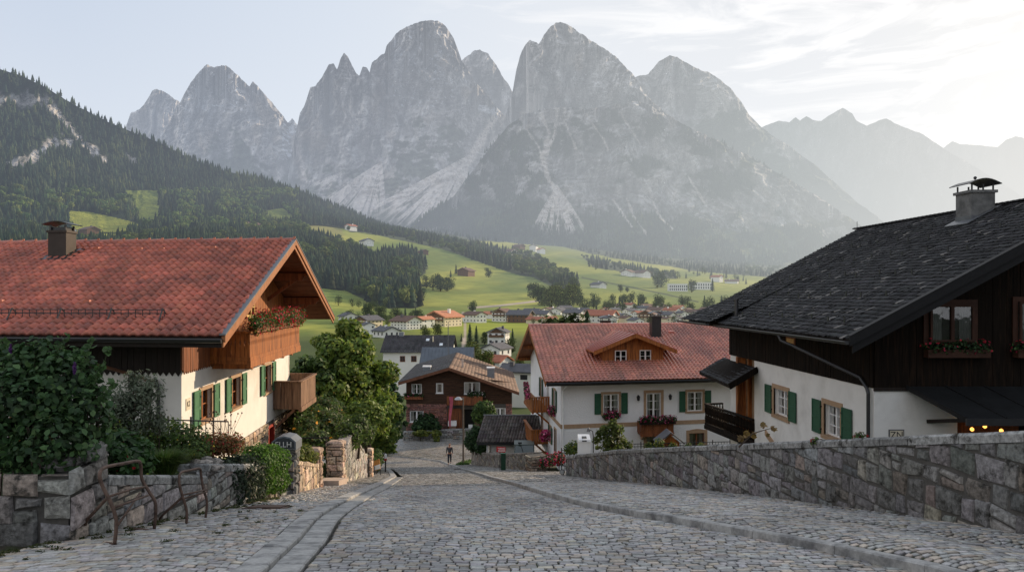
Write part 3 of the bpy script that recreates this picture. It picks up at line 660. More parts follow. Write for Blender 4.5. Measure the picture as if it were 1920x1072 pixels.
def slabs(name, xf, w, dz, h, d0, d1, ln, seed, tint=.33, m=M_GRAN, skirt=.12, side=1):
    r = np.random.RandomState(seed); mb = MB(); D = d0
    while D < d1:
        L_ = ln*r.uniform(.8, 1.15); e = D+L_-.012
        z0 = gz(D)+dz; z1 = gz(e)+dz; a0 = xf(D); a1 = xf(e); j = r.uniform(-.004, .004); b = .015
        mb.add([(a0, D, z0-skirt), (a0+w, D, z0-skirt), (a1+w, e, z1-skirt), (a1, e, z1-skirt), (a0, D, z0+h-b+j), (a0+w, D, z0+h-b+j), (a1+w, e, z1+h-b+j), (a1, e, z1+h-b+j),
                (a0+b, D+b, z0+h+j), (a0+w-b, D+b, z0+h+j), (a1+w-b, e-b, z1+h+j), (a1+b, e-b, z1+h+j)],
               [(8, 9, 10, 11), (4, 5, 9, 8), (5, 6, 10, 9), (6, 7, 11, 10), (7, 4, 8, 11), (0, 1, 5, 4), (1, 2, 6, 5), (2, 3, 7, 6), (3, 0, 4, 7)])
        D += L_
    o = mb.build(name, m); return tag(o, kind='structure')
slabs('kerb', lambda D: float(XL(D))-.27, .27, 0, .045, 3.2, 62, 1.0, 1)
slabs('kerb', lambda D: float(XR(D)), .17, 0, .10, 3.2, 77.6, 1.1, 2)
M_GUT = mat('granite_gutter', (.37, .365, .35), rough=.75, var=.3, scale=14, bump=.7, bscale=60, bdist=.006, col2=(.20, .20, .195), c2scale=2)
slabs('gutter', lambda D: float(XL(D))+.004, .30, -.03, .03, 3.2, 34, .42, 3, m=M_GUT)
# ground around: earth and rough grass
M_EARTH = mat('earth', (.045, .038, .028), var=.4, scale=3, bump=.8, bscale=20, bdist=.05, col2=(.045, .07, .02), c2scale=.9, c2lo=.42, c2hi=.6, rough=.95)
def garden_lift(X, D):
    t = sst(8.9, 9.6, D)*sst(66, 58, D); e = XWL(D)-X
    return t*sst(.05, .3, e)*(.42+np.clip(e, 0, 6)*.13)*sst(45, 27, D)
dd = np.concatenate([np.arange(-6, 30, .4), np.arange(30, 103, 1.)]); xx = np.concatenate([np.arange(-80, -14, 3), np.arange(-14, 14, .2), np.arange(14, 83, 3)])
DD, XX = np.meshgrid(dd, xx, indexing='ij')
zz = gz(DD)-.10-.02*sst(12, 40, np.abs(XX))+garden_lift(XX, DD)+(fbm(XX/1.1, DD/1.1, 4, 90)-.5)*.07
zz[DD > 98] -= 1.5
onroad = (XX > XWL(DD)-.15) & (XX < XWR(DD)+.15); zz = np.where(onroad, gz(DD)-.14, zz)
ground = tag(npobj('ground', np.stack([XX, DD, zz], -1).reshape(-1, 3), grid_faces(*XX.shape), M_EARTH, smooth=True), kind='structure')
def garden_z(X, D): return float(gz(D)-.10+garden_lift(np.array(X, float), np.array(D, float)))

# ---------- stone walls ----------
M_STONE = mat('wall_stone', (1, 1, 1), attr=True, rough=.95, var=.6, scale=16, bump=1., bscale=26, bdist=.022, spec=.12, col2=(.045, .043, .038), c2scale=5.5, c2lo=.52, c2hi=.66)
M_MORTAR = mat('wall_mortar', (.085, .08, .072), var=.3, scale=12, bump=.6, bscale=40, bdist=.01)
def clip(poly, a, b, c):   # keep a*s+b*z<=c
    out = []
    for i in range(len(poly)):
        p = poly[i]; q = poly[(i+1) % len(poly)]; dp = a*p[0]+b*p[1]-c; dq = a*q[0]+b*q[1]-c
        if dp <= 0: out.append(p)
        if dp*dq < 0: t = dp/(dp-dq); out.append((p[0]+t*(q[0]-p[0]), p[1]+t*(q[1]-p[1])))
    return out
def stones(mb, A, B, zb, zt, course, wid, seed, tint, depth=.05, nside=-1, gap=.010, skew=0., jagged=.5):
    """irregular masonry on the vertical face from A to B (x,y); zb/zt = (z at A, z at B); faces outward to nside"""
    r = np.random.RandomState(seed); A = np.array(A, float); B = np.array(B, float); Ld = np.linalg.norm(B-A); t = (B-A)/Ld
    nrm = np.array([t[1], -t[0]])*(-nside)
    z = min(zb)-course*r.uniform(.1, .9)
    top = max(zt)
    while z < top:
        ch = course*r.uniform(.75, 1.3); s = -wid*r.uniform(0, 1)
        while s < Ld:
            w_ = wid*r.uniform(.55, 1.6); parts = [(s, s+w_, z, z+ch)]
            if r.rand() < .16: h2 = ch*r.uniform(.4, .6); parts = [(s, s+w_, z, z+h2), (s, s+w_, z+h2, z+ch)]
            for (a, b, c, d) in parts:
                jj = lambda k: r.uniform(-k, k)*jagged
                g = gap; k = course*.22
                poly = [(a+g+jj(k), c+g+jj(k)), (b-g+jj(k), c+g+jj(k)), (b-g+jj(k), d-g+jj(k)), (a+g+jj(k), d-g+jj(k))]
                if r.rand() < .4: poly.insert(2, (b-g+.02, (c+d)/2+jj(.05)))
                poly = clip(poly, -1, 0, 0); poly = clip(poly, 1, 0, Ld) if len(poly) > 2 else poly
                sb = (zb[1]-zb[0])/Ld; st = (zt[1]-zt[0])/Ld
                if len(poly) > 2: poly = clip(poly, sb, -1, -zb[0])
                if len(poly) > 2: poly = clip(poly, -st, 1, zt[0])
                if len(poly) < 3: continue
                P2 = np.array(poly); ar = .5*abs(np.dot(P2[:, 0], np.roll(P2[:, 1], 1))-np.dot(P2[:, 1], np.roll(P2[:, 0], 1)))
                if ar < .0012: continue
                c0 = P2.mean(0); ins = min(.028, .2*math.sqrt(ar)); e1 = depth*r.uniform(.5, 1.1)
                dv = c0-P2; dl = np.linalg.norm(dv, axis=1, keepdims=True)+1e-6; I1 = P2+dv/dl*ins
                I2 = P2+dv*.5
                n = len(P2); V = []
                for q, dp in ((P2, -.01), (I1, e1), (I2, e1+depth*.35)):
                    for (ss, z_) in q:
                        dj = dp+(r.uniform(-.3, .3)*depth*.6 if dp > 0 else 0); V.append((A[0]+t[0]*ss+nrm[0]*dj, A[1]+t[1]*ss+nrm[1]*dj, z_))
                cc = e1+depth*.4; V.append((A[0]+t[0]*c0[0]+nrm[0]*cc, A[1]+t[1]*c0[0]+nrm[1]*cc, c0[1]))
                f = []
                for L0 in (0, n):
                    for i in range(n): f.append((L0+i, L0+(i+1) % n, L0+n+(i+1) % n, L0+n+i))
                for i in range(n): f.append((2*n+i, 2*n+(i+1) % n, 3*n))
                mb.col = tuple(np.array(tint)*r.uniform(.6, 1.35)*(1+r.normal(0, .03, 3))*(np.array([1.12, 1.0, .88]) if r.rand() < .15 else 1)); mb.add(V, f)
            s += w_
        z += ch
def coping(mb, A, B, zt, th, w, ov, ln, seed, tint=(.30, .30, .29), nside=-1):
    r = np.random.RandomState(seed); A = np.array(A, float); B = np.array(B, float); Ld = np.linalg.norm(B-A); t = (B-A)/Ld; nrm = np.array([t[1], -t[0]])*(-nside); s = 0
    while s < Ld-.02:
        l = min(ln*r.uniform(.6, 1.4), Ld-s); e = s+l-.015; V = []
        j = r.uniform(-.012, .012); hh = th+r.uniform(-.01, .01)
        for zz_, ins in ((0, 0), (hh*.75, -.006), (hh, .03)):
            for (ss, q) in ((s+max(ins, 0)*.5, ov+j-ins), (e-max(ins, 0)*.5, ov+j-ins), (e-max(ins, 0)*.5, -w+ins), (s+max(ins, 0)*.5, -w+ins)):
                zc = zt[0]+(zt[1]-zt[0])*ss/Ld+zz_+r.uniform(-.004, .004); V.append((A[0]+t[0]*ss+nrm[0]*q, A[1]+t[1]*ss+nrm[1]*q, zc))
        f = [(3, 2, 1, 0), (8, 9, 10, 11)]
        for L0 in (0, 4):
            for i in range(4): f.append((L0+i, L0+(i+1) % 4, L0+4+(i+1) % 4, L0+4+i))
        mb.col = tuple(np.array(tint)*r.uniform(.7, 1.25)); mb.add(V, f); s += l
def stonewall(name, label, cat, segs, thick=.4, course=.2, wid=.36, tint=(.28, .275, .265), cop=.1, ov=.05, seed=1, both=False, depth=.025, nside=-1, copln=.6, coptint=(.28, .28, .27), ends=True):
    """segs: list of (A, B, (zbA, zbB), (ztA, ztB)); stones on the side nside"""
    A0 = segs[0][0]; root = thing(name, label, cat, (A0[0], A0[1], segs[0][2][0]))
    core = MB(); st = MB(); cp = MB()
    for i, (A, B, zb, zt) in enumerate(segs):
        a = np.array(A, float); b = np.array(B, float); L_ = np.linalg.norm(b-a); t = (b-a)/L_; n = np.array([t[1], -t[0]])*(-nside)
        a2 = a-n*thick; b2 = b-n*thick
        core.hexa([(a[0], a[1], zb[0]-.2), (b[0], b[1], zb[1]-.2), (b2[0], b2[1], zb[1]-.2), (a2[0], a2[1], zb[0]-.2), (a[0], a[1], zt[0]), (b[0], b[1], zt[1]), (b2[0], b2[1], zt[1]), (a2[0], a2[1], zt[0])])
        stones(st, A, B, zb, zt, course, wid, seed+i*7, tint, depth, nside)
        if both: stones(st, b2, a2, (zb[1], zb[0]), (zt[1], zt[0]), course, wid, seed+i*7+50, tint, depth, nside)
        if ends and i == 0: stones(st, a2, a, (zb[0], zb[0]), (zt[0], zt[0]), course, wid, seed+91, tint, depth, nside)
        if ends and i == len(segs)-1: stones(st, b, b2, (zb[1], zb[1]), (zt[1], zt[1]), course, wid, seed+92, tint, depth, nside)
        if cop: coping(cp, A, B, zt, cop, thick+ov, ov, copln, seed+i, coptint, nside)
    core.build('wall_core', M_MORTAR, root); st.build('masonry', M_STONE, root)
    if cop: cp.build('coping', M_STONE, root)
    return root
g_ = lambda x: float(gz(x))
# right retaining wall
segs = []
ks = [(7.15, .6), (5.88, 9.1), (4.66, 17.1), (2.25, 33.0)]
hz_ = {.6: 1.0, 9.1: .98, 17.1: .98, 33.0: .98}
for (xa, da), (xb, db) in zip(ks[:-1], ks[1:]): segs.append(((xa, da), (xb, db), (g_(da)+.05, g_(db)+.05), (g_(da)+.1+hz_[da], g_(db)+.1+hz_[db])))
segs = [((7.15, .6), (5.88, 9.1), (g_(.6)+.05, g_(9.1)+.05), (P(0, 790, 8.)[2]*0-.98, -1.68)), ((5.88, 9.1), (4.66, 17.1), (g_(9.1)+.05, g_(17.1)+.05), (-1.68, -3.33)), ((4.66, 17.1), (3.4, 25.4), (g_(17.1)+.05, g_(25.4)+.05), (-3.33, -5.06)), ((3.4, 25.4), (2.25, 33.0), (g_(25.4)+.05, g_(33)+.05), (-5.06, -6.80))]
stonewall('retaining_wall', 'long high grey stone retaining wall with flat coping along the right pavement', 'wall', segs, thick=.42, course=.31, wid=.31, tint=(.20, .195, .19), cop=.12, ov=.045, seed=5, nside=1, depth=.03, copln=.8, coptint=(.27, .27, .26))
# low stone wall beside the shed, far right of the road
segs = [((1.15, 42.2), (-.9, 52), (g_(42.2)+.05, g_(52)+.05), (g_(42.2)+.95, g_(52)+.85)), ((-.9, 52), (-3.35, 66), (g_(52)+.05, g_(66)+.05), (g_(52)+.85, g_(66)+1.05))]
stonewall('stone_wall', 'weathered brown stone wall in front of the dark roofed shed', 'wall', segs, thick=.4, course=.25, wid=.4, tint=(.24, .215, .19), cop=.14, ov=.04, seed=15, nside=1, copln=.7, coptint=(.25, .22, .19))
# ---------- building tools ----------
def frame(O, e, d):
    O = np.array(O, float); e = np.array(e, float); d = np.array(d, float)
    def xf(V):
        V = np.asarray(V, float); W = np.empty_like(V)
        W[:, 0] = O[0]+V[:, 0]*e[0]+V[:, 1]*d[0]; W[:, 1] = O[1]+V[:, 0]*e[1]+V[:, 1]*d[1]; W[:, 2] = V[:, 2]; return W
    return xf
class Face:   # a wall plane: local (u along the wall, n outward, z)
    def __init__(s, O, u, n):
        s.O = np.array(O, float)[:2]; s.u = np.array(u, float)[:2]; s.n = np.array(n, float)[:2]; s.xf = frame((*s.O, 0), (*s.u, 0), (*s.n, 0))
    def pt(s, u, z, n=0): return tuple(s.xf(np.array([[u, n, z]]))[0])
def facade(parent, fc, u0, u1, z0, z1, holes, m, name='wall', depth=.16, topf=None, label=None):
    """wall skin with real openings; topf(u)->z trims a gable"""
    mb = MB(fc.xf); us = sorted(set([u0, u1]+[h[0] for h in holes]+[h[1] for h in holes])); zs = sorted(set([z0, z1]+[h[2] for h in holes]+[h[3] for h in holes]))
    for a, b in zip(us[:-1], us[1:]):
        for c, d in zip(zs[:-1], zs[1:]):
            um, zm = (a+b)/2, (c+d)/2
            if any(h[0] < um < h[1] and h[2] < zm < h[3] for h in holes): continue
            if topf is None: mb.quad((a, 0, c), (b, 0, c), (b, 0, d), (a, 0, d))
            else: 
                ks = [a]+[k for k in topf[1] if a < k < b]+[b]
                for p, q in zip(ks[:-1], ks[1:]):
                    tp, tq = topf[0](p), topf[0](q)
                    if tp <= c and tq <= c: continue
                    mb.quad((p, 0, c), (q, 0, c), (q, 0, max(c, min(d, tq))), (p, 0, max(c, min(d, tp))))
    for (a, b, c, d) in holes:
        for p in (((a, 0, c), (a, -depth, c), (a, -depth, d), (a, 0, d)), ((b, 0, c), (b, 0, d), (b, -depth, d), (b, -depth, c)), ((a, 0, d), (a, -depth, d), (b, -depth, d), (b, 0, d)), ((a, 0, c), (b, 0, c), (b, -depth, c), (a, -depth, c))): mb.quad(*p)
    return mb.build(name, m, parent, label=label)
M_DARK = mat('dark_interior', (.012, .011, .010), rough=.9, bump=0)
def glassmat(name, tint=(.03, .035, .04)):
    m = bpy.data.materials.new(name); m.use_nodes = True; N = m.node_tree.nodes; L = m.node_tree.links; b = N['Principled BSDF']
    tr = N.new('ShaderNodeBsdfTransparent'); tr.inputs[0].default_value = (.75, .78, .78, 1)
    gl = N.new('ShaderNodeBsdfGlossy'); gl.inputs['Roughness'].default_value = .04; gl.inputs[0].default_value = (.9, .9, .9, 1)
    tc = N.new('ShaderNodeTexCoord'); no = N.new('ShaderNodeTexNoise'); no.inputs['Scale'].default_value = 2.5; L.new(tc.outputs['Object'], no.inputs[0])
    bp = N.new('ShaderNodeBump'); bp.inputs['Distance'].default_value = .02; bp.inputs['Strength'].default_value = .25; L.new(no.outputs[0], bp.inputs['Height']); L.new(bp.outputs[0], gl.inputs['Normal'])
    fr = N.new('ShaderNodeFresnel'); fr.inputs[0].default_value = 1.5
    mp = N.new('ShaderNodeMapRange'); mp.inputs[3].default_value = .10; mp.inputs[4].default_value = .9; L.new(fr.outputs[0], mp.inputs[0])
    mx = N.new('ShaderNodeMixShader'); L.new(mp.outputs[0], mx.inputs[0]); L.new(tr.outputs[0], mx.inputs[1]); L.new(gl.outputs[0], mx.inputs[2]); L.new(mx.outputs[0], N['Material Output'].inputs[0]); return m
M_GLASS = glassmat('window_glass')
M_WHITE = mat('white_render', (.78, .77, .74), rough=.9, var=.06, scale=1.5, bump=.5, bscale=22, bdist=.012, col2=(.60, .585, .55), c2scale=.7, c2lo=.48, c2hi=.75)
M_WHT = mat('white_paint', (.80, .80, .79), rough=.5, var=.05, bump=0)
M_OCHRE = mat('ochre_surround', (.40, .27, .17), rough=.85, var=.15, scale=6, bump=.2)
M_GREEN = mat('green_shutter', (.028, .095, .055), rough=.5, var=.2, scale=5, bump=.3, bscale=30, bdist=.004, stretch=(1, 1, 4))
M_GREENL = mat('green_shutter_pale', (.06, .17, .085), rough=.55, var=.2, scale=5, bump=.3, bscale=30, bdist=.004)
M_WOODO = mat('orange_wood', (.36, .125, .032), rough=.55, var=.35, scale=3, bump=.4, bscale=14, bdist=.008, stretch=(6, 6, .6), col2=(.13, .042, .014), c2scale=1.6)
M_WOODR = mat('red_brown_wood', (.22, .075, .028), rough=.65, var=.4, scale=3, bump=.4, bscale=14, bdist=.008, stretch=(6, 6, .6), col2=(.10, .035, .015), c2scale=1.2)
M_WOODG = mat('weathered_wood', (.24, .14, .085), rough=.8, var=.4, scale=3, bump=.6, bscale=14, bdist=.01, stretch=(7, 7, .5), col2=(.10, .055, .035), c2scale=1.4)
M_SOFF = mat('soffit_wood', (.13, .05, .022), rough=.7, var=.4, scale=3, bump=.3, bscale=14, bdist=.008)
M_WOODD = mat('dark_wood', (.016, .010, .007), rough=.7, var=.5, scale=3, bump=.6, bscale=14, bdist=.01, stretch=(7, 7, .5), col2=(.015, .011, .009), c2scale=1.0)
M_WOODB = mat('brown_log', (.065, .033, .019), rough=.8, var=.5, scale=3, bump=.6, bscale=14, bdist=.02, stretch=(.6, .6, 6), col2=(.03, .017, .011), c2scale=1.0)
M_BLACK = mat('black_metal', (.022, .022, .024), rough=.38, var=.2, scale=6, bump=.1, spec=.5)
M_GREYM = mat('grey_metal', (.15, .155, .165), rough=.45, var=.25, scale=5, bump=.15, metal=.6)
M_CURT = mat('curtain', (.75, .74, .70), rough=.9, var=.15, scale=8, bump=.8, bscale=5, bdist=.04, stretch=(5, 5, .3))
def window(parent, fc, u0, u1, z0, z1, fm=None, cols=2, rows=2, inset=.09, casing=None, cw=.12, sill=True, shut=None, sw=None, curt=True, cm=None, fr=.055, box=False, open_=0.):
    """casing in the surround, frame (named window) with panes as sub-parts, shutters beside it"""
    fm = fm or M_WHT
    if casing is not None:
        c = MB(fc.xf); o = .025
        c.box(u0-cw, u0, -.05, o, z0, z1+cw); c.box(u1, u1+cw, -.05, o, z0, z1+cw); c.box(u0, u1, -.05, o, z1, z1+cw); c.box(u0-cw, u1+cw, -.05, o+.03, z0-cw*.8, z0)
        c.build('window_surround', casing, parent)
    w = MB(fc.xf); n0, n1 = -inset-.05, -inset
    w.box(u0, u0+fr, n0, n1, z0, z1); w.box(u1-fr, u1, n0, n1, z0, z1); w.box(u0+fr, u1-fr, n0, n1, z0, z0+fr); w.box(u0+fr, u1-fr, n0, n1, z1-fr, z1)
    for i in range(1, cols):
        u = u0+(u1-u0)*i/cols; w.box(u-fr*.75, u+fr*.75, n0, n1+.012, z0+fr, z1-fr)
    for j in range(1, rows):
        z = z0+(z1-z0)*j/rows; w.box(u0+fr, u1-fr, n0+.015, n1-.006, z-.014, z+.014)
    win = w.build('window', fm, parent)
    g = MB(fc.xf); g.quad((u0, n0+.01, z0), (u1, n0+.01, z0), (u1, n0+.01, z1), (u0, n0+.01, z1)); g.build('pane', M_GLASS, win)
    if curt:
        for a, b in ((u0+.03, u0+(u1-u0)*.30), (u1-(u1-u0)*.30, u1-.03)):
            c = MB(fc.xf); k = 8
            for i in range(k):
                x0 = a+(b-a)*i/k; x1 = a+(b-a)*(i+1)/k; q0 = -.02*(i % 2); q1 = -.02*((i+1) % 2)
                c.quad((x0, n0-.06+q0, z0+.02), (x1, n0-.06+q1, z0+.02), (x1, n0-.06+q1, z1-.03), (x0, n0-.06+q0, z1-.03))
            c.build('curtain', cm or M_CURT, win)
    if sill:
        s = MB(fc.xf); s.box(u0-.05, u1+.05, -inset, .07, z0-.045, z0+.005); s.build('sill', casing or fm, win)
    if shut is not None:
        sw = sw or (u1-u0)*.52; e = cw if casing is not None else .02
        for sd in (-1, 1):
            a = u0-e-sw-.01 if sd < 0 else u1+e+.01; b = a+sw; q = MB(fc.xf); r = .06
            q.box(a, b, .035, .05, z0-.02, z1+.06)
            for (x0, x1, y0, y1) in ((a, a+r, z0-.02, z1+.06), (b-r, b, z0-.02, z1+.06), (a+r, b-r, z0-.02, z0+r), (a+r, b-r, z1, z1+.06), (a+r, b-r, (z0+z1)/2-.03, (z0+z1)/2+.05)): q.box(x0, x1, .05, .068, y0, y1)
            sh = q.build('shutter', shut, parent)
            for zz in (z0+.15, z1-.12):
                h = MB(fc.xf); x = b if sd < 0 else a; h.box(x-.05, x+.05, .03, .078, zz-.02, zz+.02); h.build('hinge', M_BLACK, sh)
    return win
def roofplane(parent, A, B, C_, tw, rh, kind='pan', tint=(.34, .10, .07), seed=1, th=.035, wave=.035, m=None, jit=.1, name='roof_tiles', ns=6, warm=None, lumvar=.2, holes=None):
    """tiles on the plane: A eave start, B eave end, C_ ridge start (C_-A = up the slope)"""
    A = np.array(A, float); a = np.array(B, float)-A; b = np.array(C_, float)-A; La = np.linalg.norm(a); Lb = np.linalg.norm(b); a /= La; b /= Lb
    n = np.cross(a, b); n = n/np.linalg.norm(n); n = n if n[2] > 0 else -n
    r = np.random.RandomState(seed); nr = int(round(Lb/rh)); rh = Lb/nr; V = []; Fc = []; Cc = []; cnt = 0
    if kind == 'pan': u = np.linspace(0, 1, ns); prof = wave*(.5-.5*np.cos(2*np.pi*(u**.8)))
    else: u = np.array([0., 1.]); prof = np.zeros(2); ns = 2
    for k in range(nr):
        if kind == 'pan': nt = int(round(La/tw)); xs = np.arange(nt)*La/nt; ws = np.full(nt, La/nt)
        else:
            nt = int(La/tw); ws = r.uniform(.55, 1.45, nt); ws *= La/ws.sum(); xs = np.concatenate([[0], np.cumsum(ws)[:-1]])
        nt = len(xs); y0 = k*rh; y1 = y0+rh*1.12
        if k == nr-1: y1 = y0+rh
        jy = r.normal(0, jit*rh*.25, nt) if kind != 'pan' else r.normal(0, .004, nt)
        jh = np.abs(r.normal(0, .010, nt)) if kind != 'pan' else r.normal(0, .002, nt)
        gap = .004 if kind == 'pan' else .006
        X = xs[:, None]+gap*.5+(ws[:, None]-gap)*u[None]
        tilt = r.normal(0, .004, (nt, 1)) if kind != 'pan' else 0
        def rowpts(yy, hh): return A+X[..., None]*a+yy[:, None, None]*b+(hh)[..., None]*n
        h = prof[None]+tilt*u[None]
        lo = rowpts(y0+jy, h+th+jh[:, None]); up = rowpts(np.full(nt, y1), h+.004); lip = rowpts(y0+jy+.002, h*.3-.002+0*jh[:, None])
        P_ = np.concatenate([lip, lo, up], 1).reshape(-1, 3)
        t = np.array(tint)*r.uniform(1-lumvar, 1+lumvar, (nt, 1))*(1+r.normal(0, .03, (nt, 3)))
        t *= (.66+.68*fbm(xs/1.6, xs*0+k*rh/1.6, 4, seed))[:, None]; t = t*(1-.3*sst(.55, .7, fbm(xs/.5, xs*0+k*rh/2.5, 3, seed+2)))[:, None]
        if warm is not None: wv = r.rand(nt) < (.008 if kind == 'pan' else .035); t[wv] = np.array(warm)*r.uniform(.8, 1.2, (wv.sum(), 1))
        V.append(P_); Cc.append(np.repeat(t, 3*ns, 0)*np.tile(np.repeat([.22, 1., .55], ns), nt)[:, None])  # shade under the tile edges painted in: lip and upper end darker
        base = cnt+np.arange(nt)*3*ns
        f = []
        for rr in (0, 1):
            for i in range(ns-1): f.append([rr*ns+i, rr*ns+i+1, (rr+1)*ns+i+1, (rr+1)*ns+i])
        if kind != 'pan': f += [[0, ns, 2*ns, 2*ns], [1, ns+1, 2*ns+1, 2*ns+1]] if False else []
        Fc.append((base[:, None, None]+np.array(f)[None]).reshape(-1, 4)); cnt += nt*3*ns
    # deck under the tiles
    dk = [A-n*.005, A+a*La-n*.005, A+a*La+b*Lb-n*.005, A+b*Lb-n*.005]
    V.append(np.array(dk)); Cc.append(np.full((4, 3), .02)); Fc.append(np.array([[cnt, cnt+1, cnt+2, cnt+3]]))
    return npobj(name, np.concatenate(V), Fc, m, np.clip(np.concatenate(Cc), 0, 1), parent=parent, smooth=False)
M_TILE = mat('clay_tiles', (1, 1, 1), attr=True, rough=.42, var=.25, scale=8, bump=.3, bscale=40, bdist=.004, spec=.5, col2=(.12, .04, .03), c2scale=1.5, c2lo=.5, c2hi=.75)
M_TILEG = mat('glazed_tiles', (1, 1, 1), attr=True, coat=.7, rough=.2, col2=(.20, .05, .035), c2scale=.35, c2lo=.5, c2hi=.7, var=.3, scale=8, bump=.1, bscale=40, bdist=.004, spec=.6)
M_SHING = mat('shingles', (1, 1, 1), attr=True, rough=.72, var=.5, scale=9, bump=.8, bscale=30, bdist=.01, spec=.3)
def planks(parent, fc, u0, u1, z0, z1, w, m, n0=0., th=.03, name='cladding', zf=None, bot=None, seed=1, gap=.008, topf=None):
    """vertical boards; bot(i)->pointed ends"""
    r = np.random.RandomState(seed); mb = MB(fc.xf); n = max(1, int(round((u1-u0)/w))); w = (u1-u0)/n
    for i in range(n):
        a = u0+i*w+gap/2; b = a+w-gap; t = th*r.uniform(.7, 1.15); za = zb = z1
        if topf is not None: za, zb = topf(a), topf(b)
        if max(za, zb) <= z0: continue
        if bot: zl = z0-bot*.25; mb.add([(a, n0, z0), ((a+b)/2, n0, z0-bot), (b, n0, z0), (b, n0, zb), (a, n0, za), (a, n0+t, z0), ((a+b)/2, n0+t, z0-bot), (b, n0+t, z0), (b, n0+t, zb), (a, n0+t, za)],
                       [(5, 6, 7, 8, 9), (4, 3, 2, 1, 0), (0, 1, 6, 5), (1, 2, 7, 6), (2, 3, 8, 7), (4, 0, 5, 9), (3, 4, 9, 8)])
        else: mb.hexa([(a, n0, z0), (b, n0, z0), (b, n0+t, z0), (a, n0+t, z0), (a, n0, za), (b, n0, zb), (b, n0+t, zb), (a, n0+t, za)])
    return mb.build(name, m, parent)
# leaves & flowers
def leafmat(name, c=(1, 1, 1), tr=.45, rough=.55): return mat(name, c, attr=True, rough=rough, var=.25, scale=3, bump=0, spec=.35, trans=tr)
M_LEAF = leafmat('leaves'); M_FLOW = leafmat('petals', tr=.25, rough=.7); M_BARK = mat('bark', (.07, .052, .038), rough=.9, var=.4, scale=6, bump=1, bscale=20, bdist=.03)
def leaf_cloud(name, blobs, n, size, cols, m, seed, parent=None, loc=None, elong=1.6, up=.25, shell=.55, dark=.55, fold=True, quadonly=False, smallfrac=.0):
    """blobs: (x,y,z,rx,ry,rz). leaves spread through the outer shell of each blob"""
    r = np.random.RandomState(seed); B = np.array(blobs, float); vol = (B[:, 3]*B[:, 4]+B[:, 4]*B[:, 5]+B[:, 3]*B[:, 5]); ix = r.choice(len(B), n, p=vol/vol.sum())
    d = r.normal(size=(n, 3)); d /= np.linalg.norm(d, axis=1, keepdims=True)
    # clumping: bias by noise on direction
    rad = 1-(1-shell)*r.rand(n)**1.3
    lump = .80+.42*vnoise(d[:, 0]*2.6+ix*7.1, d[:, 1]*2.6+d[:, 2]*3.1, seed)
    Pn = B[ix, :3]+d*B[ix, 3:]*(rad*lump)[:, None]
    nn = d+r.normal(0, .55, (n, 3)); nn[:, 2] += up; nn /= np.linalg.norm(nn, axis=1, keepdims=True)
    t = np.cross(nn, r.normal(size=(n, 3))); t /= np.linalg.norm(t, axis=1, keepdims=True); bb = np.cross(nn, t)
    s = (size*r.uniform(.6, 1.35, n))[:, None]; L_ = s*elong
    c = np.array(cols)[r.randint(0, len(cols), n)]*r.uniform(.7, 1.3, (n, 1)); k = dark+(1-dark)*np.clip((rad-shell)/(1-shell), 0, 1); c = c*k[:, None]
    if quadonly:
        V = np.stack([Pn-t*L_*.5, Pn-bb*s*.5, Pn+t*L_*.5, Pn+bb*s*.5], 1).reshape(-1, 3); Fc = np.arange(4*n).reshape(-1, 4); C = np.repeat(c, 4, 0)
    else:
        f = nn*s*.18
        V = np.stack([Pn-t*L_*.5, Pn-t*L_*.1-bb*s*.5+f, Pn+t*L_*.28-bb*s*.38+f, Pn+t*L_*.55, Pn+t*L_*.28+bb*s*.38+f, Pn-t*L_*.1+bb*s*.5+f], 1).reshape(-1, 3)
        q = np.array([[0, 1, 2, 3], [0, 3, 4, 5]]); Fc = (np.arange(n)*6)[:, None, None]+q[None]; Fc = Fc.reshape(-1, 4); C = np.repeat(c, 6, 0)
    return npobj(name, V, Fc, m, np.clip(C, 0, 1), parent=parent, loc=loc)
GRN = [(.065, .12, .03), (.085, .15, .035), (.11, .17, .04), (.05, .095, .028)]
DGRN = [(.03, .07, .025), (.04, .09, .03), (.055, .11, .034), (.025, .058, .022)]
YGRN = [(.16, .19, .03), (.12, .16, .03), (.20, .21, .035), (.09, .13, .03)]
RED = [(.42, .012, .02), (.5, .02, .03), (.33, .008, .02), (.55, .05, .08)]
PINK = [(.40, .02, .10), (.5, .06, .18), (.25, .01, .06), (.6, .2, .3)]
def flowerbox(parent, xf, u0, u1, n0, n1, z, h, nl, nf, cols=RED, seed=1, name='flowers', leafs=GRN, size=.05, droop=.15, fs=None):
    r = np.random.RandomState(seed); k = max(2, int((u1-u0)/.32)); bl = []
    for i in range(k):
        u = u0+(u1-u0)*(i+.5)/k; q = xf(np.array([[u, (n0+n1)/2, z+h*.35+r.uniform(-.04, .06)]]))[0]; bl.append((*q, (u1-u0)/k*.75, abs(n1-n0)*.75+.03, h*.55+droop*.5))
    lf = leaf_cloud(name, bl, nl, size, leafs, M_LEAF, seed, parent=parent, shell=.25)
    bl2 = [(b[0], b[1], b[2]+.03, b[3]*1.05, b[4]*1.08, b[5]*1.08) for b in bl]
    # flower heads: small rosettes
    leaf_cloud('blossom', bl2, nf, fs or size*.9, cols, M_FLOW, seed+1, parent=lf, elong=1.0, shell=.85, dark=.9)
    return lf
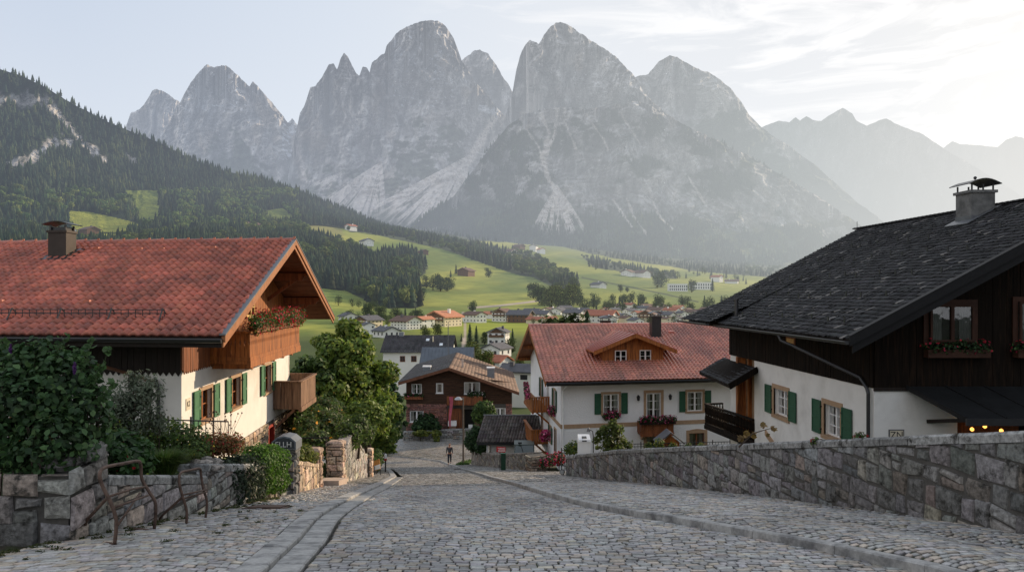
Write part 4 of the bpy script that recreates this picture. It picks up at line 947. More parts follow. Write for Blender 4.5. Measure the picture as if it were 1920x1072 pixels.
# ---------- chalet on the left ----------
LO = np.array([-8.3, 20.0]); Le = np.array([-.992, .125]); Ld_ = np.array([-.06, .998])
lx = frame((*LO, 0), (*Le, 0), (*Ld_, 0))
def LP(s, t, z): return tuple(lx(np.array([[s, t, z]], float))[0])
LH = thing('chalet', 'white chalet with a red clay tile roof and geranium balcony on its lit gable', 'house', (LO[0], LO[1], -5.2))
GF = Face(LO, Ld_, -Le)            # gable face, u = t, n = towards the road
FF = Face(LO, Le, -Ld_)            # long face towards the viewer
M_LWH = mat('cream_render', (.74, .71, .66), rough=.9, var=.08, scale=1.5, bump=.6, bscale=22, bdist=.012, col2=(.56, .53, .47), c2scale=.5, c2lo=.5, c2hi=.75)
wins = [(1.42, 2.38, -3.45, -2.6), (4.27, 5.25, -3.5, -2.58), (8.32, 9.25, -3.52, -2.55)]
facade(LH, GF, 0, 12.4, -4.62, -1.7, wins, M_LWH, depth=.2)
facade(LH, FF, 0, 17, -6, -1.7, [(3.2, 4.6, -3.8, -2.7)], M_LWH, depth=.2)
lw_ = MB(GF.xf); lw_.box(0, 4.6, -.2, 0, -9, -4.62); lw_.build('wall', M_LWH, LH)
core = MB(lx); core.box(.21, 17, .21, 12.2, -8, -1.2); core.build('inner_wall', M_DARK, LH)
fb = MB(lx); fb.box(.0, 17, 12.2, 12.4, -8, -1.7); fb.box(16.8, 17, .0, 12.4, -8, -1.7); fb.build('wall', M_LWH, LH)
for (a, b, c, d) in wins: window(LH, GF, a, b, c, d, fm=M_WOODO, casing=M_OCHRE, cw=.10, shut=M_GREENL, sw=.50, inset=.12, curt=True, rows=2)
window(LH, FF, 3.2, 4.6, -3.8, -2.7, fm=M_WOODO, casing=M_WOODO, cw=.12, cols=3)
# stone plinth on the gable
pc = MB(GF.xf); pc.box(4.6, 8.75, -.2, .02, -9, -4.62); pc.box(9.65, 12.5, -.2, .02, -9, -4.62); pc.box(8.75, 9.65, -.2, .02, -9, -5.85); pc.box(8.75, 9.65, -.2, .02, -4.75, -4.62); pc.build('plinth_core', M_MORTAR, LH)
ps = MB()
A_ = GF.pt(4.6, 0, .02); B_ = GF.pt(8.75, 0, .02); C_ = GF.pt(9.65, 0, .02); D_ = GF.pt(12.5, 0, .02)
stones(ps, A_[:2], B_[:2], (-7.2, -7.4), (-4.62, -4.62), .22, .4, 301, (.42, .34, .26), .04, -1); ps.build('stone_plinth', M_STONE, LH); ps = MB(); stones(ps, C_[:2], D_[:2], (-7.6, -8.), (-4.62, -4.62), .22, .4, 302, (.42, .34, .26), .04, -1)
ps.build('stone_plinth', M_STONE, LH)
M_REDW = mat('red_painted_wood', (.30, .035, .02), rough=.6, var=.2)
cw_ = MB(GF.xf); cw_.box(8.75, 8.85, -.2, .05, -5.85, -4.75); cw_.box(9.55, 9.65, -.2, .05, -5.85, -4.75); cw_.box(8.85, 9.55, -.2, .05, -4.85, -4.75); cw_.box(8.85, 9.55, -.15, .07, -5.85, -5.78); cwo = cw_.build('cellar_window', M_REDW, LH)
q = MB(GF.xf); q.quad((8.85, -.12, -5.8), (9.55, -.12, -5.8), (9.55, -.12, -4.85), (8.85, -.12, -4.85)); q.build('pane', M_GLASS, cwo)
# roof geometry
EZ = -.97; RZ = 1.74; T0 = -1.5; TR = 6.2; T1 = 13.9; S0 = -1.6; S1 = 18.
slope = (RZ-EZ)/(TR-T0)
def rz(t): return RZ-abs(t-TR)*slope
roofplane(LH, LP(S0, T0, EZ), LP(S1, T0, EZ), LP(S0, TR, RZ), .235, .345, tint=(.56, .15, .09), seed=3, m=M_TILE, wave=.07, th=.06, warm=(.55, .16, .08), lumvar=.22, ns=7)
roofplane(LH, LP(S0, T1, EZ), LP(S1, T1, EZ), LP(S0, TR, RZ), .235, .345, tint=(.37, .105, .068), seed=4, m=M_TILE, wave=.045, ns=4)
u = MB(lx)
for (ta, tb) in ((T0, TR), (TR, T1)):
    za, zb = rz(ta)-.03, rz(tb)-.03
    n = 34
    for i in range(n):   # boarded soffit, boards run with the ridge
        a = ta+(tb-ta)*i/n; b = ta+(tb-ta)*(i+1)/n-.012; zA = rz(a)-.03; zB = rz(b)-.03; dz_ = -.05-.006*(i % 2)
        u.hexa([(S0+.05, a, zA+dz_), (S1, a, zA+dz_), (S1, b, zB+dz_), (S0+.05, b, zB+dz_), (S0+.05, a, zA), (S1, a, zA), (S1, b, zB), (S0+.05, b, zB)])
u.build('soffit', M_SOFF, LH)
bb = MB(lx)   # bargeboards
for off, z_hi, z_lo, s_ in ((0, .02, -.24, S0), (1, .05, -.12, S0-.045)):
    for (ta, tb) in ((T0-.02, TR), (T1+.02, TR)):
        za, zb = rz(ta), rz(tb)
        bb.hexa([(s_, ta, za+z_lo), (s_+.045, ta, za+z_lo), (s_+.045, tb, zb+z_lo), (s_, tb, zb+z_lo), (s_, ta, za+z_hi), (s_+.045, ta, za+z_hi), (s_+.045, tb, zb+z_hi), (s_, tb, zb+z_hi)])
bb.build('bargeboard', mat('barge_wood', (.30, .12, .045), rough=.6, var=.3), LH)
fl = MB(lx)
for (ta, tb) in ((T0-.05, TR), (T1+.05, TR)):
    za, zb = rz(ta), rz(tb)
    fl.hexa([(S0-.06, ta, za+.05), (S0+.10, ta, za+.05), (S0+.10, tb, zb+.05), (S0-.06, tb, zb+.05), (S0-.06, ta, za+.085), (S0+.10, ta, za+.085), (S0+.10, tb, zb+.085), (S0-.06, tb, zb+.085)])
fl.build('verge_flashing', M_GREYM, LH)
rc = MB(lx)
x = S0
while x < S1:
    l = .46; pts = []
    for k, (sx, r_) in enumerate(((x, .115), (x+.05, .12), (x+l+.03, .098))):
        pts.append((sx, r_))
    V = []; nf = 8
    for sx, r_ in pts:
        for k in range(nf+1): a = math.pi*k/nf; V.append((sx, TR+r_*1.15*math.cos(a), RZ+.005+r_*math.sin(a)*.95))
    f = [(i*(nf+1)+k, i*(nf+1)+k+1, (i+1)*(nf+1)+k+1, (i+1)*(nf+1)+k) for i in range(2) for k in range(nf)]
    g = .8+.4*random.Random(int(x*100)).random(); rc.col = (.38*g, .11*g, .065*g); rc.add(V, f+[tuple(range(nf+1))]); 
    rc.col = (.42, .15, .08); rc.box(x-.02, x+.05, TR-.02, TR+.02, RZ+.09, RZ+.15)
    x += l
rc.build('ridge_tiles', M_TILE, LH)
vt = MB(lx); vt.col = (.45, .13, .07)
for (sx, tt) in ((.9, 5.3), (2.6, 5.2), (3.35, 5.2), (4.9, 5.3), (6.6, 5.3), (2.8, .55), (5.3, .55), (7.2, .55), (11.9, .5)):
    z = rz(tt)+.05; vt.add([(sx-.11, tt-.13, z-.05), (sx+.11, tt-.13, z-.05), (sx+.10, tt+.16, z+.05), (sx-.10, tt+.16, z+.05), (sx-.08, tt-.13, z+.06), (sx+.08, tt-.13, z+.06)], [(0, 1, 5, 4), (4, 5, 2, 3), (0, 4, 3), (1, 2, 5)])
vt.build('vent_tile', M_TILE, LH)
sg = MB(lx)
def RP(s, t, up=0): return (s, t, rz(t)+up)
for up in (.07, .16, .25): sg.tube([RP(.25, -.52, up), RP(14, -.52, up)], .012, 5)
x = .25
while x < 14:
    sg.tube([RP(x, -.52, .03), RP(x, -.52, .26)], .012, 4); x += .19
for x in np.arange(.3, 14, 1.35): sg.bar(RP(x, -.75, .05), RP(x, -.50, .28), .03, .03); sg.bar(RP(x, -.50, .28), RP(x, -.30, .07), .03, .02)
sg.build('snow_guard', M_BLACK, LH)
def gutter(parent, xf, a, b, r=.075, m=M_BLACK, n=7):
    mb = MB(xf); a = np.array(a, float); b = np.array(b, float); d = (b-a)/np.linalg.norm(b-a); side = np.array([-d[1], d[0], 0]); V = []
    for p in (a, b):
        for k in range(n+1): an = math.pi+math.pi*k/n; V.append(tuple(p+side*r*math.cos(an)+np.array([0, 0, r*math.sin(an)])))
        for k in range(n, -1, -1): an = math.pi+math.pi*k/n; V.append(tuple(p+side*(r-.008)*math.cos(an)+np.array([0, 0, (r-.008)*math.sin(an)+.001])))
    m_ = 2*(n+1); f = [(k, (k+1) % m_, m_+(k+1) % m_, m_+k) for k in range(m_)]+[tuple(range(n+1)), tuple(range(m_, m_+n+1))]
    mb.add(V, f); mb.tube([a+side*r, b+side*r], .014, 5); mb.tube([a-side*r, b-side*r], .014, 5); return mb.build('gutter', m, parent)
gutter(LH, lx, (S0+.02, T0-.10, EZ-.06), (S1, T0-.10, EZ-.06), .085)
fa = MB(lx); fa.box(S0+.05, S1, T0-.01, T0+.04, EZ-.25, EZ-.02); fa.build('fascia', M_WOODD, LH)
dp = MB(lx); dp.tube([(2.45, T0-.1, EZ-.12), (2.40, T0-.06, EZ-.35), (2.3, T0+.02, EZ-.48), (1.15, -.12, -2.05), (.62, -.1, -2.25)], .045, 8); dp.build('downpipe', mat('copper_brown', (.16, .08, .05), rough=.5, metal=.4), LH)
dp = MB(lx); dp.tube([(.66, -.1, -2.15), (.58, -.1, -2.35), (.58, -.1, -5)], .05, 8); dp.build('downpipe', M_BLACK, LH)
# plank skirt
ztop = lambda t: rz(t)-.08
planks(LH, GF, 0, 12.4, -1.92, 3, .155, M_WOODO, n0=.005, th=.03, topf=ztop, bot=None, seed=3, name='cladding')
planks(LH, GF, 0.0, 2.9, -1.93, -1.2, .15, M_WOODR, n0=.04, th=.028, bot=.08, seed=5)
planks(LH, FF, 0, 17, -1.95, -.55, .16, M_WOODD, n0=.0, th=.03, bot=.10, seed=4)
corner = MB(lx); corner.box(-.05, .0, -.05, .0, -1.9, -.6); corner.build('corner_board', M_WOODR, LH)
window(LH, Face(GF.pt(0, 0, .05)[:2], Ld_, -Le), 5.75, 6.75, -.72, .18, fm=mat('yellow_frame', (.62, .42, .16), rough=.5, var=.1), inset=-.03, casing=None, sill=True, cols=2, rows=3)
for t in (1.2, 3.7, 6.2, 8.7, 11.2):
    pl = MB(lx); z = rz(t)-.10; pl.box(S0+.28, .0, t-.10, t+.10, z-.26, z)
    V = [(S0+.28, z), (S0+.12, z), (S0+.10, z-.10), (S0+.2, z-.14), (S0+.22, z-.2), (S0+.28, z-.26)]
    pl.prism([(a, t-.10, b) for a, b in V], (0, .2, 0))
    if t != 6.2: pl.bar((-.02, t, z-.95), (S0+.55, t, z-.24), .12, .12, up=(0, 1, 0))
    pl.build('purlin', M_WOODR, LH)
# balcony with carved boards
bal = MB(lx); t0, t1, sb, zb, zt_ = 2.1, 8.7, -1.2, -1.92, -1.02
bal.box(sb, 0, t0, t1, zb, zb+.12); bal.box(sb-.05, sb+.06, t0-.05, t1+.05, zb-.10, zb+.10)
for t in np.arange(t0+.4, t1, 1.3): bal.box(sb+.02, 0, t-.07, t+.07, zb-.17, zb)
balo = bal.build('balcony', M_WOODO, LH)
BF = Face(LP(sb, 0, 0)[:2], Ld_, -Le); BS = Face(LP(0, t0, 0)[:2], -Le, -Ld_)
for fc, a, b in ((BF, t0, t1), (BS, 0, 1.2)):
    mb = MB(fc.xf); n = int(round((b-a)/.13)); w_ = (b-a)/n
    for i in range(n):
        x0 = a+i*w_+.006; x1 = x0+w_-.012; xm = (x0+x1)/2; c = .018
        za_, zb_ = zb+.06, zt_-.03
        # board with a notch between neighbours
        prof = [(x0, za_), (x1, za_), (x1, za_+.45), (x1-c, za_+.5), (x1-c, za_+.56), (x1, za_+.6), (x1, zb_), (x0, zb_), (x0, za_+.6), (x0+c, za_+.56), (x0+c, za_+.5), (x0, za_+.45)]
        mb.prism([(p, -.012, z) for p, z in prof], (0, .024, 0))
    mb.build('balustrade', M_WOODO, balo)
    rl = MB(fc.xf); rl.box(a-.06, b+.06, -.06, .07, zt_-.05, zt_); rl.box(a, b, .0, .03, zb+.10, zb+.2); rl.build('handrail', M_WOODO, balo)
fbx = MB(BF.xf); fbx.box(2.3, 8.5, -.02, .18, zt_-.04, zt_+.12); fbx.build('flower_box', M_WOODR, LH)
flowerbox(LH, BF.xf, 2.2, 8.6, -.1, .25, zt_+.1, .38, 6200, 1250, RED, 11, size=.042, leafs=GRN+[(.10, .14, .035)], fs=.055, droop=.2)
# side balcony, grey wood
b2 = MB(lx); a0, a1, zb2, zt2 = 9.6, 12.5, -4.25, -3.2
b2.box(-1.05, 0.0, a0, a1, zb2, zb2+.12); b2.box(-1.12, -1.0, a0-.06, a1, zb2-.08, zb2+.1); b2.bar((0, a0+.2, zb2-.75), (-.8, a0+.2, zb2-.02), .1, .1, up=(0, 1, 0)); b2.bar((0, a1-.2, zb2-.75), (-.8, a1-.2, zb2-.02), .1, .1, up=(0, 1, 0))
b2o = b2.build('balcony', M_WOODG, LH, label='grey weathered wooden side balcony')
planks(b2o, Face(LP(0, a0, 0)[:2], -Le, -Ld_), 0, 1.05, zb2+.02, zt2-.05, .15, M_WOODG, th=.03, name='balustrade', gap=.006)
planks(b2o, Face(LP(-1.05, 0, 0)[:2], Ld_, -Le), a0, a1, zb2+.02, zt2-.05, .15, M_WOODG, th=.03, name='balustrade', gap=.006, seed=3)
planks(b2o, Face(LP(0, a1, 0)[:2], -Le, -Ld_), 0, 1.05, zb2+.02, zt2-.05, .15, M_WOODG, th=.03, name='balustrade', gap=.006, seed=4)
r2 = MB(lx); r2.box(-1.12, .05, a0-.08, a0+.07, zt2-.05, zt2); r2.box(-1.13, -.98, a0+.07, a1, zt2-.05, zt2); r2.box(-1.12, .05, a1, a1+.1, zt2-.05, zt2); r2.build('handrail', M_WOODG, b2o)
# chimney
M_CHD = mat('chimney_brown', (.045, .035, .028), rough=.6, var=.2)
ch = MB(lx); cs, ct_ = 5.55, 4.45; zc = rz(ct_)
ch.box(cs, cs+.62, ct_, ct_+.66, zc-.3, 2.02); ch.box(cs-.04, cs+.66, ct_-.04, ct_+.70, 1.96, 2.03)
cho = ch.build('chimney', M_CHD, LH)
fs_ = MB(lx); fs_.hexa([(cs-.25, ct_-.3, rz(ct_-.3)+.04), (cs+.8, ct_-.3, rz(ct_-.3)+.04), (cs+.8, ct_+.8, rz(ct_+.8)+.04), (cs-.25, ct_+.8, rz(ct_+.8)+.04), (cs-.25, ct_-.3, rz(ct_-.3)+.09), (cs+.8, ct_-.3, rz(ct_-.3)+.09), (cs+.8, ct_+.8, rz(ct_+.8)+.09), (cs-.25, ct_+.8, rz(ct_+.8)+.09)]); fs_.build('flashing', M_BLACK, cho)
cp = MB(lx)
for a in (cs+.03, cs+.53):
    for b in (ct_+.03, ct_+.57): cp.box(a, a+.06, b, b+.06, 2.03, 2.2)
V = []; k = 9
for i in range(k):
    x = cs-.16+.94*i/(k-1); z = 2.2+.10*math.sin(math.pi*i/(k-1))
    for y in (ct_-.12, ct_+.78):
        for dz_ in (0, .022): V.append((x, y, z+dz_))
cp.add(V, sum([[(4*i, 4*i+2, 4*i+6, 4*i+4), (4*i+1, 4*i+5, 4*i+7, 4*i+3), (4*i, 4*i+4, 4*i+5, 4*i+1), (4*i+2, 4*i+3, 4*i+7, 4*i+6)] for i in range(k-1)], []))
cp.box(cs+.08, cs+.54, ct_+.08, ct_+.58, 2.03, 2.14)
cp.build('cowl', M_BLACK, cho)
def textobj(txt, size, pos, rot, m, parent, name='lettering', ext=.004):
    cu = bpy.data.curves.new(name, 'FONT'); cu.body = txt; cu.size = size; cu.extrude = ext; cu.align_x = 'CENTER'; cu.align_y = 'CENTER'
    o = bpy.data.objects.new('tmp', cu); COL.objects.link(o); dg = bpy.context.evaluated_depsgraph_get(); dg.update()
    me = bpy.data.meshes.new_from_object(o.evaluated_get(dg)); bpy.data.objects.remove(o)
    me.materials.clear(); me.materials.append(m); M = Matrix.Translation(Vector(pos)-wloc(parent)) @ rot.to_4x4(); me.transform(M)
    ob = bpy.data.objects.new(name, me); COL.objects.link(ob); ob.parent = parent; return ob
def facerot(u, n): 
    u = Vector((*u, 0)).normalized(); z = Vector((0, 0, 1)); n = Vector((*n, 0)).normalized(); return Matrix((u, z, u.cross(z))).transposed()
M_TXT = mat('dark_paint', (.03, .03, .03), rough=.7, bump=0)
hn = MB(GF.xf); hn.box(.30, .62, .0, .02, -2.96, -2.66); hno = hn.build('name_plate', mat('plate_cream', (.62, .56, .44), rough=.7, var=.1), LH)
textobj('K2', .2, GF.pt(.46, -2.81, .022), facerot(Ld_, -Le), M_TXT, hno)
# ---------- large white house with the wooden dormer ----------
MO = np.array([3.02, 49.0]); Me = np.array([.975, .215]); Md = np.array([-.09, .996])
mx_ = frame((*MO, 0), (*Me, 0), (*Md, 0))
def MP(s, t, z): return tuple(mx_(np.array([[s, t, z]], float))[0])
MH = thing('guest_house', 'large white house with glossy red tile roof and wooden dormer beyond the retaining wall', 'house', (MO[0], MO[1], -10.4))
MF = Face(MO, Me, -Md); MG = Face(MO, Md, -Me)
M_MWH = mat('white_plaster', (.82, .82, .82), rough=.92, var=.05, scale=1., bump=.9, bscale=12, bdist=.03)
dw = [(2.72, 3.76, -7.42, -6.2), (5.58, 6.58, -8.3, -6.2), (8.37, 9.43, -7.45, -6.2), (5.6, 6.6, -10.2, -8.85), (8.5, 9.55, -9.95, -8.85), (12.2, 13.2, -7.4, -6.2)]
facade(MH, MF, 0, 18, -11, -5.0, dw, M_MWH)
gw = [(2.2, 3.2, -7.5, -6.2), (5.6, 6.6, -8.0, -6.1), (9.0, 10., -7.5, -6.2), (2.0, 2.9, -10.5, -8.7), (4.2, 5.0, -9.9, -8.9), (8.6, 9.6, -10.4, -8.6)]
E0, E1 = -5.27, -2.22; mT0, mTR, mT1 = -1., 8.2, 17.4; ms = (E1-E0)/(mTR-mT0)
def mz(t): return E1-abs(t-mTR)*ms
facade(MH, MG, 0, 16.4, -11, -1.5, gw, M_MWH, topf=(lambda t: mz(t)-.1, [8.2]))
c = MB(mx_); c.box(.2, 17.8, .2, 16.2, -11, -5.2); c.build('inner_wall', M_DARK, MH)
for i, (a, b, c_, d) in enumerate(dw):
    if i in (0, 2, 5): window(MH, MF, a, b, c_, d, casing=M_OCHRE, cw=.14, shut=M_GREEN, sw=.42, rows=3, fr=.07, inset=.05)
    elif i == 1: window(MH, MF, a, b, c_, d, casing=M_OCHRE, cw=.17, rows=4, fr=.08, sill=False, inset=.05)
    else: window(MH, MF, a, b, c_, d, fm=M_WOODR if i == 4 else M_GREYM, casing=M_OCHRE, cw=.2, rows=1, cols=2 if i == 4 else 1, inset=.08)
ar = MB(MF.xf)   # arched tops over the ground floor openings
for (a, b) in ((5.6, 6.6), (8.5, 9.55)):
    n = 8; m_ = (a+b)/2; w_ = (b-a)/2+.2; hh = .17 if a < 6 else .08
    pts = [(m_-w_*.75+1.5*w_*k/n, -8.66+hh*math.sin(math.pi*k/n)) for k in range(n+1)]
    ar = MB(MF.xf); ar.prism([(x, -.02, z) for x, z in pts], (0, .055, 0)); ar.build('window_arch', M_OCHRE, MH)
for i, (a, b, c_, d) in enumerate(gw):
    window(MH, MG, a, b, c_, d, casing=M_OCHRE if i not in (1,) else None, cw=.12, shut=M_GREEN if i in (0, 2, 4) else None, sw=.4, rows=3, fm=M_WHT if i < 3 else M_WOODR)
bl = MB(MF.xf); bl.box(-.03, 4.98, 0, .03, -8.25, -8.0); bl.build('belt_course', M_OCHRE, MH)
bl = MB(MF.xf); bl.box(7.25, 18, 0, .03, -8.25, -8.0); bl.build('belt_course', M_OCHRE, MH)
bl = MB(MG.xf); bl.box(-.03, 16.4, 0, .03, -8.25, -8.0); bl.build('belt_course', M_OCHRE, MH)
S0m, S1m = -1.15, 17.
TT = (.52, .165, .10)
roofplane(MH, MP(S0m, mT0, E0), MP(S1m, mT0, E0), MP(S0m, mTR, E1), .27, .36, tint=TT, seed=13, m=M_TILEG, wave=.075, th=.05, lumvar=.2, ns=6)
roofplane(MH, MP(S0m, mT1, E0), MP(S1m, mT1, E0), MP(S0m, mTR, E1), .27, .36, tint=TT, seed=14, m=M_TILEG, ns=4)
rc = MB(mx_); rc.col = TT; x = S0m
while x < S1m: rc.tube([(x, mTR, E1+.02), (x+.42, mTR, E1+.02)], [.13, .115], 8); x += .4
rc.build('ridge_tiles', M_TILEG, MH)
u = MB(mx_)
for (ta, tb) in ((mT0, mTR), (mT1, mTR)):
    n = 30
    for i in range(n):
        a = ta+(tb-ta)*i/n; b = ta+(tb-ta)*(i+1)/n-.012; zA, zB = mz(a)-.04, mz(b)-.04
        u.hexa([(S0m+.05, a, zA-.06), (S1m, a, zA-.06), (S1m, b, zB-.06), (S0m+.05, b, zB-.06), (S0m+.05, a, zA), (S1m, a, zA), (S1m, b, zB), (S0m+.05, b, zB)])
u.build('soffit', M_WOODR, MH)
bb = MB(mx_)
for (ta, tb) in ((mT0-.02, mTR), (mT1+.02, mTR)):
    za, zb = mz(ta), mz(tb); bb.hexa([(S0m, ta, za-.26), (S0m+.06, ta, za-.26), (S0m+.06, tb, zb-.26), (S0m, tb, zb-.26), (S0m, ta, za+.02), (S0m+.06, ta, za+.02), (S0m+.06, tb, zb+.02), (S0m, tb, zb+.02)])
bb.build('bargeboard', M_WOODO, MH)
for t in (-.4, 3.2, 8.2, 13.2, 16.8):
    p = MB(mx_); z = mz(t)-.10; p.box(S0m+.2, .2, t-.11, t+.11, z-.26, z); p.build('purlin', M_WOODO, MH)
gutter(MH, mx_, (S0m, mT0-.09, E0-.06), (S1m, mT0-.09, E0-.06), .09)
f_ = MB(mx_); f_.box(S0m+.1, S1m, mT0, mT0+.04, E0-.24, E0-.03); f_.build('fascia', M_BLACK, MH)
# flower window boxes and balcony
flowerbox(MH, MF.xf, 2.75, 3.75, .05, .25, -7.62, .30, 450, 200, PINK, 21, size=.075, fs=.08, leafs=DGRN)
flowerbox(MH, MG.xf, 2.2, 3.2, .05, .3, -7.7, .4, 300, 200, PINK, 22, size=.08, fs=.09, leafs=DGRN)
b = MB(mx_); a0, a1 = 5.0, 7.15; pr = -.85; zb, zt_ = -8.72, -7.9
b.box(a0, a1, pr, 0, zb, zb+.1); b.box(a0-.04, a1+.04, pr-.05, pr+.06, zb-.07, zb+.12); bo = b.build('balcony', M_WOODR, MH)
planks(bo, Face(MP(0, pr, 0)[:2], Me, -Md), a0, a1, zb+.1, zt_, .14, M_WOODR, name='balustrade')
for sx in (a0, a1): planks(bo, Face(MP(sx, 0, 0)[:2], -Md, Me if sx == a1 else -Me), 0, .85, zb+.1, zt_, .14, M_WOODR, name='balustrade')
fb_ = MB(mx_); fb_.box(a0-.12, a1+.12, pr-.22, pr+.02, zt_-.12, zt_+.08); fb_.build('flower_box', M_WOODD, MH)
for sx in (a0+.2, a1-.35): k = MB(mx_); k.prism([(sx, 0, zb-.4), (sx, 0, zb), (sx, -.6, zb), (sx, -.5, zb-.2)], (.16, 0, 0)); k.build('bracket', M_OCHRE, MH)
flowerbox(MH, mx_, a0-.1, a1+.1, pr-.28, pr+.05, zt_+.05, .30, 900, 300, PINK, 23, size=.075, fs=.085, leafs=DGRN)
for sx in (5.0, 7.15):   # wall lanterns
    l = MB(mx_); l.bar((sx, 0, -6.35), (sx, -.18, -6.3), .04, .04); lo_ = l.build('wall_lantern', M_BLACK, MH)
    l = MB(); q = MP(sx, -.2, -6.62); l.lathe([(.03, -.04), (.08, 0), (.11, .2), (.13, .22), (.03, .32)], q, 8); l.build('lantern_cage', M_BLACK, lo_)
# side balconies on the gable
for (ta, tb, z0, z1) in ((5.2, 10.6, -8.0, -7.0), (6.0, 10.6, -10.3, -9.35)):
    b = MB(mx_); b.box(-1.15, 0, ta, tb, z0, z0+.14); b.box(-1.22, -1.1, ta-.05, tb+.05, z0-.08, z0+.12); b.bar((0, ta+.2, z0-.8), (-.9, ta+.2, z0), .12, .12, up=(0, 1, 0)); bo = b.build('balcony', M_WOODO, MH)
    planks(bo, Face(MP(0, ta, 0)[:2], -Me, -Md), 0, 1.15, z0+.1, z1, .17, M_WOODO, name='balustrade', gap=.03)
    planks(bo, Face(MP(-1.15, 0, 0)[:2], Md, -Me), ta, tb, z0+.1, z1, .17, M_WOODO, name='balustrade', gap=.03)
    r = MB(mx_); r.box(-1.25, -1.05, ta-.05, tb+.05, z1, z1+.06); r.box(-1.05, 0, ta-.05, ta+.1, z1, z1+.06); r.build('handrail', M_WOODO, bo)
flowerbox(MH, mx_, -1.45, -1.15, 5.2, 10.6, -6.95, .4, 900, 380, PINK, 24, size=.08, fs=.09, leafs=DGRN)
# dormer
DS0, DS1 = 3.05, 7.25; dT = 1.75; dzb = mz(dT)-.03; dE = -3.72; dR = -2.62; dm = (DS0+DS1)/2; dOH = .75
df = Face(MP(0, dT, 0)[:2], Me, -Md)
def dz(s, half=(DS1-DS0)/2+.75): return dR-abs(s-dm)/half*(dR-dE)
dh = [(DS0+.85, DS0+1.65, -4.42, -3.62), (DS1-1.65, DS1-.85, -4.42, -3.62)]
dorm = facade(MH, df, DS0, DS1, dzb-.1, -2.5, dh, M_WOODO, name='dormer', depth=.1, topf=(lambda s: dz(s)-.05, [dm]))
planks(dorm, Face(MP(0, dT, 0)[:2], Me, -Md), DS0, DS0+.85, dzb, -2.5, .14, M_WOODO, n0=.003, th=.02, topf=lambda s: dz(s)-.06)
planks(dorm, df, DS0+1.65, DS1-1.65, dzb, -2.5, .14, M_WOODO, n0=.003, th=.02, topf=lambda s: dz(s)-.06, seed=2)
planks(dorm, df, DS1-.85, DS1, dzb, -2.5, .14, M_WOODO, n0=.003, th=.02, topf=lambda s: dz(s)-.06, seed=3)
sd = MB(mx_)
for s in (DS0, DS1):
    tb = mTR-(E1-(dE+.2))/ms; sd.quad((s, dT, dzb), (s, dT, dz(s)-.05), (s, tb+1, dz(s)-.05))
sd.build('dormer_side', M_WOODO, dorm)
ib = MB(mx_); ib.box(DS0+.3, DS1-.3, dT+.3, dT+.32, dzb, -3.5); ib.build('dormer_inside', M_DARK, dorm)
for h in dh: window(MH, df, *h, rows=2, fr=.06, inset=.0, casing=None, curt=False)
for sg_ in (-1, 1):
    half = (DS1-DS0)/2+.75; se = dm+sg_*half; tE = mTR-(E1-dE)/ms; tR = mTR-(E1-dR)/ms
    A = MP(se, dT-dOH, dE); B = MP(dm, dT-dOH, dR); C_ = MP(dm, tR, dR); D_ = MP(se, tE, dE)
    mb = MB(); mb.add([A, B, C_, D_]+[tuple(np.array(p)+(0, 0, .07)) for p in (A, B, C_, D_)], [(0, 1, 2, 3), (4, 5, 6, 7), (0, 1, 5, 4), (0, 3, 7, 4)]); mb.build('dormer_soffit', M_WOODO, dorm)
    mb = MB(); n = 6; A, B, C_, D_ = [np.array(p)+np.array((0, 0, .09)) for p in (A, B, C_, D_)]
    mb.add([tuple(A-(0, 0, .02)), tuple(B-(0, 0, .02)), tuple(C_), tuple(D_), tuple(A+(0, 0, .01)), tuple(B+(0, 0, .01)), tuple(C_+(0, 0, .01)), tuple(D_+(0, 0, .01))], [(4, 5, 6, 7), (0, 1, 5, 4), (0, 3, 7, 4)])
    for i in range(n+1):
        f = i/n; p = A+(D_-A)*f; q = B+(C_-B)*f; mb.bar(p+(0, 0, .03), q+(0, 0, .03), .035, .05)
    mb.build('dormer_roof', mat('red_sheet_roof', (.33, .085, .055), rough=.3, var=.15, scale=2, bump=.1, spec=.6), dorm)
    bb = MB(mx_); z0_, z1_ = dE, dR; bb.hexa([(se, dT-dOH-.03, z0_-.14), (se, dT-dOH+.03, z0_-.14), (dm, dT-dOH+.03, z1_-.14), (dm, dT-dOH-.03, z1_-.14), (se, dT-dOH-.03, z0_+.1), (se, dT-dOH+.03, z0_+.1), (dm, dT-dOH+.03, z1_+.1), (dm, dT-dOH-.03, z1_+.1)]); bb.build('bargeboard', M_WOODO, dorm)
for s in (DS0+.1, dm, DS1-.1): p = MB(mx_); z = dz(s)-.06; p.box(s-.08, s+.08, dT-dOH+.05, dT, z-.16, z); p.build('purlin', M_WOODO, dorm)
def chimney(parent, xf, s0, s1, t0, t1, zb, zt, m=M_BLACK, cap='arch', capm=M_GREYM):
    c = MB(xf); c.box(s0, s1, t0, t1, zb, zt); c.box(s0-.05, s1+.05, t0-.05, t1+.05, zt-.08, zt); co_ = c.build('chimney', m, parent)
    k = MB(xf)
    for a in (s0+.03, s1-.08):
        for b in (t0+.03, t1-.08): k.box(a, a+.05, b, b+.05, zt, zt+.2)
    n = 9; V = []
    for i in range(n):
        x = s0-.14+(s1-s0+.28)*i/(n-1); z = zt+.2+(.14*math.sin(math.pi*i/(n-1)) if cap == 'arch' else 0)
        for y in (t0-.12, t1+.12):
            for d_ in (0, .025): V.append((x, y, z+d_))
    k.add(V, sum([[(4*i, 4*i+2, 4*i+6, 4*i+4), (4*i+1, 4*i+5, 4*i+7, 4*i+3), (4*i, 4*i+4, 4*i+5, 4*i+1), (4*i+2, 4*i+3, 4*i+7, 4*i+6)] for i in range(n-1)], []))
    k.build('cowl', capm, co_); return co_
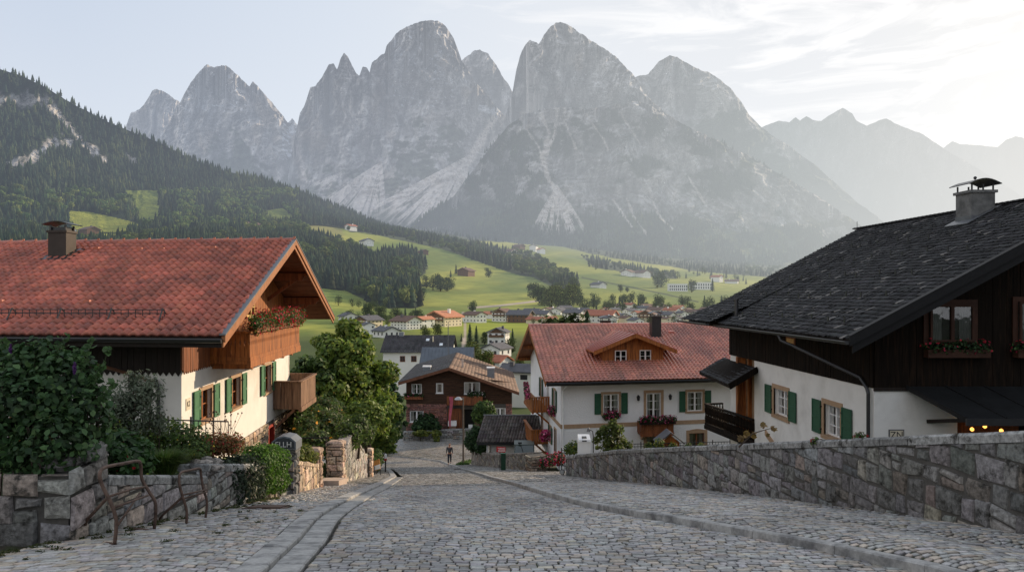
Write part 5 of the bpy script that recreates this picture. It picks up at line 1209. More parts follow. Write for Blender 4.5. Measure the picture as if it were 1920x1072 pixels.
chimney(MH, mx_, 7.55, 8.25, 5.6, 6.3, mz(5.6)-.2, -1.55)
chimney(MH, mx_, 4.6, 5.3, 9.2, 9.9, mz(9.2)-.3, -1.95, m=M_CHD)
for (s, t) in ((6.6, 5.4), (9.0, 6.3)): v = MB(mx_); v.col = (.5, .13, .09); z = mz(t); v.hexa([(s, t, z), (s+.5, t, z), (s+.5, t+.45, z+.15), (s, t+.45, z+.15), (s+.05, t, z+.2), (s+.45, t, z+.2), (s+.45, t+.45, z+.24), (s+.05, t+.45, z+.24)]); v.build('roof_hatch', M_TILEG, MH)
dp = MB(mx_); dp.tube([(.3, -.95, -5.35), (.25, -.5, -5.6), (.12, -.06, -5.9), (.12, -.06, -10.8)], .05, 6); dp.build('downpipe', M_WHT, MH)
hp = MB(MF.xf); hp.box(1.3, 1.55, 0, .03, -9.35, -9.15); hp.build('number_plate', mat('blue_grey_plate', (.12, .16, .2)), MH)
# ---------- dark timber house on the right ----------
RO = np.array([10.0, 22.0]); Re = np.array([1.0, 0.0]); Rd = np.array([-.05, .9987])
rx_ = frame((*RO, 0), (*Re, 0), (*Rd, 0))
def RPt(s, t, z): return tuple(rx_(np.array([[s, t, z]], float))[0])
RH = thing('timber_farmhouse', 'dark timber house over white walls with a black shingle roof behind the retaining wall', 'house', (RO[0], RO[1], -6))
RF = Face(RO, Rd, -Re); RG = Face(RO, Re, -Rd)
rw = [(6.0, 7.3, -4.38, -3.42), (2.0, 3.12, -4.40, -3.42)]
facade(RH, RF, 0, 9.3, -9, -2.58, rw, M_WHITE, depth=.25)
facade(RH, RG, 0, 12, -7, -2.58, [(2.3, 9.0, -5.4, -3.15)], M_WHITE, depth=.3)
c = MB(rx_); c.box(.3, 12, .35, 9.0, -9, -2.4); c.box(.3, 12, 9.0, 12.2, -2.6, -.6); c.box(.25, 13.8, .25, 12, -2.4, -.7); c.build('inner_wall', M_DARK, RH)
for h in rw: window(RH, RF, *h, casing=M_OCHRE, cw=.15, shut=M_GREEN, sw=.62, inset=.14, rows=3, fr=.06)
rE, rR = -1.15, 2.95; sE, sR, sE2 = -1.35, 6.3, 13.9; rsl = (rR-rE)/(sR-sE)
def rzz(s): return rR-abs(s-sR)*rsl
M_DW2 = mat('black_brown_boards', (.009, .006, .004), rough=.85, spec=.15, var=.6, scale=3, bump=.7, bscale=14, bdist=.012, stretch=(7, 7, .5), col2=(.022, .012, .007), c2scale=1.5, c2lo=.5, c2hi=.7)
planks(RH, RF, 0, 12.3, -2.58, rzz(0)-.1, .17, M_DW2, n0=.01, th=.04, name='cladding', seed=7)
planks(RH, RG, 0, 13, -2.58, 3, .19, M_DW2, n0=.01, th=.04, name='cladding', seed=8, topf=lambda s: rzz(s)-.1)
sp_ = MB(rx_); sp_.box(-.02, 12, -.06, .0, -2.66, -2.56); sp_.build('skirt_board', M_WOODD, RH)
# roof: far part a little higher, near part with the lower skirt
SH = (.036, .036, .038)
T0r, T1r = -1.5, 13.9
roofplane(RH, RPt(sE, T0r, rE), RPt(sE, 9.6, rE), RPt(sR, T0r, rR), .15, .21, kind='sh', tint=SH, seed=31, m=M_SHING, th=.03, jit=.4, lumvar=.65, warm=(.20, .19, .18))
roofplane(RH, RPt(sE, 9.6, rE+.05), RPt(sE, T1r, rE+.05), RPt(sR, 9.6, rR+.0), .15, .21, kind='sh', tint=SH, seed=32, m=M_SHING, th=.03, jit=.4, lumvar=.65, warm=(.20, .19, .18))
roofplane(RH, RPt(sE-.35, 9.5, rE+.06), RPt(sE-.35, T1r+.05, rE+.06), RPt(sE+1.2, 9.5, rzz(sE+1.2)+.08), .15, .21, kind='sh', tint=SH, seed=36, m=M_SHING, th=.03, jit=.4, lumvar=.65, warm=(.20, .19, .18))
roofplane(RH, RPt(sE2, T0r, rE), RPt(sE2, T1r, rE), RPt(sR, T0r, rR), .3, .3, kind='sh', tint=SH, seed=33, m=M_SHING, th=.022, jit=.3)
roofplane(RH, RPt(sE+.9, T0r, rzz(sE+.9)+.04), RPt(sE+.9, 9.6, rzz(sE+.9)+.04), RPt(sE+3.2, T0r, rzz(sE+3.2)+.02), .15, .2, kind='sh', tint=SH, seed=34, m=M_SHING, th=.03, jit=.4, lumvar=.55, warm=(.20, .19, .18)) if False else None
s_ = MB(rx_)
for (a, b) in ((sE, sR), (sE2, sR)): s_.hexa([(a, T0r+.03, rzz(a)-.14), (b, T0r+.03, rzz(b)-.14), (b, T1r, rzz(b)-.14), (a, T1r, rzz(a)-.14), (a, T0r+.03, rzz(a)-.02), (b, T0r+.03, rzz(b)-.02), (b, T1r, rzz(b)-.02), (a, T1r, rzz(a)-.02)])
s_.build('soffit', M_DW2, RH)
v = MB(rx_)
for (a, b) in ((sE-.04, sR), (sE2+.04, sR)):
    v.hexa([(a, T0r-.04, rzz(a)-.16), (a, T0r, rzz(a)-.16), (b, T0r, rzz(b)-.16), (b, T0r-.04, rzz(b)-.16), (a, T0r-.04, rzz(a)+.09), (a, T0r, rzz(a)+.09), (b, T0r, rzz(b)+.09), (b, T0r-.04, rzz(b)+.09)])
    v.hexa([(a, T0r-.05, rzz(a)+.09), (a, T0r+.16, rzz(a)+.09), (b, T0r+.16, rzz(b)+.09), (b, T0r-.05, rzz(b)+.09), (a, T0r-.05, rzz(a)+.115), (a, T0r+.16, rzz(a)+.115), (b, T0r+.16, rzz(b)+.115), (b, T0r-.05, rzz(b)+.115)])
    v.hexa([(a+.1, T0r+.03, rzz(a)-.34), (a+.1, T0r+.08, rzz(a)-.34), (b, T0r+.08, rzz(b)-.38), (b, T0r+.03, rzz(b)-.38), (a+.1, T0r+.03, rzz(a)-.1), (a+.1, T0r+.08, rzz(a)-.1), (b, T0r+.08, rzz(b)-.1), (b, T0r+.03, rzz(b)-.1)])
v.build('verge_flashing', mat('black_sheet', (.010, .010, .011), rough=.6, var=.2, spec=.2), RH)
gutter(RH, rx_, (sE-.08, T0r, rE-.07), (sE-.08, 9.7, rE-.07), .075)
gutter(RH, rx_, (sE-.45, 9.5, rE-.02), (sE-.45, T1r+.1, rE-.02), .07)
rg = MB(rx_); rg.col = (.035, .035, .037); x = T0r; rr = random.Random(4)
while x < T1r: rg.obox((sR, x+.13, rR+.03), (.32, .25, .05), rz=rr.uniform(-.05, .05), rx=-.05); x += .27
rg.build('ridge_boards', M_SHING, RH)
hk = random.Random(9); k = 0
for tt in np.arange(0.2, 13.5, 1.15):
    for j, ss in enumerate((.3, 1.6, 2.9, 4.2, 5.3)):
        t = tt+.55*(j % 2)+hk.uniform(-.15, .15); s = ss-1.0+hk.uniform(-.1, .1)
        if t > 13.5: continue
        h_ = MB(rx_); z = rzz(s)+.03; h_.box(s-.012, s+.012, t-.035, t+.035, z, z+.15); h_.bar((s, t, z+.02), (s+.3, t, z+.3*rsl), .03, .015); h_.build('snow_hook', M_BLACK, RH)
pp = MB(); p = RPt(-.75, 9.2, rzz(-.75)); pp.tube([p, (p[0], p[1], p[2]+.62)], .075, 10); pp.tube([(p[0], p[1], p[2]+.60), (p[0], p[1], p[2]+.66)], .095, 10); pp.build('vent_pipe', M_BLACK, RH)
pp = MB(); p = RPt(sR-.25, T1r-.4, rR-.1); pp.tube([p, (p[0], p[1], p[2]+.4)], .012, 5); pp.build('lightning_rod', M_BLACK, RH)
M_CONC = mat('concrete', (.16, .16, .155), rough=.9, var=.25, scale=5, bump=.5, bscale=20, bdist=.01, col2=(.09, .09, .088), c2scale=2)
cs0, cs1, ct0, ct1 = 5.32, 6.1, 4.2, 5.05; zt = 3.42
c = MB(rx_); c.box(cs0, cs1, ct0, ct1, 1.6, zt); c.box(cs0-.06, cs1+.06, ct0-.06, ct1+.06, zt-.07, zt+.02); co_ = c.build('chimney', M_CONC, RH)
c = MB(rx_); c.box(cs0-.02, cs1+.02, ct0-.03, ct1+.02, 1.6, rzz(cs0)+.18); c.hexa([(cs0-.3, ct0-.25, rzz(cs0-.3)+.04), (cs1+.1, ct0-.25, rzz(cs1+.1)+.04), (cs1+.1, ct1+.15, rzz(cs1+.1)+.04), (cs0-.3, ct1+.15, rzz(cs0-.3)+.04), (cs0-.3, ct0-.25, rzz(cs0-.3)+.06), (cs1+.1, ct0-.25, rzz(cs1+.1)+.06), (cs1+.1, ct1+.15, rzz(cs1+.1)+.06), (cs0-.3, ct1+.15, rzz(cs0-.3)+.06)]); c.build('flashing', M_GREYM, co_)
k = MB(rx_)
for a in (cs0+.02, (cs0+cs1)/2, cs1-.06):
    for b in (ct0+.02, ct1-.06): k.box(a, a+.04, b, b+.04, zt, zt+.22)
n = 11; V = []
for i in range(n):
    y = ct0-.16+(ct1-ct0+.32)*i/(n-1); x = cs0-.14+(cs1-cs0+.28)*i/(n-1); z = zt+.2+.17*math.sin(math.pi*i/(n-1))
    for q in (ct0-.14, ct1+.14):
        for d_ in (0, .025): V.append((x, q, z+d_))
k.add(V, sum([[(4*i, 4*i+2, 4*i+6, 4*i+4), (4*i+1, 4*i+5, 4*i+7, 4*i+3), (4*i, 4*i+4, 4*i+5, 4*i+1), (4*i+2, 4*i+3, 4*i+7, 4*i+6)] for i in range(n-1)], []))
q = ((cs0+cs1)/2, (ct0+ct1)/2); k.build('cowl', M_BLACK, co_)
k = MB(); p = RPt(*q, zt+.36); k.lathe([(.015, 0), (.02, .06), (.05, .09), (.055, .12), (.04, .15), (.005, .17)], p, 10); k.build('finial', M_BLACK, co_)
# gable windows in the timber
M_RWD = mat('dark_red_wood', (.045, .018, .010), rough=.7, var=.4, scale=3)
GWF = Face(RPt(0, -.05, 0)[:2], Re, -Rd)
for (a, b, z0, z1) in ((1.45, 2.65, -1.3, -.28), (3.9, 5.1, -1.3, -.2)):
    m = MB(GWF.xf); m.box(a-.12, b+.12, .0, .02, z0-.1, z1+.12); m.build('window_surround', M_DARK, RH)
    m = MB(GWF.xf); 
    for (x0, x1, y0, y1) in ((a-.14, a, z0-.1, z1+.14), (b, b+.14, z0-.1, z1+.14), (a, b, z1, z1+.14), (a, b, z0-.1, z0)): m.box(x0, x1, .02, .07, y0, y1)
    m.build('window_surround', M_RWD, RH)
    Fq = Face(GWF.pt(0, 0, .26)[:2], Re, -Rd); window(RH, Fq, a, b, z0, z1, fm=M_RWD, cm=mat('grey_lace', (.16, .165, .155), bump=.6, bscale=6, bdist=.03), inset=.10, rows=1, sill=False, fr=.06)
for (a, b) in ((1.3, 3.0), (3.75, 5.4)):
    m = MB(GWF.xf); m.box(a, b, .06, .3, -1.72, -1.5); m.build('flower_box', M_RWD, RH)
    flowerbox(RH, GWF.xf, a, b, .05, .35, -1.5, .22, 800, 60, [(.5, .03, .08), (.42, .02, .04)], int(40+a), size=.05, leafs=DGRN, fs=.075)
vw = MB(RF.xf); vw.box(5.2, 6.0, .05, .08, -1.75, -1.45); vwo = vw.build('vent_window', M_WOODR, RH)
vw = MB(RF.xf); vw.box(5.3, 5.9, .08, .09, -1.68, -1.52); vw.build('pane', mat('amber_pane', (.6, .32, .12), rough=.3, bump=0), vwo)
dp = MB(rx_); dp.tube([(sE-.08, 3.2, rE-.1), (sE-.02, 3.1, rE-.3), (sE+.25, 2.8, -1.6), (-.14, .5, -2.35), (-.1, .2, -2.6), (-.1, .12, -2.75), (-.1, .12, -6)], .05, 8); dp.build('downpipe', M_BLACK, RH)
# lean-to roof over the entrance
lt = MB(rx_); A = [(.85, -.05, -2.62), (9.5, -.05, -2.62), (9.5, -1.9, -3.22), (1.35, -1.9, -3.22)]
lt.add(A+[(x, y, z+.09) for x, y, z in A], [(3, 2, 1, 0), (4, 5, 6, 7), (0, 1, 5, 4), (1, 2, 6, 5), (2, 3, 7, 6), (3, 0, 4, 7)])
for i in range(9): f = i/8; a = .85+8.6*f; b = 1.35+8.1*f; lt.bar((a+.02, -.06, -2.51), (b+.02, -1.9, -3.11), .05, .03)
lt.build('lean_to_roof', mat('dark_sheet', (.014, .015, .016), rough=.6, spec=.2, var=.3, scale=2, bump=.4, bscale=6, bdist=.03), RH)
for x in (1.5, 6.5): q = MB(rx_); q.bar((x, 0, -3.5), (x+.1, -1.7, -3.2), .1, .1); q.build('bracket', M_WOODD, RH)
lt = MB(rx_); lt.box(1.35, 9.5, -1.97, -1.9, -3.30, -3.12); lt.build('lean_to_fascia', M_BLACK, RH)
db = MB(rx_); db.box(2.4, 4.2, .3, .36, -5.4, -3.2); db.build('entrance_door', M_WOODR, RH)
M_LAMP = mat('lamp_glow', (1., .42, .08), rough=.5, bump=0, emit=3.)
for (x, z) in ((2.55, -3.68), (2.9, -3.6), (3.35, -3.72)): q = MB(); q.lathe([(.01, -.05), (.05, -.02), (.05, .03), (.01, .06)], RPt(x, -.25, z), 8); q.build('lamp_bulb', M_LAMP, RH)
gn = MB(RG.xf); gn.box(.40, .82, 0, .025, -4.03, -3.72); gno = gn.build('name_plate', M_GREYM, RH)
gn = MB(RG.xf); gn.box(.43, .79, .025, .032, -4.0, -3.75); gn.build('plate_face', mat('plate_cream', (.5, .5, .46)), gno)
textobj('ZN', .25, RG.pt(.61, -3.875, .034), facerot(Re, -Rd), M_TXT, gno)
# recessed corner, balcony and small roof beyond the white wall
nf = MB(rx_); nf.box(.0, .25, 9.3, 9.35, -9, -2.58); nf.box(.02, .3, 11.4, 12.3, -9, -2.58); nf.build('wall', M_WHITE, RH)
nf = MB(rx_); nf.box(.35, .5, 9.35, 11.4, -9, -2.58); nf.build('wall', mat('shaded_ochre', (.3, .2, .12)), RH)
nf = MB(RF.xf); nf.box(11.2, 11.42, -.3, .04, -6, -2.6); nf.box(10.6, 10.7, -.34, -.2, -6, -2.6); nf.build('door_frame', M_WOODO, RH)
pts = [(9.50, 31.3), (8.73, 35.9), (9.55, 36.1)]
def railing(parent, A, B, z0a, z0b, h, m, nb=None):
    A = np.array(A); B = np.array(B); L_ = np.linalg.norm(B-A); n = nb or int(L_/.13)
    r = MB(); a0 = np.array([*A, z0a]); b0 = np.array([*B, z0b]); up = np.array([0, 0, 1.])
    r.bar(a0+up*h, b0+up*h, .13, .07); r.bar(a0+up*.08, b0+up*.08, .10, .12); r.bar(a0-up*.05, b0-up*.05, .16, .16)
    ro = r.build('handrail', m, parent); bl = MB()
    for i in range(n+1):
        f = i/n; p = a0+(b0-a0)*f; prof = [(.02, .1), (.035, .2), (.05, .35), (.025, .5), (.05, .65), (.035, h-.15), (.02, h)]; bl.lathe([(a*.9, z) for a, z in prof], tuple(p), 6)
    bl.build('balustrade', m, ro)
railing(RH, pts[0], pts[1], -5.9, -5.9, .97, M_DW2); railing(RH, pts[1], pts[2], -5.9, -5.9, .97, M_DW2)
fl_ = MB(); fl_.prism([(9.6, 31.3, -5.98), (8.75, 35.8, -5.98), (9.7, 36.0, -5.98), (9.9, 31.4, -5.98)], (0, 0, .1)); fl_.build('balcony_floor', M_DW2, RH)
q = MB(); q.bar((9.6, 32.2, -6.9), (9.2, 32.2, -6.0), .14, .14, up=(0, 1, 0)); q.build('bracket', M_DW2, RH)
A, B, C_, D_ = np.array([8.22, 30.1, -3.42]), np.array([8.28, 35.2, -3.40]), np.array([9.43, 34.8, -2.80]), np.array([9.53, 30.9, -2.86])
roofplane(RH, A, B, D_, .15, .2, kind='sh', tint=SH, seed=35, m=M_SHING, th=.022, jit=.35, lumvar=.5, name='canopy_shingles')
q = MB(); q.add([tuple(p) for p in (A, B, C_, D_)]+[tuple(p-(0, 0, .12)) for p in (A, B, C_, D_)], [(0, 1, 2, 3), (7, 6, 5, 4), (0, 1, 5, 4), (1, 2, 6, 5), (2, 3, 7, 6), (3, 0, 4, 7)]); q.build('canopy', M_DW2, RH)
q = MB(); q.bar(A-(0, 0, .05), D_-(0, 0, .05), .05, .24); q.build('canopy_fascia', M_DW2, RH)
q = MB(); q.tube([(9.5, 34.5, -3.0), (9.2, 34.5, -3.7), (8.6, 34.6, -3.6)], .03, 6); q.build('bracket', M_BLACK, RH)
bm = MB(RF.xf); bm.hexa([(1.9+6.2, .0, -5.3), (2.2+3.4, .0, -6.2), (2.2+3.4, .05, -6.2), (1.9+6.2, .05, -5.3), (8.1, 0, -5.1), (5.6, 0, -6.0), (5.6, .05, -6.0), (8.1, .05, -5.1)]); bm.build('stair_trim', M_OCHRE, RH)
# ---------- brown gabled house at the bend ----------
BO = np.array([-11.9, 89.6]); Be = np.array([1., 0.]); Bd = np.array([-.03, 1.])
bx_ = frame((*BO, 0), (*Be, 0), (*Bd, 0))
def BP(s, t, z): return tuple(bx_(np.array([[s, t, z]], float))[0])
BH = thing('log_house', 'brown log house with a low gable and stone ground floor where the road bends', 'house', (BO[0], BO[1], -16.2))
BFc = Face(BO, Be, -Bd)
ap, azp = 4.85, -8.1; le, lz = -.75, -9.75; re_, rz_ = 12.65, -10.85
def bzz(s): return azp+(lz-azp)*(ap-s)/(ap-le) if s < ap else azp+(rz_-azp)*(s-ap)/(re_-ap)
bw = [(.6, 1.75, -11.15, -10.05), (3.35, 4.15, -11.1, -9.95), (6.5, 8.3, -11.2, -9.85)]
facade(BH, BFc, 0, 11.9, -12.3, -8.2, bw, M_WOODB, topf=(lambda s: bzz(s)-.12, [ap]))
lb = MB(BFc.xf)
for i in range(24):
    z = -12.3+.17*i
    segs_ = [(0, 11.9)]
    for (a, b, c_, d) in bw:
        if z+.16 > c_-.05 and z < d+.05:
            nw = []
            for p, q in segs_:
                if b+.05 <= p or a-.05 >= q: nw.append((p, q)); continue
                if a-.05 > p: nw.append((p, a-.05))
                if b+.05 < q: nw.append((b+.05, q))
            segs_ = nw
    for p, q in segs_:
        while p < q and bzz(p)-.2 < z+.16: p += .1
        while q > p and bzz(q)-.2 < z+.16: q -= .1
        if q-p > .2: lb.box(p, q, .005, .05, z+.01, z+.16)
lb.build('log_boards', M_WOODB, BH)
lw = [(.05+.35, 1.95, -14.35, -13.05), (9.95, 11.2, -14.0, -12.75), (6.2, 7.7, -15.9, -12.9)]
facade(BH, BFc, 0, 11.9, -17, -12.3, lw, M_MORTAR, depth=.3)
st_ = MB()
st_ = None
for (a, b, z0, z1) in ((0, .4, -16.6, -12.3), (.4, 1.95, -16.6, -14.35), (.4, 1.95, -13.05, -12.3), (1.95, 4.6, -16.6, -12.3), (7.7, 9.95, -16.6, -12.3), (9.95, 11.2, -16.6, -14.0), (11.2, 11.9, -16.6, -12.3)):
    st_ = MB(); p = BFc.pt(a, 0, .01); q = BFc.pt(b, 0, .01); stones(st_, p[:2], q[:2], (z0, z0), (z1, z1), .22, .5, int(a*10)+400, (.26, .13, .11), .04, -1); st_.build('stone_ground_floor', M_STONE, BH)
c = MB(bx_); c.box(.35, 11.6, .35, 21, -17, -10.6); c.build('inner_wall', M_DARK, BH)
c = MB(bx_); c.box(11.6, 11.9, .01, 21, -17, -11.3); c.box(0, .3, .01, 21, -17, -10.2); c.build('side_wall', M_WOODB, BH)
window(BH, BFc, *bw[0], fm=M_WHT, rows=2, fr=.08); window(BH, BFc, *bw[1], fm=M_WHT, cols=1, rows=1, fr=.11); window(BH, BFc, *bw[2], fm=M_WHT, rows=1, fr=.1)
window(BH, BFc, *lw[0], fm=M_WHT, rows=1, fr=.11); window(BH, BFc, *lw[1], fm=M_WHT, rows=1, fr=.11)
dr = MB(BFc.xf); dr.box(4.7, 6.15, .02, .1, -15.9, -12.8); dr.build('door', M_WOODR, BH); dr = MB(BFc.xf); dr.box(6.2, 6.3, -.2, .06, -15.9, -12.9); dr.build('door_post', M_WOODR, BH)
dr = MB(BFc.xf); dr.box(7.0, 7.45, -.0, .05, -15.6, -14.6); dr.build('notice_board', M_WHT, BH)
TB = (.17, .105, .075)
roofplane(BH, BP(le, -1.3, lz), BP(le, 21.5, lz-.4), BP(ap, -1.3, azp), .3, .4, kind='sh', tint=(.075, .068, .065), seed=51, m=M_SHING, th=.03, jit=.25, lumvar=.3) if False else None
def broof(xe, ze, tint, seed):
    A = BP(xe, -1.3, ze); C_ = BP(ap, -1.3, azp); vec = np.array(BP(xe, 21.5, ze))-np.array(A)
    roofplane(BH, A, np.array(A)+vec, C_, .32, .42, kind='pan', tint=tint, seed=seed, m=M_SHING, th=.045, wave=.045, lumvar=.3, ns=5)
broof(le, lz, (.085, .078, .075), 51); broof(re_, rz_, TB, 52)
s_ = MB(bx_)
for (a, za) in ((le, lz), (re_, rz_)): s_.hexa([(a, -1.25, za-.16), (ap, -1.25, azp-.16), (ap, 21.4, azp-.16), (a, 21.4, za-.16), (a, -1.25, za-.03), (ap, -1.25, azp-.03), (ap, 21.4, azp-.03), (a, 21.4, za-.03)])
s_.build('soffit', M_WOODR, BH)
b_ = MB(bx_)
for (a, za) in ((le, lz), (re_, rz_)): b_.hexa([(a, -1.36, za-.3), (a, -1.3, za-.3), (ap, -1.3, azp-.3), (ap, -1.36, azp-.3), (a, -1.36, za+.02), (a, -1.3, za+.02), (ap, -1.3, azp+.02), (ap, -1.36, azp+.02)])
b_.build('bargeboard', mat('brown_barge', (.13, .055, .03), rough=.7, var=.3), BH)
M_ZINC = mat('zinc', (.20, .22, .24), rough=.5, var=.2, metal=.3)
for (s, t, zt) in ((1.65, 3.0, -8.3), (9.1, 3.5, -8.5)):
    c = MB(bx_); c.box(s, s+.85, t, t+.85, -11, zt-.15); co_ = c.build('chimney', M_ZINC, BH); c = MB(bx_); c.box(s-.06, s+.91, t-.06, t+.91, zt-.15, zt); c.build('chimney_cap', M_WHT, co_)
pp = MB(); p = BP(4.75, -.6, -8.2); pp.tube([p, (p[0], p[1], -3.0)], .045, 6); pp.build('antenna_mast', M_GREYM, BH)
pp = MB(bx_); pp.box(6.1, 6.35, 3.5, 3.75, -9, -7.6); pp.build('flue', mat('pale_pipe', (.5, .42, .36)), BH)
bal = MB(BFc.xf); bal.box(4.6, 8.6, 0, 1.0, -12.3, -12.15); bo = bal.build('balcony', M_WOODR, BH)
planks(bo, Face(BP(0, -1.0, 0)[:2], Be, -Bd), 4.6, 8.6, -12.2, -11.3, .2, M_WOODR, name='balustrade')
m_ = MB(BFc.xf); m_.box(-.3, 1.9, .1, .4, -11.75, -11.4); m_.build('flower_box', M_WOODR, BH)
flowerbox(BH, BFc.xf, -.2, 1.9, .1, .45, -11.4, .3, 300, 40, PINK, 61, size=.12, leafs=DGRN); flowerbox(BH, BFc.xf, 6.9, 8.9, .6, 1.1, -11.3, .5, 420, 40, [(.6, .5, .5)], 62, size=.12, leafs=DGRN)
fg = thing('banner', 'long faded pink banner hanging on a pole from the brown house balcony', 'banner', BP(4.95, -1.4, -15.0))
m_ = MB(BFc.xf); V = [(4.9+.05*math.sin(i*.8), 1.35+.05*math.cos(i), -11.3-.42*i) for i in range(9)]; W = [(x+(.42-.03*i), y+.04, z) for i, (x, y, z) in enumerate(V)]
m_.add(V+W, [(i, i+1, 10+i, 9+i) for i in range(8)]); m_.build('cloth', mat('pink_cloth', (.42, .09, .13), var=.3, scale=2), fg)
m_ = MB(); a = BFc.pt(4.9, -12.1, 1.05); b = BFc.pt(4.95, -11.2, 1.42); m_.tube([a, b], .03, 5); m_.build('pole', M_WOODD, fg)
segs = [((-11.9, 87.4), (-5.3, 88.1), (-16.2, -16.3), (-15.15, -14.95)), ((-5.3, 88.1), (-1.0, 87.2), (-16.3, -16.3), (-14.95, -14.75))]
stonewall('garden_wall', 'grey dry stone wall in front of the brown log house', 'wall', segs, thick=.5, course=.28, wid=.5, tint=(.24, .235, .22), cop=.1, ov=.03, seed=71, nside=-1, depth=.05)
# ---------- village and farm houses ----------
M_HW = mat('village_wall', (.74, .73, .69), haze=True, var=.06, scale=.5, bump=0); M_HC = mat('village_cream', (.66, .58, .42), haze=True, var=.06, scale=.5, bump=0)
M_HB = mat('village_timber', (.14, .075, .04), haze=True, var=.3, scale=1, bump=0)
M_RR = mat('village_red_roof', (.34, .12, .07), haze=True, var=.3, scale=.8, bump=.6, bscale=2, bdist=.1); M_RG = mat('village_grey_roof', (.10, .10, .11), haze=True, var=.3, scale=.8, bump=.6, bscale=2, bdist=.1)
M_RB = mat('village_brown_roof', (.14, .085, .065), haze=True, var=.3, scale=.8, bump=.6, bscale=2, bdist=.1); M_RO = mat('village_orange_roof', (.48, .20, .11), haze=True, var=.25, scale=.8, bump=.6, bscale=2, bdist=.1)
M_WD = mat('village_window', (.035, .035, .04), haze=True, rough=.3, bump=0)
RM = {'r': M_RR, 'g': M_RG, 'b': M_RB, 'o': M_RO}; WM = {'w': M_HW, 'c': M_HC, 't': M_HB}
def vhouse(px, by, wpx, hpx, ang, roof, wall, label, group=None, deep=1.2, D=None, nw=None, chim=True, base=4., pitch=.42, balc=False, rows=None, cat='house', name='village_house'):
    """gable end faces the viewer before it is turned by ang degrees"""
    D = D or valley_D(px, by); p = P(px, by, D); w = wpx*1.12*D/F; H = hpx*1.08*D/F; l = w*deep; rise = min(H*.42, w*.5*pitch); h = max(H-rise, H*.5); a = R_(ang)
    t = thing(name, label, cat, p, a, group)
    hw, hl = w/2, l/2
    b = MB(); b.prism([(-hw, -hl, -base), (hw, -hl, -base), (hw, -hl, h), (0, -hl, h+rise), (-hw, -hl, h)], (0, l, 0)); b.build('wall', WM[wall], t, world=False)
    o = .09*w; r = MB(); th = .05*w
    for s in (-1, 1):
        x0, z0 = s*(hw+o), h-rise*o/hw; r.hexa([(0, -hl-o*1.1, h+rise), (x0, -hl-o*1.1, z0), (x0, hl+o, z0), (0, hl+o, h+rise), (0, -hl-o*1.1, h+rise+th), (x0, -hl-o*1.1, z0+th), (x0, hl+o, z0+th), (0, hl+o, h+rise+th)])
    ro = r.build('roof', RM[roof], t, world=False)
    rr = random.Random(int(px*7+by))
    if chim:
        c = MB(); cx = hw*rr.uniform(-.5, .5); cy = hl*rr.uniform(-.4, .5); s = .045*w+.12; c.box(cx-s, cx+s, cy-s, cy+s, h, h+rise+.12*w); c.build('chimney', M_RG if rr.random() < .6 else M_HW, ro, world=False)
    if wpx >= 12:
        rows = rows or max(1, min(3, int(round(h/2.9)))); n = nw or max(2, min(5, int(w/3.0)))
        for (axis, L_) in (('g', w), ('s', l)):
            m_ = n if axis == 'g' else max(2, int(n*deep))
            if m_ > 5: m_ = 5
            if axis == 's' and wpx < 20: continue
            for k in range(rows):
                z0 = h*(k+.35)/rows; dz_ = h/rows*.42
                for i in range(m_):
                    if wpx < 20 and rr.random() < .2: continue
                    u = (i+.5)/m_*L_-L_/2; ww = min(.6, L_/m_*.22); q = MB()
                    if axis == 'g': q.box(u-ww, u+ww, -hl-.04, -hl+.03, z0, z0+dz_)
                    else:
                        sx = 1 if (ang % 360) < 180 and ang > 0 else -1
                        sx = -1 if ang > 0 else 1
                        q.box(sx*hw-.04, sx*hw+.04, u-ww, u+ww, z0, z0+dz_)
                    q.build('window', M_WD, t, world=False)
    if balc:
        q = MB(); z = h*.62; q.box(-hw*.85, hw*.85, -hl-.09*w, -hl, z, z+h*.16); q.build('balcony', M_HB, t, world=False)
    if wpx > 17:
        q = MB(); q.prism([(-hw*.98, -hl-.03, h*.92), (hw*.98, -hl-.03, h*.92), (0, -hl-.03, h+rise*.98)], (0, .02, 0)); 
        if balc or wall == 't': q.build('gable_cladding', M_HB, t, world=False)
    return t
V_ = vhouse
V_(653, 606, 24, 18, 30, 'g', 'w', 'small white house with slate roof just behind the big tree crown')
V_(691, 614, 30, 20, -35, 'g', 'c', 'cream house with pale grey roof left of the long white hotel', balc=True)
V_(690, 626, 18, 20, 25, 'g', 'w', 'narrow white gabled house below the cream house with grey roof', deep=1.5)
V_(724, 632, 30, 18, 40, 'g', 'w', 'low white house with grey roof beside the start of the yellow field')
V_(762, 617, 34, 22, 48, 'b', 'w', 'big white many windowed hotel with brown roof at the left edge of the yellow field', deep=1.2, nw=5, rows=3)
V_(796, 614, 20, 19, -40, 'o', 'w', 'white house with orange roof next to the big white hotel', deep=1.4)
V_(832, 611, 40, 25, -32, 'o', 'c', 'cream guest house with wide orange roof and balcony behind the yellow field', balc=True)
V_(890, 604, 22, 18, 42, 'b', 'w', 'white house with dark brown roof right of the gravel lane', deep=1.6)
V_(919, 597, 17, 12, 60, 'o', 'w', 'low house with orange roof behind the brown roofed white one')
V_(943, 602, 26, 21, -25, 'b', 'w', 'white house with timber gable and brown roof above the yellow field', balc=True)
V_(976, 604, 30, 20, 70, 'g', 't', 'long dark timber building with grey roof at the right end of the yellow field', deep=1.2)
V_(1015, 600, 24, 16, 62, 'g', 'w', 'white house with grey roof right of the dark timber building')
V_(1078, 602, 24, 20, 60, 'g', 'w', 'white house with slate roof between two dark village trees')
V_(1128, 604, 34, 20, 65, 'r', 'w', 'wide house with a large dull red roof in the middle of the village', deep=1.3)
V_(1213, 604, 26, 20, -20, 'b', 'c', 'cream gabled house in the right part of the village', balc=True)
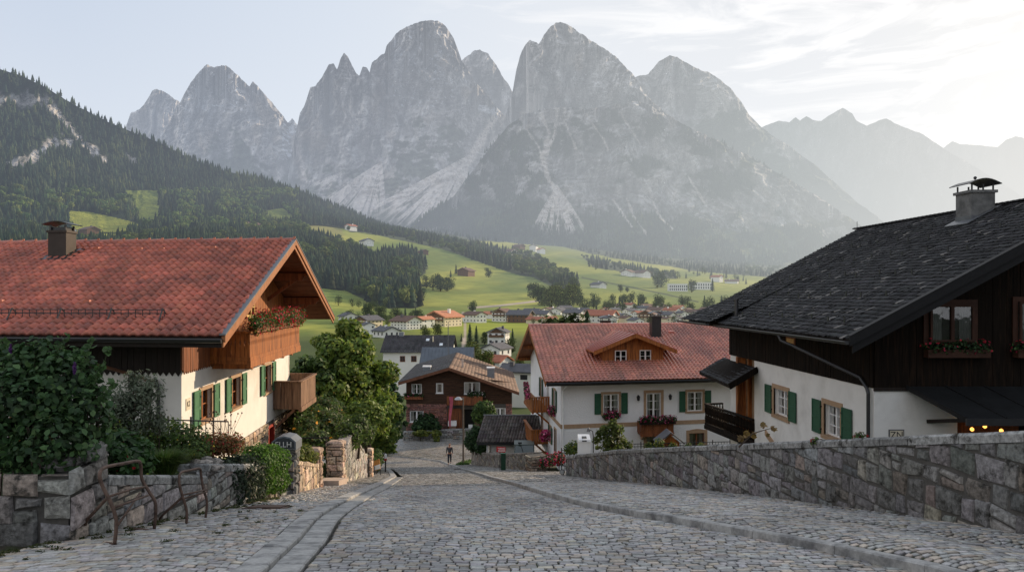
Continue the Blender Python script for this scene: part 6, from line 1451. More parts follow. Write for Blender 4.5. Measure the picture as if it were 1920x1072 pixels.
V_(1245, 600, 22, 14, 50, 'g', 'w', 'low house with slate roof at the right end of the village', deep=1.5)
V_(935, 646, 30, 29, -12, 'g', 'w', 'white house with grey roof and brown top balcony right of the yellow tree', balc=True, deep=1.1)
V_(931, 668, 34, 22, -28, 'g', 'w', 'white gabled house with slate roof just below the balcony house', deep=1.2)
V_(925, 690, 40, 22, 60, 'r', 'w', 'low house with dark red roof partly hidden by trees behind the log house')
V_(976, 716, 46, 30, 70, 'g', 'w', 'dark roofed house with skylights behind the right end of the log house', D=128, base=6)
rr = random.Random(5)
spots = [(1120, 597), (1135, 588), (1205, 587), (1222, 596), (1255, 596), (1288, 590), (1268, 606), (1305, 604), (1325, 598), (1068, 592), (1290, 606), (1177, 582), (1060, 584), (1030, 588), (1004, 606),(1150, 592), (1166, 599), (1182, 590), (1197, 596), (1160, 583), (1232, 590), (1262, 592), (1278, 598), (1297, 592), (1107, 592), (1050, 590), (1030, 606), (1092, 590), (1172, 606), (1190, 608), (1250, 607), (1228, 605), (1140, 606), (995, 592), (1310, 597), (1330, 590), (1270, 584), (1215, 584), (1240, 581)]
for x, y in spots:
    V_(x+rr.uniform(-3, 3), y, rr.uniform(13, 20), rr.uniform(10, 14), rr.choice([-55, -30, 25, 50, 65]), rr.choice('rgbbog'), rr.choice('wwcw'), 'small gabled house in the dense right half of the village', 'houses crowded in the right half of the village', deep=1.3)
for x, y, wp, hp, an, rf, wl, lb in [(874, 517, 20, 13, -25, 'b', 't', 'dark timber farmhouse alone on the meadow between two round trees'), (168, 440, 22, 13, 55, 'b', 't', 'dark barn on the lit meadow above the left roof'), (137, 438, 10, 9, 20, 'r', 'w', 'tiny white house beside the dark barn next to the left chimney'),
    (275, 425, 12, 9, 40, 'o', 'w', 'small orange roofed farmhouse at the upper left forest edge'), (472, 428, 18, 10, -35, 'b', 'w', 'white farmhouse with brown roof high on the left slope'), (658, 432, 13, 10, -40, 'r', 'w', 'red roofed farmhouse at the top of the green meadow'), (687, 459, 17, 10, 35, 'g', 'w', 'pale farmhouse with grey roof on the upper green meadow'),
    (793, 476, 12, 7, 40, 'b', 't', 'small brown barn against the forest above the meadow'), (956, 477, 15, 9, 55, 'b', 'w', 'brown roofed farmhouse left on the far upper terrace'), (973, 467, 13, 8, 50, 'b', 't', 'dark farm building topmost on the far terrace'), (1001, 471, 11, 11, -20, 'g', 'w', 'narrow white house in the middle of the far terrace'), (1014, 475, 10, 9, 30, 'o', 'w', 'small white house right end of the far terrace'),
    (938, 495, 9, 9, 20, 'g', 'w', 'little white chapel like house at the forest corner'), (1024, 493, 8, 6, 20, 'o', 'w', 'tiny orange roofed hut under the far terrace'), (1178, 517, 18, 10, -30, 'b', 'w', 'left one of two brown roofed farmhouses on the right meadow'), (1203, 519, 19, 11, 40, 'b', 'w', 'right one of two brown roofed farmhouses on the right meadow'), (1122, 539, 17, 9, 40, 'g', 'w', 'low grey roofed barn on the lower right meadow'),
    (1344, 528, 13, 11, 50, 'r', 'w', 'red roofed farmhouse near the edge of the black roof'), (1372, 531, 17, 6, 70, 'b', 'w', 'flat brown barn right beside the black roof edge')]:
    V_(x, y, wp, hp, an, rf, wl, lb, name='farmhouse', cat='farmhouse')
# long white modern building
for (x, y, wp, lb) in ((1272, 546, 36, 'left wing of the long white flat roofed hotel on the right meadow'), (1315, 543, 42, 'right wing of the long white flat roofed hotel on the right meadow')):
    D = valley_D(x, y); p = P(x, y, D); k = D/F; t = thing('hotel', lb, 'hotel', p, R_(8)); b = MB(); b.box(-wp*k/2, wp*k/2, 0, 12, -5, 13*k); b.build('wall', M_HW, t, world=False)
    b = MB(); b.box(-wp*k/2-.5, wp*k/2+.5, -.6, 12.5, 13*k, 14.2*k); b.build('roof', M_HW, t, world=False)
    for i in range(9):
        for j in range(2): b = MB(); u = (-.5+(i+.5)/9)*wp*k; b.box(u-1.1*k, u+1.1*k, -.05, .05, (2+5.5*j)*k, (5.5+5.5*j)*k); b.build('window', M_WD, t, world=False)
# dark roofed long house and sheet metal roof right behind the log house
def fr_house(px0, px1, D, ridge_y, eave_y, base_z, label, roofm, wins, seam=False, depth=9, over=.6):
    X0 = (px0-960)/F*D; X1 = (px1-960)/F*D; ze = (HZ-eave_y)/F*D; zr = (HZ-ridge_y)/F*(D+depth/2)
    t = thing('house', label, 'house', (X0, D, base_z)); b = MB(); b.box(X0+.5, X1-.5, D+over, D+depth, base_z, ze+.3); b.prism([(X0+.5, D+over, ze+.2), (X0+.5, D+depth, ze+.2), (X0+.5, D+depth/2, zr-.15)], (X1-X0-1, 0, 0)); b.build('wall', M_HW, t)
    if seam:
        r = MB(); r.hexa([(X0, D, ze), (X1, D, ze), (X1, D+depth/2, zr), (X0, D+depth/2, zr), (X0, D, ze+.12), (X1, D, ze+.12), (X1, D+depth/2, zr+.12), (X0, D+depth/2, zr+.12)])
        r.hexa([(X0, D+depth, ze), (X1, D+depth, ze), (X1, D+depth/2, zr), (X0, D+depth/2, zr), (X0, D+depth, ze+.12), (X1, D+depth, ze+.12), (X1, D+depth/2, zr+.12), (X0, D+depth/2, zr+.12)])
        n = int((X1-X0)/.55)
        for i in range(n+1): x = X0+(X1-X0)*i/n; r.bar((x, D, ze+.14), (x, D+depth/2, zr+.14), .05, .08)
        ro = r.build('roof', roofm, t)
    else:
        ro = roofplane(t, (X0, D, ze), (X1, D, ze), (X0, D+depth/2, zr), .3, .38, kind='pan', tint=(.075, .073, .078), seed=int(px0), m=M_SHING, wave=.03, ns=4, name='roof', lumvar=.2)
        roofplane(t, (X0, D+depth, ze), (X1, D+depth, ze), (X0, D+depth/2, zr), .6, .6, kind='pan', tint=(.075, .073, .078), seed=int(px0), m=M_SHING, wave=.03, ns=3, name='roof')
    F1 = Face((X0, D+over), (1, 0), (0, -1))
    for (a, b_, c_, d) in wins:
        u0 = (a-960)/F*(D+over)-X0; u1 = (b_-960)/F*(D+over)-X0; z1 = (HZ-c_)/F*(D+over); z0 = (HZ-d)/F*(D+over)
        q = MB(F1.xf); q.box(u0-.1, u1+.1, .0, .06, z0-.1, z1+.1); wq = q.build('window', M_WOODR, t); q = MB(F1.xf); q.box(u0, (u0+u1)/2-.04, .06, .07, z0, z1); q.build('pane', M_WD, wq); q = MB(F1.xf); q.box((u0+u1)/2+.04, u1, .06, .07, z0, z1); q.build('pane', M_WD, wq)
    return t, ro, (X0, X1, ze, zr)
t, ro, (X0, X1, ze, zr) = fr_house(712, 849, 146, 628, 661, -19, 'white house with a long black tile roof and skylights behind the log house', M_RG, [(751, 758.5, 668, 677), (772, 780, 668, 677)], depth=13)
for (fx, fy) in ((.60, .62), (.80, .35)):
    q = MB(); x = X0+(X1-X0)*fx; y = 146+6.5*fy; z = ze+(zr-ze)*fy+.12; s = (zr-ze)/6.5; q.hexa([(x, y, z), (x+.6, y, z), (x+.6, y+.8, z+.8*s), (x, y+.8, z+.8*s), (x, y, z+.08), (x+.6, y, z+.08), (x+.6, y+.8, z+.8*s+.08), (x, y+.8, z+.8*s+.08)]); q.build('skylight', mat('skylight_glass', (.6, .65, .7), rough=.1, bump=0, spec=.8), t)
q = MB(); x = X0+(X1-X0)*.2; q.box(x, x+.9, 152, 152.9, ze, zr+.6); q.build('chimney', M_ZINC, t); q = MB(); q.tube([(X0+(X1-X0)*.70, 150, ze), (X0+(X1-X0)*.70, 150, zr-.1)], .12, 6); q.build('flue', M_HC, t)
fr_house(785, 886, 122, 652, 690, -18.5, 'building with a blue grey standing seam metal roof directly behind the log house', mat('seam_metal', (.10, .115, .135), rough=.45, var=.2, metal=.3, scale=1), [], seam=True, depth=10)

# ---------- single trees of the middle distance ----------
def fartree(px, by, hpx, kind, label, group=None, wide=1., tone=None, D=None, dens=260):
    D = D or valley_D(px, by); p = P(px, by, D); H = hpx*D/F; r = np.random.RandomState(int(px*13+by*7) % 99991)
    t = thing('conifer_tree' if kind == 'c' else 'broadleaf_tree', label, 'tree', p, 0, group)
    m = MB(); m.tube([p-np.array([0, 0, 1.]), p+np.array([r.uniform(-.02, .02)*H, 0, H*.35]), p+np.array([0, 0, H*.75])], [H*.028, H*.02, H*.006], 6); m.build('trunk', M_BARK, t)
    if kind == 'c':
        V = []; Fc = []; C = []; n = 0; ti = 13; tone = np.array(tone or (.022, .045, .022))
        for k in range(ti):
            f = k/ti; z = H*(.06+.9*f); R0 = H*.19*wide*(1-f)**.8+.02*H; m_ = 12
            for j in range(m_):
                a = 2*math.pi*j/m_+r.uniform(-.3, .3); q = R0*r.uniform(.65, 1.15); d = np.array([math.cos(a), math.sin(a), 0]); s = np.array([-d[1], d[0], 0])*R0*.28
                top = p+(0, 0, z+H*.06); tip = p+d*q+(0, 0, z-H*.035*r.uniform(.4, 1.5)); V += [top, p+d*q*.55+s+(0, 0, z), tip, p+d*q*.55-s+(0, 0, z)]; Fc.append((n, n+1, n+2, n+3)); n += 4; C += [tone*r.uniform(.5, .8), tone*.9, tone*r.uniform(1., 1.7), tone*.9]
        npobj('crown', np.array(V), np.array(Fc), M_CON, np.clip(np.array(C), 0, 1), parent=t)
    else:
        bl = []
        for k in range(9): a = r.uniform(0, 6.28); q = r.uniform(.0, .24)*H*wide; bl.append((p[0]+q*math.cos(a), p[1]+q*math.sin(a), p[2]+H*r.uniform(.20, .80), H*.20*wide*r.uniform(.7, 1.2), H*.20*wide*r.uniform(.7, 1.2), H*.19))
        bl.append((p[0], p[1], p[2]+H*.42, H*.27*wide, H*.27*wide, H*.40))
        cols = tone or [(.05, .08, .024), (.065, .10, .028), (.08, .11, .03)]
        leaf_cloud('crown', bl, dens*4, H*.05, cols, M_BRD, int(px+by), parent=t, shell=.6, elong=1.3, quadonly=True, dark=.4)
    return t
YT = [(.11, .14, .035), (.14, .16, .04), (.09, .12, .03)]
FT = [(797, 634, 30, 'b', 'left one of two olive trees standing in the yellow field', YT), (820, 636, 33, 'b', 'right one of two olive trees standing in the yellow field', YT), (885, 586, 25, 'b', 'round lone tree at the meadow foot left of the gravel lane', None),
      (865, 640, 16, 'c', 'small dark conifer beside the lane across the yellow field', None), (881, 646, 42, 'c', 'tall dark conifer right of the lane in the yellow field', None), (893, 644, 36, 'c', 'second dark conifer right of the tallest one by the lane', None), (909, 646, 26, 'b', 'dark rounded tree left of the balcony house', None),
      (961, 640, 26, 'c', 'slim pointed conifer left of the red roof ridge', None), (958, 664, 34, 'b', 'leafy green tree right of the white gabled house', None), (975, 690, 30, 'b', 'yellow green shrub tree beside the red roofed house gable', YT), 
      (690, 604, 40, 'b', 'tall dark tree over the cream village house', None), (712, 606, 34, 'b', 'dark leafy tree left of the white hotel', None), (745, 601, 26, 'b', 'round dark tree above the white hotel roof', None), (655, 602, 26, 'b', 'dark tree at the left end of the village', None), (785, 598, 22, 'b', 'small tree above the orange roofed house', None),
      (845, 520, 15, 'c', 'small conifer left of the lone timber farmhouse', None), (916, 520, 20, 'b', 'rounded tree right of the lone timber farmhouse', None), (855, 514, 20, 'c', 'pointed conifer on the meadow left of the lone farmhouse', None), (780, 470, 9, 'b', 'small bush on the upper meadow edge', None), (176, 414, 16, 'b', 'round bush above the dark barn on the lit meadow', None),
      (1108, 538, 8, 'b', 'tiny bush left of the grey roofed barn', None), (1164, 548, 16, 'b', 'left bush of a pair on the lower right meadow', None), (1176, 548, 14, 'b', 'right bush of a pair on the lower right meadow', None), (1232, 540, 28, 'b', 'tall tree left of the white flat roofed hotel', None), (1241, 538, 32, 'b', 'tallest tree left of the white flat roofed hotel', None), (1297, 548, 26, 'b', 'tree in front of the middle of the flat roofed hotel', None), (1336, 546, 26, 'c', 'dark tree at the right end of the flat roofed hotel', None)]
for x, y, h, k, lb, tn in FT: fartree(x, y, h, k, lb, tone=tn if k == 'b' else None, wide=1.15 if k == 'b' else 1.2)
for x, h, k, lb in ((1036, 189, 'b', 'broad dark tree with its top just over the left half of the red ridge'), (1064, 192, 'b', 'second broad dark tree over the red ridge, left of the conifer'), (1101, 199, 'c', 'broad dark conifer standing highest over the red ridge')): fartree(x, 769, h, k, lb, D=112, wide=.62 if k == 'b' else .75, tone=[(.045, .065, .022), (.06, .08, .026)] if k == 'b' else (.03, .05, .024), dens=900)
for x, y, h, lb in ((885, 690, 56, 'large yellow green round tree right behind the seam metal roof'), (912, 696, 44, 'smaller yellow green tree touching the large round one')): fartree(x, y, h, 'b', lb, tone=YT, wide=1.25, dens=500)
big = [(1016, 572, 46), (1034, 578, 48), (1050, 580, 54), (1068, 580, 52), (1082, 572, 42), (1000, 560, 34), (1046, 556, 30), (1075, 552, 34)]
for x, y, h in big: fartree(x, y, h, 'b', 'big round tree in the grove at the end of the gravel track', 'grove at the end of the gravel track', tone=YT if y > 577 else None, wide=1.2, dens=420)
rr = random.Random(8)
for i in range(60):
    x = 1090+rr.uniform(0, 290); y = 578+rr.uniform(-8, 10)+(1090-x)*-.01; fartree(x, y, rr.uniform(14, 30), rr.choice('bbbc'), 'tree in the row between village roofs and right meadow', 'trees between the village and the right meadow', tone=None, wide=1.1, dens=150)
for i in range(64):
    x = rr.choice([rr.uniform(990, 1330), rr.uniform(640, 760)]); y = 600+rr.uniform(-6, 12); fartree(x, y, rr.uniform(10, 18), 'b', 'small garden tree between village houses', 'garden trees between village houses', tone=YT if rr.random() < .3 else None, wide=1.2, dens=110)
for i, (x, y, h) in enumerate([(800, 540, 26), (812, 544, 30), (826, 546, 32), (838, 546, 30), (846, 542, 24), (820, 534, 24)]): fartree(x, y, h, 'b', 'bushy tree of the dense clump in the middle of the meadow', 'clump in the middle of the meadow', wide=1.3, dens=240)
for i in range(40):
    x = rr.uniform(1100, 1420); y = 497+(x-1100)*.095+rr.uniform(-6, 9); fartree(x, y, rr.uniform(8, 17), rr.choice('bbc'), 'tree of the loose hedgerow crossing the right meadow', 'hedgerow trees on the right meadow', wide=1.2, dens=90)
for i in range(22):
    x = rr.uniform(620, 800); y = 572+(x-620)*.16+rr.uniform(-5, 4); fartree(x, y, rr.uniform(12, 24), rr.choice('bbc'), 'tree in the hedge above the village on the left', 'hedge above the village on the left', wide=1.2, dens=120)
# ---------- left garden walls ----------
W_T = (.34, .33, .31)
bw_ = thing('stone_pier', 'massive blocky corner pier with a boulder on top, left end of the garden wall', 'wall', (-5.3, 9.0, g_(9)))
m = MB(); m.hexa([(-5.75, 9.02, -3.1), (-5.03, 9.02, -3.1), (-5.03, 9.75, -3.1), (-5.75, 9.75, -3.1), (-5.75, 9.02, -2.06), (-5.03, 9.02, -2.06), (-5.03, 9.75, -2.0), (-5.75, 9.75, -2.0)]); m.build('wall_core', M_MORTAR, bw_)
m = MB(); stones(m, (-5.85, 9.0), (-5.0, 9.0), (g_(9)-.05, g_(9)-.05), (-2.03, -2.03), .34, .5, 502, (.24, .23, .21), .045, -1, gap=.012); stones(m, (-5.0, 9.0), (-5.0, 9.8), (g_(9)-.05, g_(9.8)-.05), (-2.0, -1.95), .34, .5, 503, (.33, .32, .30), .045, -1, gap=.012); m.build('masonry', M_STONE, bw_)
def rock(mb, c, r, seed, col):
    rr = np.random.RandomState(seed); V = []; n = 9; k = 6
    for i in range(k+1):
        ph = math.pi*i/k-math.pi/2
        for j in range(n): th = 2*math.pi*j/n; q = 1+rr.uniform(-.2, .2); V.append((c[0]+r[0]*math.cos(ph)*math.cos(th)*q, c[1]+r[1]*math.cos(ph)*math.sin(th)*q, c[2]+r[2]*math.sin(ph)*q))
    mb.col = col; mb.add(V, [(i*n+j, i*n+(j+1) % n, (i+1)*n+(j+1) % n, (i+1)*n+j) for i in range(k) for j in range(n)])
m = MB(); rock(m, (-5.05, 9.6, -1.90), (.17, .2, .14), 3, (.24, .235, .22)); m.build('boulder', M_STONE, bw_)
m = MB(); rock(m, (-5.3, 9.35, -1.98), (.25, .3, .12), 4, (.2, .19, .18)); m.build('boulder', M_STONE, bw_)
segs = [((-4.98, 9.8), (-4.8, 12.5), (g_(9.8)-.02, g_(12.5)-.02), (-2.34, -2.96))]
stonewall('garden_wall', 'low grey stone garden wall with rough coping behind the two rusty frames', 'wall', segs, thick=.4, course=.22, wid=.36, tint=W_T, cop=.12, ov=.03, seed=21, nside=-1, copln=.55)
segs = [((-4.8, 12.52), (-4.95, 17.45), (g_(12.5)-.02, g_(17.5)-.02), (-2.78, -3.85))]
stonewall('garden_wall', 'grey stone wall with smooth flat coping stepping up beside the clipped hedge', 'wall', segs, thick=.42, course=.24, wid=.36, tint=(.3, .295, .28), cop=.13, ov=.03, seed=22, nside=-1, copln=1.4, coptint=(.34, .34, .33))
W2 = (.52, .41, .31)
def pier(name, label, X, D, w, zt, seed, tint, cap=.12):
    z = g_(D)-.1; t = thing(name, label, 'gate pier', (X, D, z)); m = MB(); m.box(X-w/2+.03, X+w/2-.03, D+.03, D+w-.03, z, zt); m.build('wall_core', M_MORTAR, t); m = MB()
    for a, b in (((X-w/2, D), (X+w/2, D)), ((X+w/2, D), (X+w/2, D+w)), ((X+w/2, D+w), (X-w/2, D+w)), ((X-w/2, D+w), (X-w/2, D))): stones(m, a, b, (z, z), (zt, zt), .21, w*.75, seed, tint, .035, -1, gap=.008); seed += 1
    m.build('masonry', M_STONE, t); m = MB(); m.col = tint; m.box(X-w/2-.04, X+w/2+.04, D-.04, D+w+.04, zt, zt+cap*.6); m.hexa([(X-w/2-.04, D-.04, zt+cap*.6), (X+w/2+.04, D-.04, zt+cap*.6), (X+w/2+.04, D+w+.04, zt+cap*.6), (X-w/2-.04, D+w+.04, zt+cap*.6), (X-w/2+.05, D+.05, zt+cap), (X+w/2-.05, D+.05, zt+cap), (X+w/2-.05, D+w-.05, zt+cap), (X-w/2+.05, D+w-.05, zt+cap)]); m.build('cap', M_STONE, t); return t
mp = pier('mailbox_post', 'dark grey stone post carrying the arched letter box beside the hedge', -5.02, 17.75, .34, -3.52, 601, (.16, .16, .16), cap=.08)
lb = thing('letter_box', 'grey arched letter box with large white letters on the stone post', 'letter box', (-5.05, 17.6, -3.44))
m = MB(); pts = [(-5.32, -3.44), (-4.78, -3.44), (-4.78, -3.26), (-4.90, -3.16), (-5.05, -3.13), (-5.20, -3.16), (-5.32, -3.26)]
m.prism([(x, 17.62, z) for x, z in pts], (0, .5, 0)); m.build('body', mat('grey_paint', (.13, .145, .16), rough=.5, var=.15), lb)
m = MB(); m.prism([(-5.05+(x+5.05)*.86, 17.60, -3.29+(z+3.29)*.8) for x, z in pts], (0, .02, 0)); m.build('plate', mat('dark_plate', (.035, .04, .045), rough=.5), lb)
textobj('ELLH', .17, (-5.05, 17.592, -3.315), facerot((1, 0), (0, -1)), mat('pale_letters', (.5, .5, .48), bump=0), lb)
m = MB(); m.box(-5.28, -4.82, 17.585, 17.6, -3.42, -3.40); m.build('slot_rail', M_GREYM, lb)
segs = [((-4.98, 18.15), (-5.22, 21.5), (g_(18)-.05, g_(21.5)-.05), (-3.86, -4.66))]
stonewall('garden_wall', 'short sunlit beige stone wall between letter box post and first gate pier', 'wall', segs, thick=.34, course=.3, wid=.22, tint=W2, cop=.10, ov=.02, seed=23, nside=-1, copln=.5, coptint=W2)
pier('gate_pier', 'left rough stone gate pier at the end of the short sunlit wall', -5.42, 21.6, .36, -4.30, 611, (.36, .27, .21))
pier('gate_pier', 'right taller stone gate pier where the sloping wall begins', -5.62, 25.2, .46, -4.78, 621, (.46, .35, .28))
gt = thing('garden_gate', 'open black iron garden gate between the two stone piers', 'gate', (-5.6, 22.0, -5.4)); m = MB()
for k in range(9): y = 22.1+k*.13; m.tube([(-5.75, y, -5.35), (-5.75, y, -4.35)], .012, 5)
for z in (-5.3, -4.45): m.tube([(-5.75, 22.05, z), (-5.75, 23.2, z)], .018, 5)
m.build('gate_bars', M_BLACK, gt)
m = MB(); m.tube([(-7.2, 25.3, -4.55), (-5.8, 25.3, -4.55)], .02, 5); m.tube([(-5.9, 25.3, -5.9), (-5.9, 25.3, -4.5)], .025, 5); m.tube([(-7.2, 25.3, -5.9), (-7.2, 25.3, -4.5)], .025, 5); m.build('frame', M_BLACK, gt)
st = thing('doorstep', 'pale granite step in front of the garden gate', 'step', (-5.3, 23.6, g_(23.6))); m = MB(); m.hexa([(-5.95, 23.0, g_(23)-.1), (-5.0, 23.0, g_(23)-.1), (-5.1, 24.6, g_(24.6)-.1), (-5.95, 24.6, g_(24.6)-.1), (-5.95, 23.0, g_(23)+.17), (-5.0, 23.0, g_(23)+.17), (-5.1, 24.6, g_(24.6)+.22), (-5.95, 24.6, g_(24.6)+.22)]); m.build('slab', mat('warm_granite', (.42, .33, .27), var=.2, scale=8, bump=.3), st)
# sloping curved wall
zz_ = [(25.75, -5.3), (27.2, -5.0), (28.6, -4.9), (29.8, -5.6), (31.5, -6.25), (32.9, -6.45)]
segs = []
for (d0, za), (d1, zb) in zip(zz_[:-1], zz_[1:]):
    f = lambda d: -5.45-.075*(d-25.75); segs.append(((f(d0), d0), (f(d1), d1), (g_(d0)-.05, g_(d1)-.05), (za, zb)))
stonewall('garden_wall', 'grey stone wall whose curved coping rises and falls beyond the gate', 'wall', segs, thick=.34, course=.26, wid=.4, tint=(.36, .34, .31), cop=.1, ov=.03, seed=24, nside=-1, copln=.7, coptint=(.32, .30, .28), ends=False)
pier('gate_pier', 'tall smooth sunlit stone pier at the lower end of the sloping wall', -6.05, 33.2, .36, -6.55, 631, (.55, .43, .33))
# railing on the garden bank by the house corner
rl = thing('iron_railing', 'black wrought iron railing in front of the chalet corner', 'railing', (-7.1, 16.5, -3.4)); m = MB()
for z in (-2.58, -2.95): m.tube([(-7.6, 16.5, z), (-5.95, 16.7, z-.08)], .016, 6)
for k in range(12): f = k/11; x = -7.6+1.65*f; m.tube([(x, 16.5+.2*f, -3.9), (x, 16.5+.2*f, (-2.58 if k % 3 else -2.5)-.08*f)], .011 if k % 3 else .02, 5)
m.build('bars', M_BLACK, rl)
# ---------- rusty tube frames ----------
M_RUST = mat('rusty_tube', (.13, .085, .065), rough=.6, var=.4, scale=20, bump=.4, bscale=60, bdist=.002, metal=.35, col2=(.07, .045, .035), c2scale=9)
def gp(px, py, D): return tuple(P(px, py, D))
def tubeframe(lb, hoop, back, bars, base, D0, D1, Db, r):
    t = thing('tube_frame', lb, 'bike rack', P(hoop[0][0], hoop[0][1], D0), 0, 'rusty frames on the left pavement')
    n = len(hoop); m = MB(); hp = [gp(x, y, D0+(D1-D0)*f) for (x, y, f) in hoop]; sm = []
    for i in range(len(hp)-1):
        p0, p1, p2, p3 = [Vector(hp[max(0, min(len(hp)-1, j))]) for j in (i-1, i, i+1, i+2)]
        for s in range(5): f = s/5; sm.append(tuple(.5*((2*p1)+(-p0+p2)*f+(2*p0-5*p1+4*p2-p3)*f*f+(-p0+3*p1-3*p2+p3)*f**3)))
    sm.append(hp[-1]); m.tube(sm, r, 9); m.build('hoop', M_RUST, t, smooth=True)
    for bk in back: m = MB(); m.tube([gp(x, y, d) for x, y, d in bk], r*.95, 8); m.build('strut', M_RUST, t, smooth=True)
    for b in bars: m = MB(); m.tube([gp(x, y, d) for x, y, d in b], r*.7, 7); m.build('crossbar', M_RUST, t, smooth=True)
    for b in base: m = MB(); m.tube([gp(x, y, d) for x, y, d in b], r*.8, 7); m.build('foot_bar', M_RUST, t, smooth=True)
tubeframe('larger rusty tube frame nearest the viewer at the corner pier', [(215, 1019, 0), (218, 975, 0), (207, 940, 0), (193, 912, 0), (187, 890, .0), (196, 876, .1), (228, 869, .4), (258, 864, .85), (264, 872, 1), (266, 897, 1), (280, 922, 1), (292, 946, 1), (289, 993, 1)],
          [[(154, 1003, 9.35), (162, 975, 9.3), (199, 935, 8.9)], [(292, 996, 10.1)]*1+[(300, 960, 10.2), (285, 925, 10.05)]][:1], [[(213, 951, 8.75), (278, 928, 10.0)], [(205, 930, 8.9), (245, 917, 9.5), (272, 912, 10.0)], [(221, 984, 9.2), (262, 924, 9.9)]], [[(153, 1010, 9.3), (217, 1020, 8.72)], [(250, 990, 9.9), (290, 994, 10.1)]], 8.72, 10.1, 9.3, .020)
tubeframe('smaller rusty tube frame farther down beside the garden wall', [(349, 985, 0), (350, 957, 0), (341, 925, 0), (336, 903, 0), (339, 886, .1), (357, 881, .5), (374, 878, .9), (377, 889, 1), (381, 915, 1), (388, 940, 1), (385, 974, 1)],
          [[(294, 980, 11.0), (305, 965, 11.), (341, 932, 10.8)]], [[(344, 927, 10.75), (388, 917, 11.5)], [(338, 936, 10.8), (389, 921, 11.5)]], [[(349, 981, 10.75), (385, 974, 11.5)]], 10.7, 11.5, 11., .018)
# drain cover
dc = thing('drain_cover', 'flat rusty drain cover set into the left pavement', 'drain cover', (-4.1, 13.5, g_(13.5))); m = MB(); z = lambda d: g_(d)+.048
m.hexa([(-4.45, 13.1, z(13.1)-.03), (-3.75, 13.1, z(13.1)-.03), (-3.75, 13.75, z(13.75)-.03), (-4.45, 13.75, z(13.75)-.03), (-4.45, 13.1, z(13.1)), (-3.75, 13.1, z(13.1)), (-3.75, 13.75, z(13.75)), (-4.45, 13.75, z(13.75))]); m.build('plate', M_RUST, dc)
m = MB()
for k in range(8): y = 13.16+k*.075; m.bar((-4.38, y, z(y)+.008), (-3.82, y, z(y)+.008), .02, .012)
m.build('ribs', M_RUST, dc)
dc = thing('drain_cover', 'dark gully grate in the road near the walking man', 'drain cover', (-2.9, 52, g_(52))); m = MB(); m.hexa([(-3.75, 51.5, g_(51.5)), (-3.05, 51.5, g_(51.5)), (-3.05, 53, g_(53)), (-3.75, 53, g_(53)), (-3.75, 51.5, g_(51.5)+.03), (-3.05, 51.5, g_(51.5)+.03), (-3.05, 53, g_(53)+.03), (-3.75, 53, g_(53)+.03)]); m.build('grate', M_BLACK, dc)
# rocks on the wall
rr = np.random.RandomState(5)
for i, (px, py, d, s) in enumerate([(362, 868, 12.9, .17), (385, 868, 12.9, .13), (402, 866, 13.2, .15), (378, 878, 12.6, .12), (398, 877, 12.7, .12), (410, 876, 12.8, .09), (352, 864, 13.1, .12), (370, 879, 12.6, .11), (387, 860, 13.2, .10)]):
    t_ = MB(); rock(t_, tuple(P(px, py, d)), (s, s*.8, s*.42), 20+i, tuple(np.array((.30, .27, .24))*rr.uniform(.7, 1.2))); o = t_.build('rock', M_STONE, loc=P(px, py, d)); tag(o, 'jagged rock in the little heap on the garden wall coping', 'rock', 'heap of rocks on the garden wall', 'thing')
# ---------- street furniture further down ----------
zl = g_(66)+.1; sl_ = thing('street_lamp', 'slim street lamp with a small dome head by the walking man', 'street lamp', (-4.05, 66.2, zl)); m = MB(); m.tube([(-4.05, 66.2, zl-.2), (-4.05, 66.2, zl+2.6), (-4.05, 66.2, zl+5.5)], [.085, .07, .05], 8); m.build('pole', mat('pole_grey', (.12, .10, .085), rough=.6, metal=.2), sl_)
m = MB(); m.tube([(-4.05, 66.2, zl+5.45), (-4.3, 66.2, zl+5.5)], .035, 6); m.build('arm', M_GREYM, sl_); m = MB(); m.lathe([(.04, .22), (.16, .19), (.28, .10), (.34, .0), (.33, -.02), (.1, -.03)], (-4.45, 66.2, zl+5.35), 14); m.build('lamp_head', mat('pale_metal', (.35, .36, .37), rough=.3, metal=.5), sl_)
zb = g_(45)+.1; X, D = -.62, 44.5; bn = thing('waste_bin', 'narrow dark green box with a red sign above it by the low stone wall', 'waste bin', (X, D, zb)); m = MB(); m.box(X, X+.27, D, D+.25, zb, zb+1.0); m.build('bin_body', mat('bin_green', (.012, .045, .025), rough=.4), bn); m = MB(); m.box(X-.02, X+.29, D-.02, D+.27, zb+1.0, zb+1.04); m.build('lid', mat('bin_green_light', (.05, .16, .09), rough=.4), bn)
sg = thing('direction_sign', 'small red sign with white lettering above the green box', 'sign', (X-.05, D-.02, zb)); m = MB(); m.tube([(X-.05, D-.03, zb-.1), (X-.05, D-.03, zb+1.35)], .022, 6); m.build('post', M_BLACK, sg)
m = MB(); m.prism([(X-.25, D-.06, zb+1.12), (X+.26, D-.06, zb+1.08), (X+.26, D-.06, zb+1.36), (X+.22, D-.06, zb+1.39), (X-.22, D-.06, zb+1.42), (X-.25, D-.06, zb+1.38)], (0, .02, 0)); m.build('panel', mat('sign_red', (.42, .015, .02), rough=.4, bump=0, var=.05), sg)
m = MB(); rq = random.Random(6)
for zz, x0, x1 in ((1.31, X-.08, X+.20), (1.19, X-.16, X+.20)):
    x = x0
    while x < x1: w_ = rq.uniform(.014, .028); m.box(x, x+w_, D-.066, D-.058, zb+zz-.035, zb+zz+rq.uniform(.02, .04)); x += w_+.010
m.box(X-.17, X-.12, D-.066, D-.058, zb+1.30, zb+1.34); m.build('lettering', M_WHT, sg)
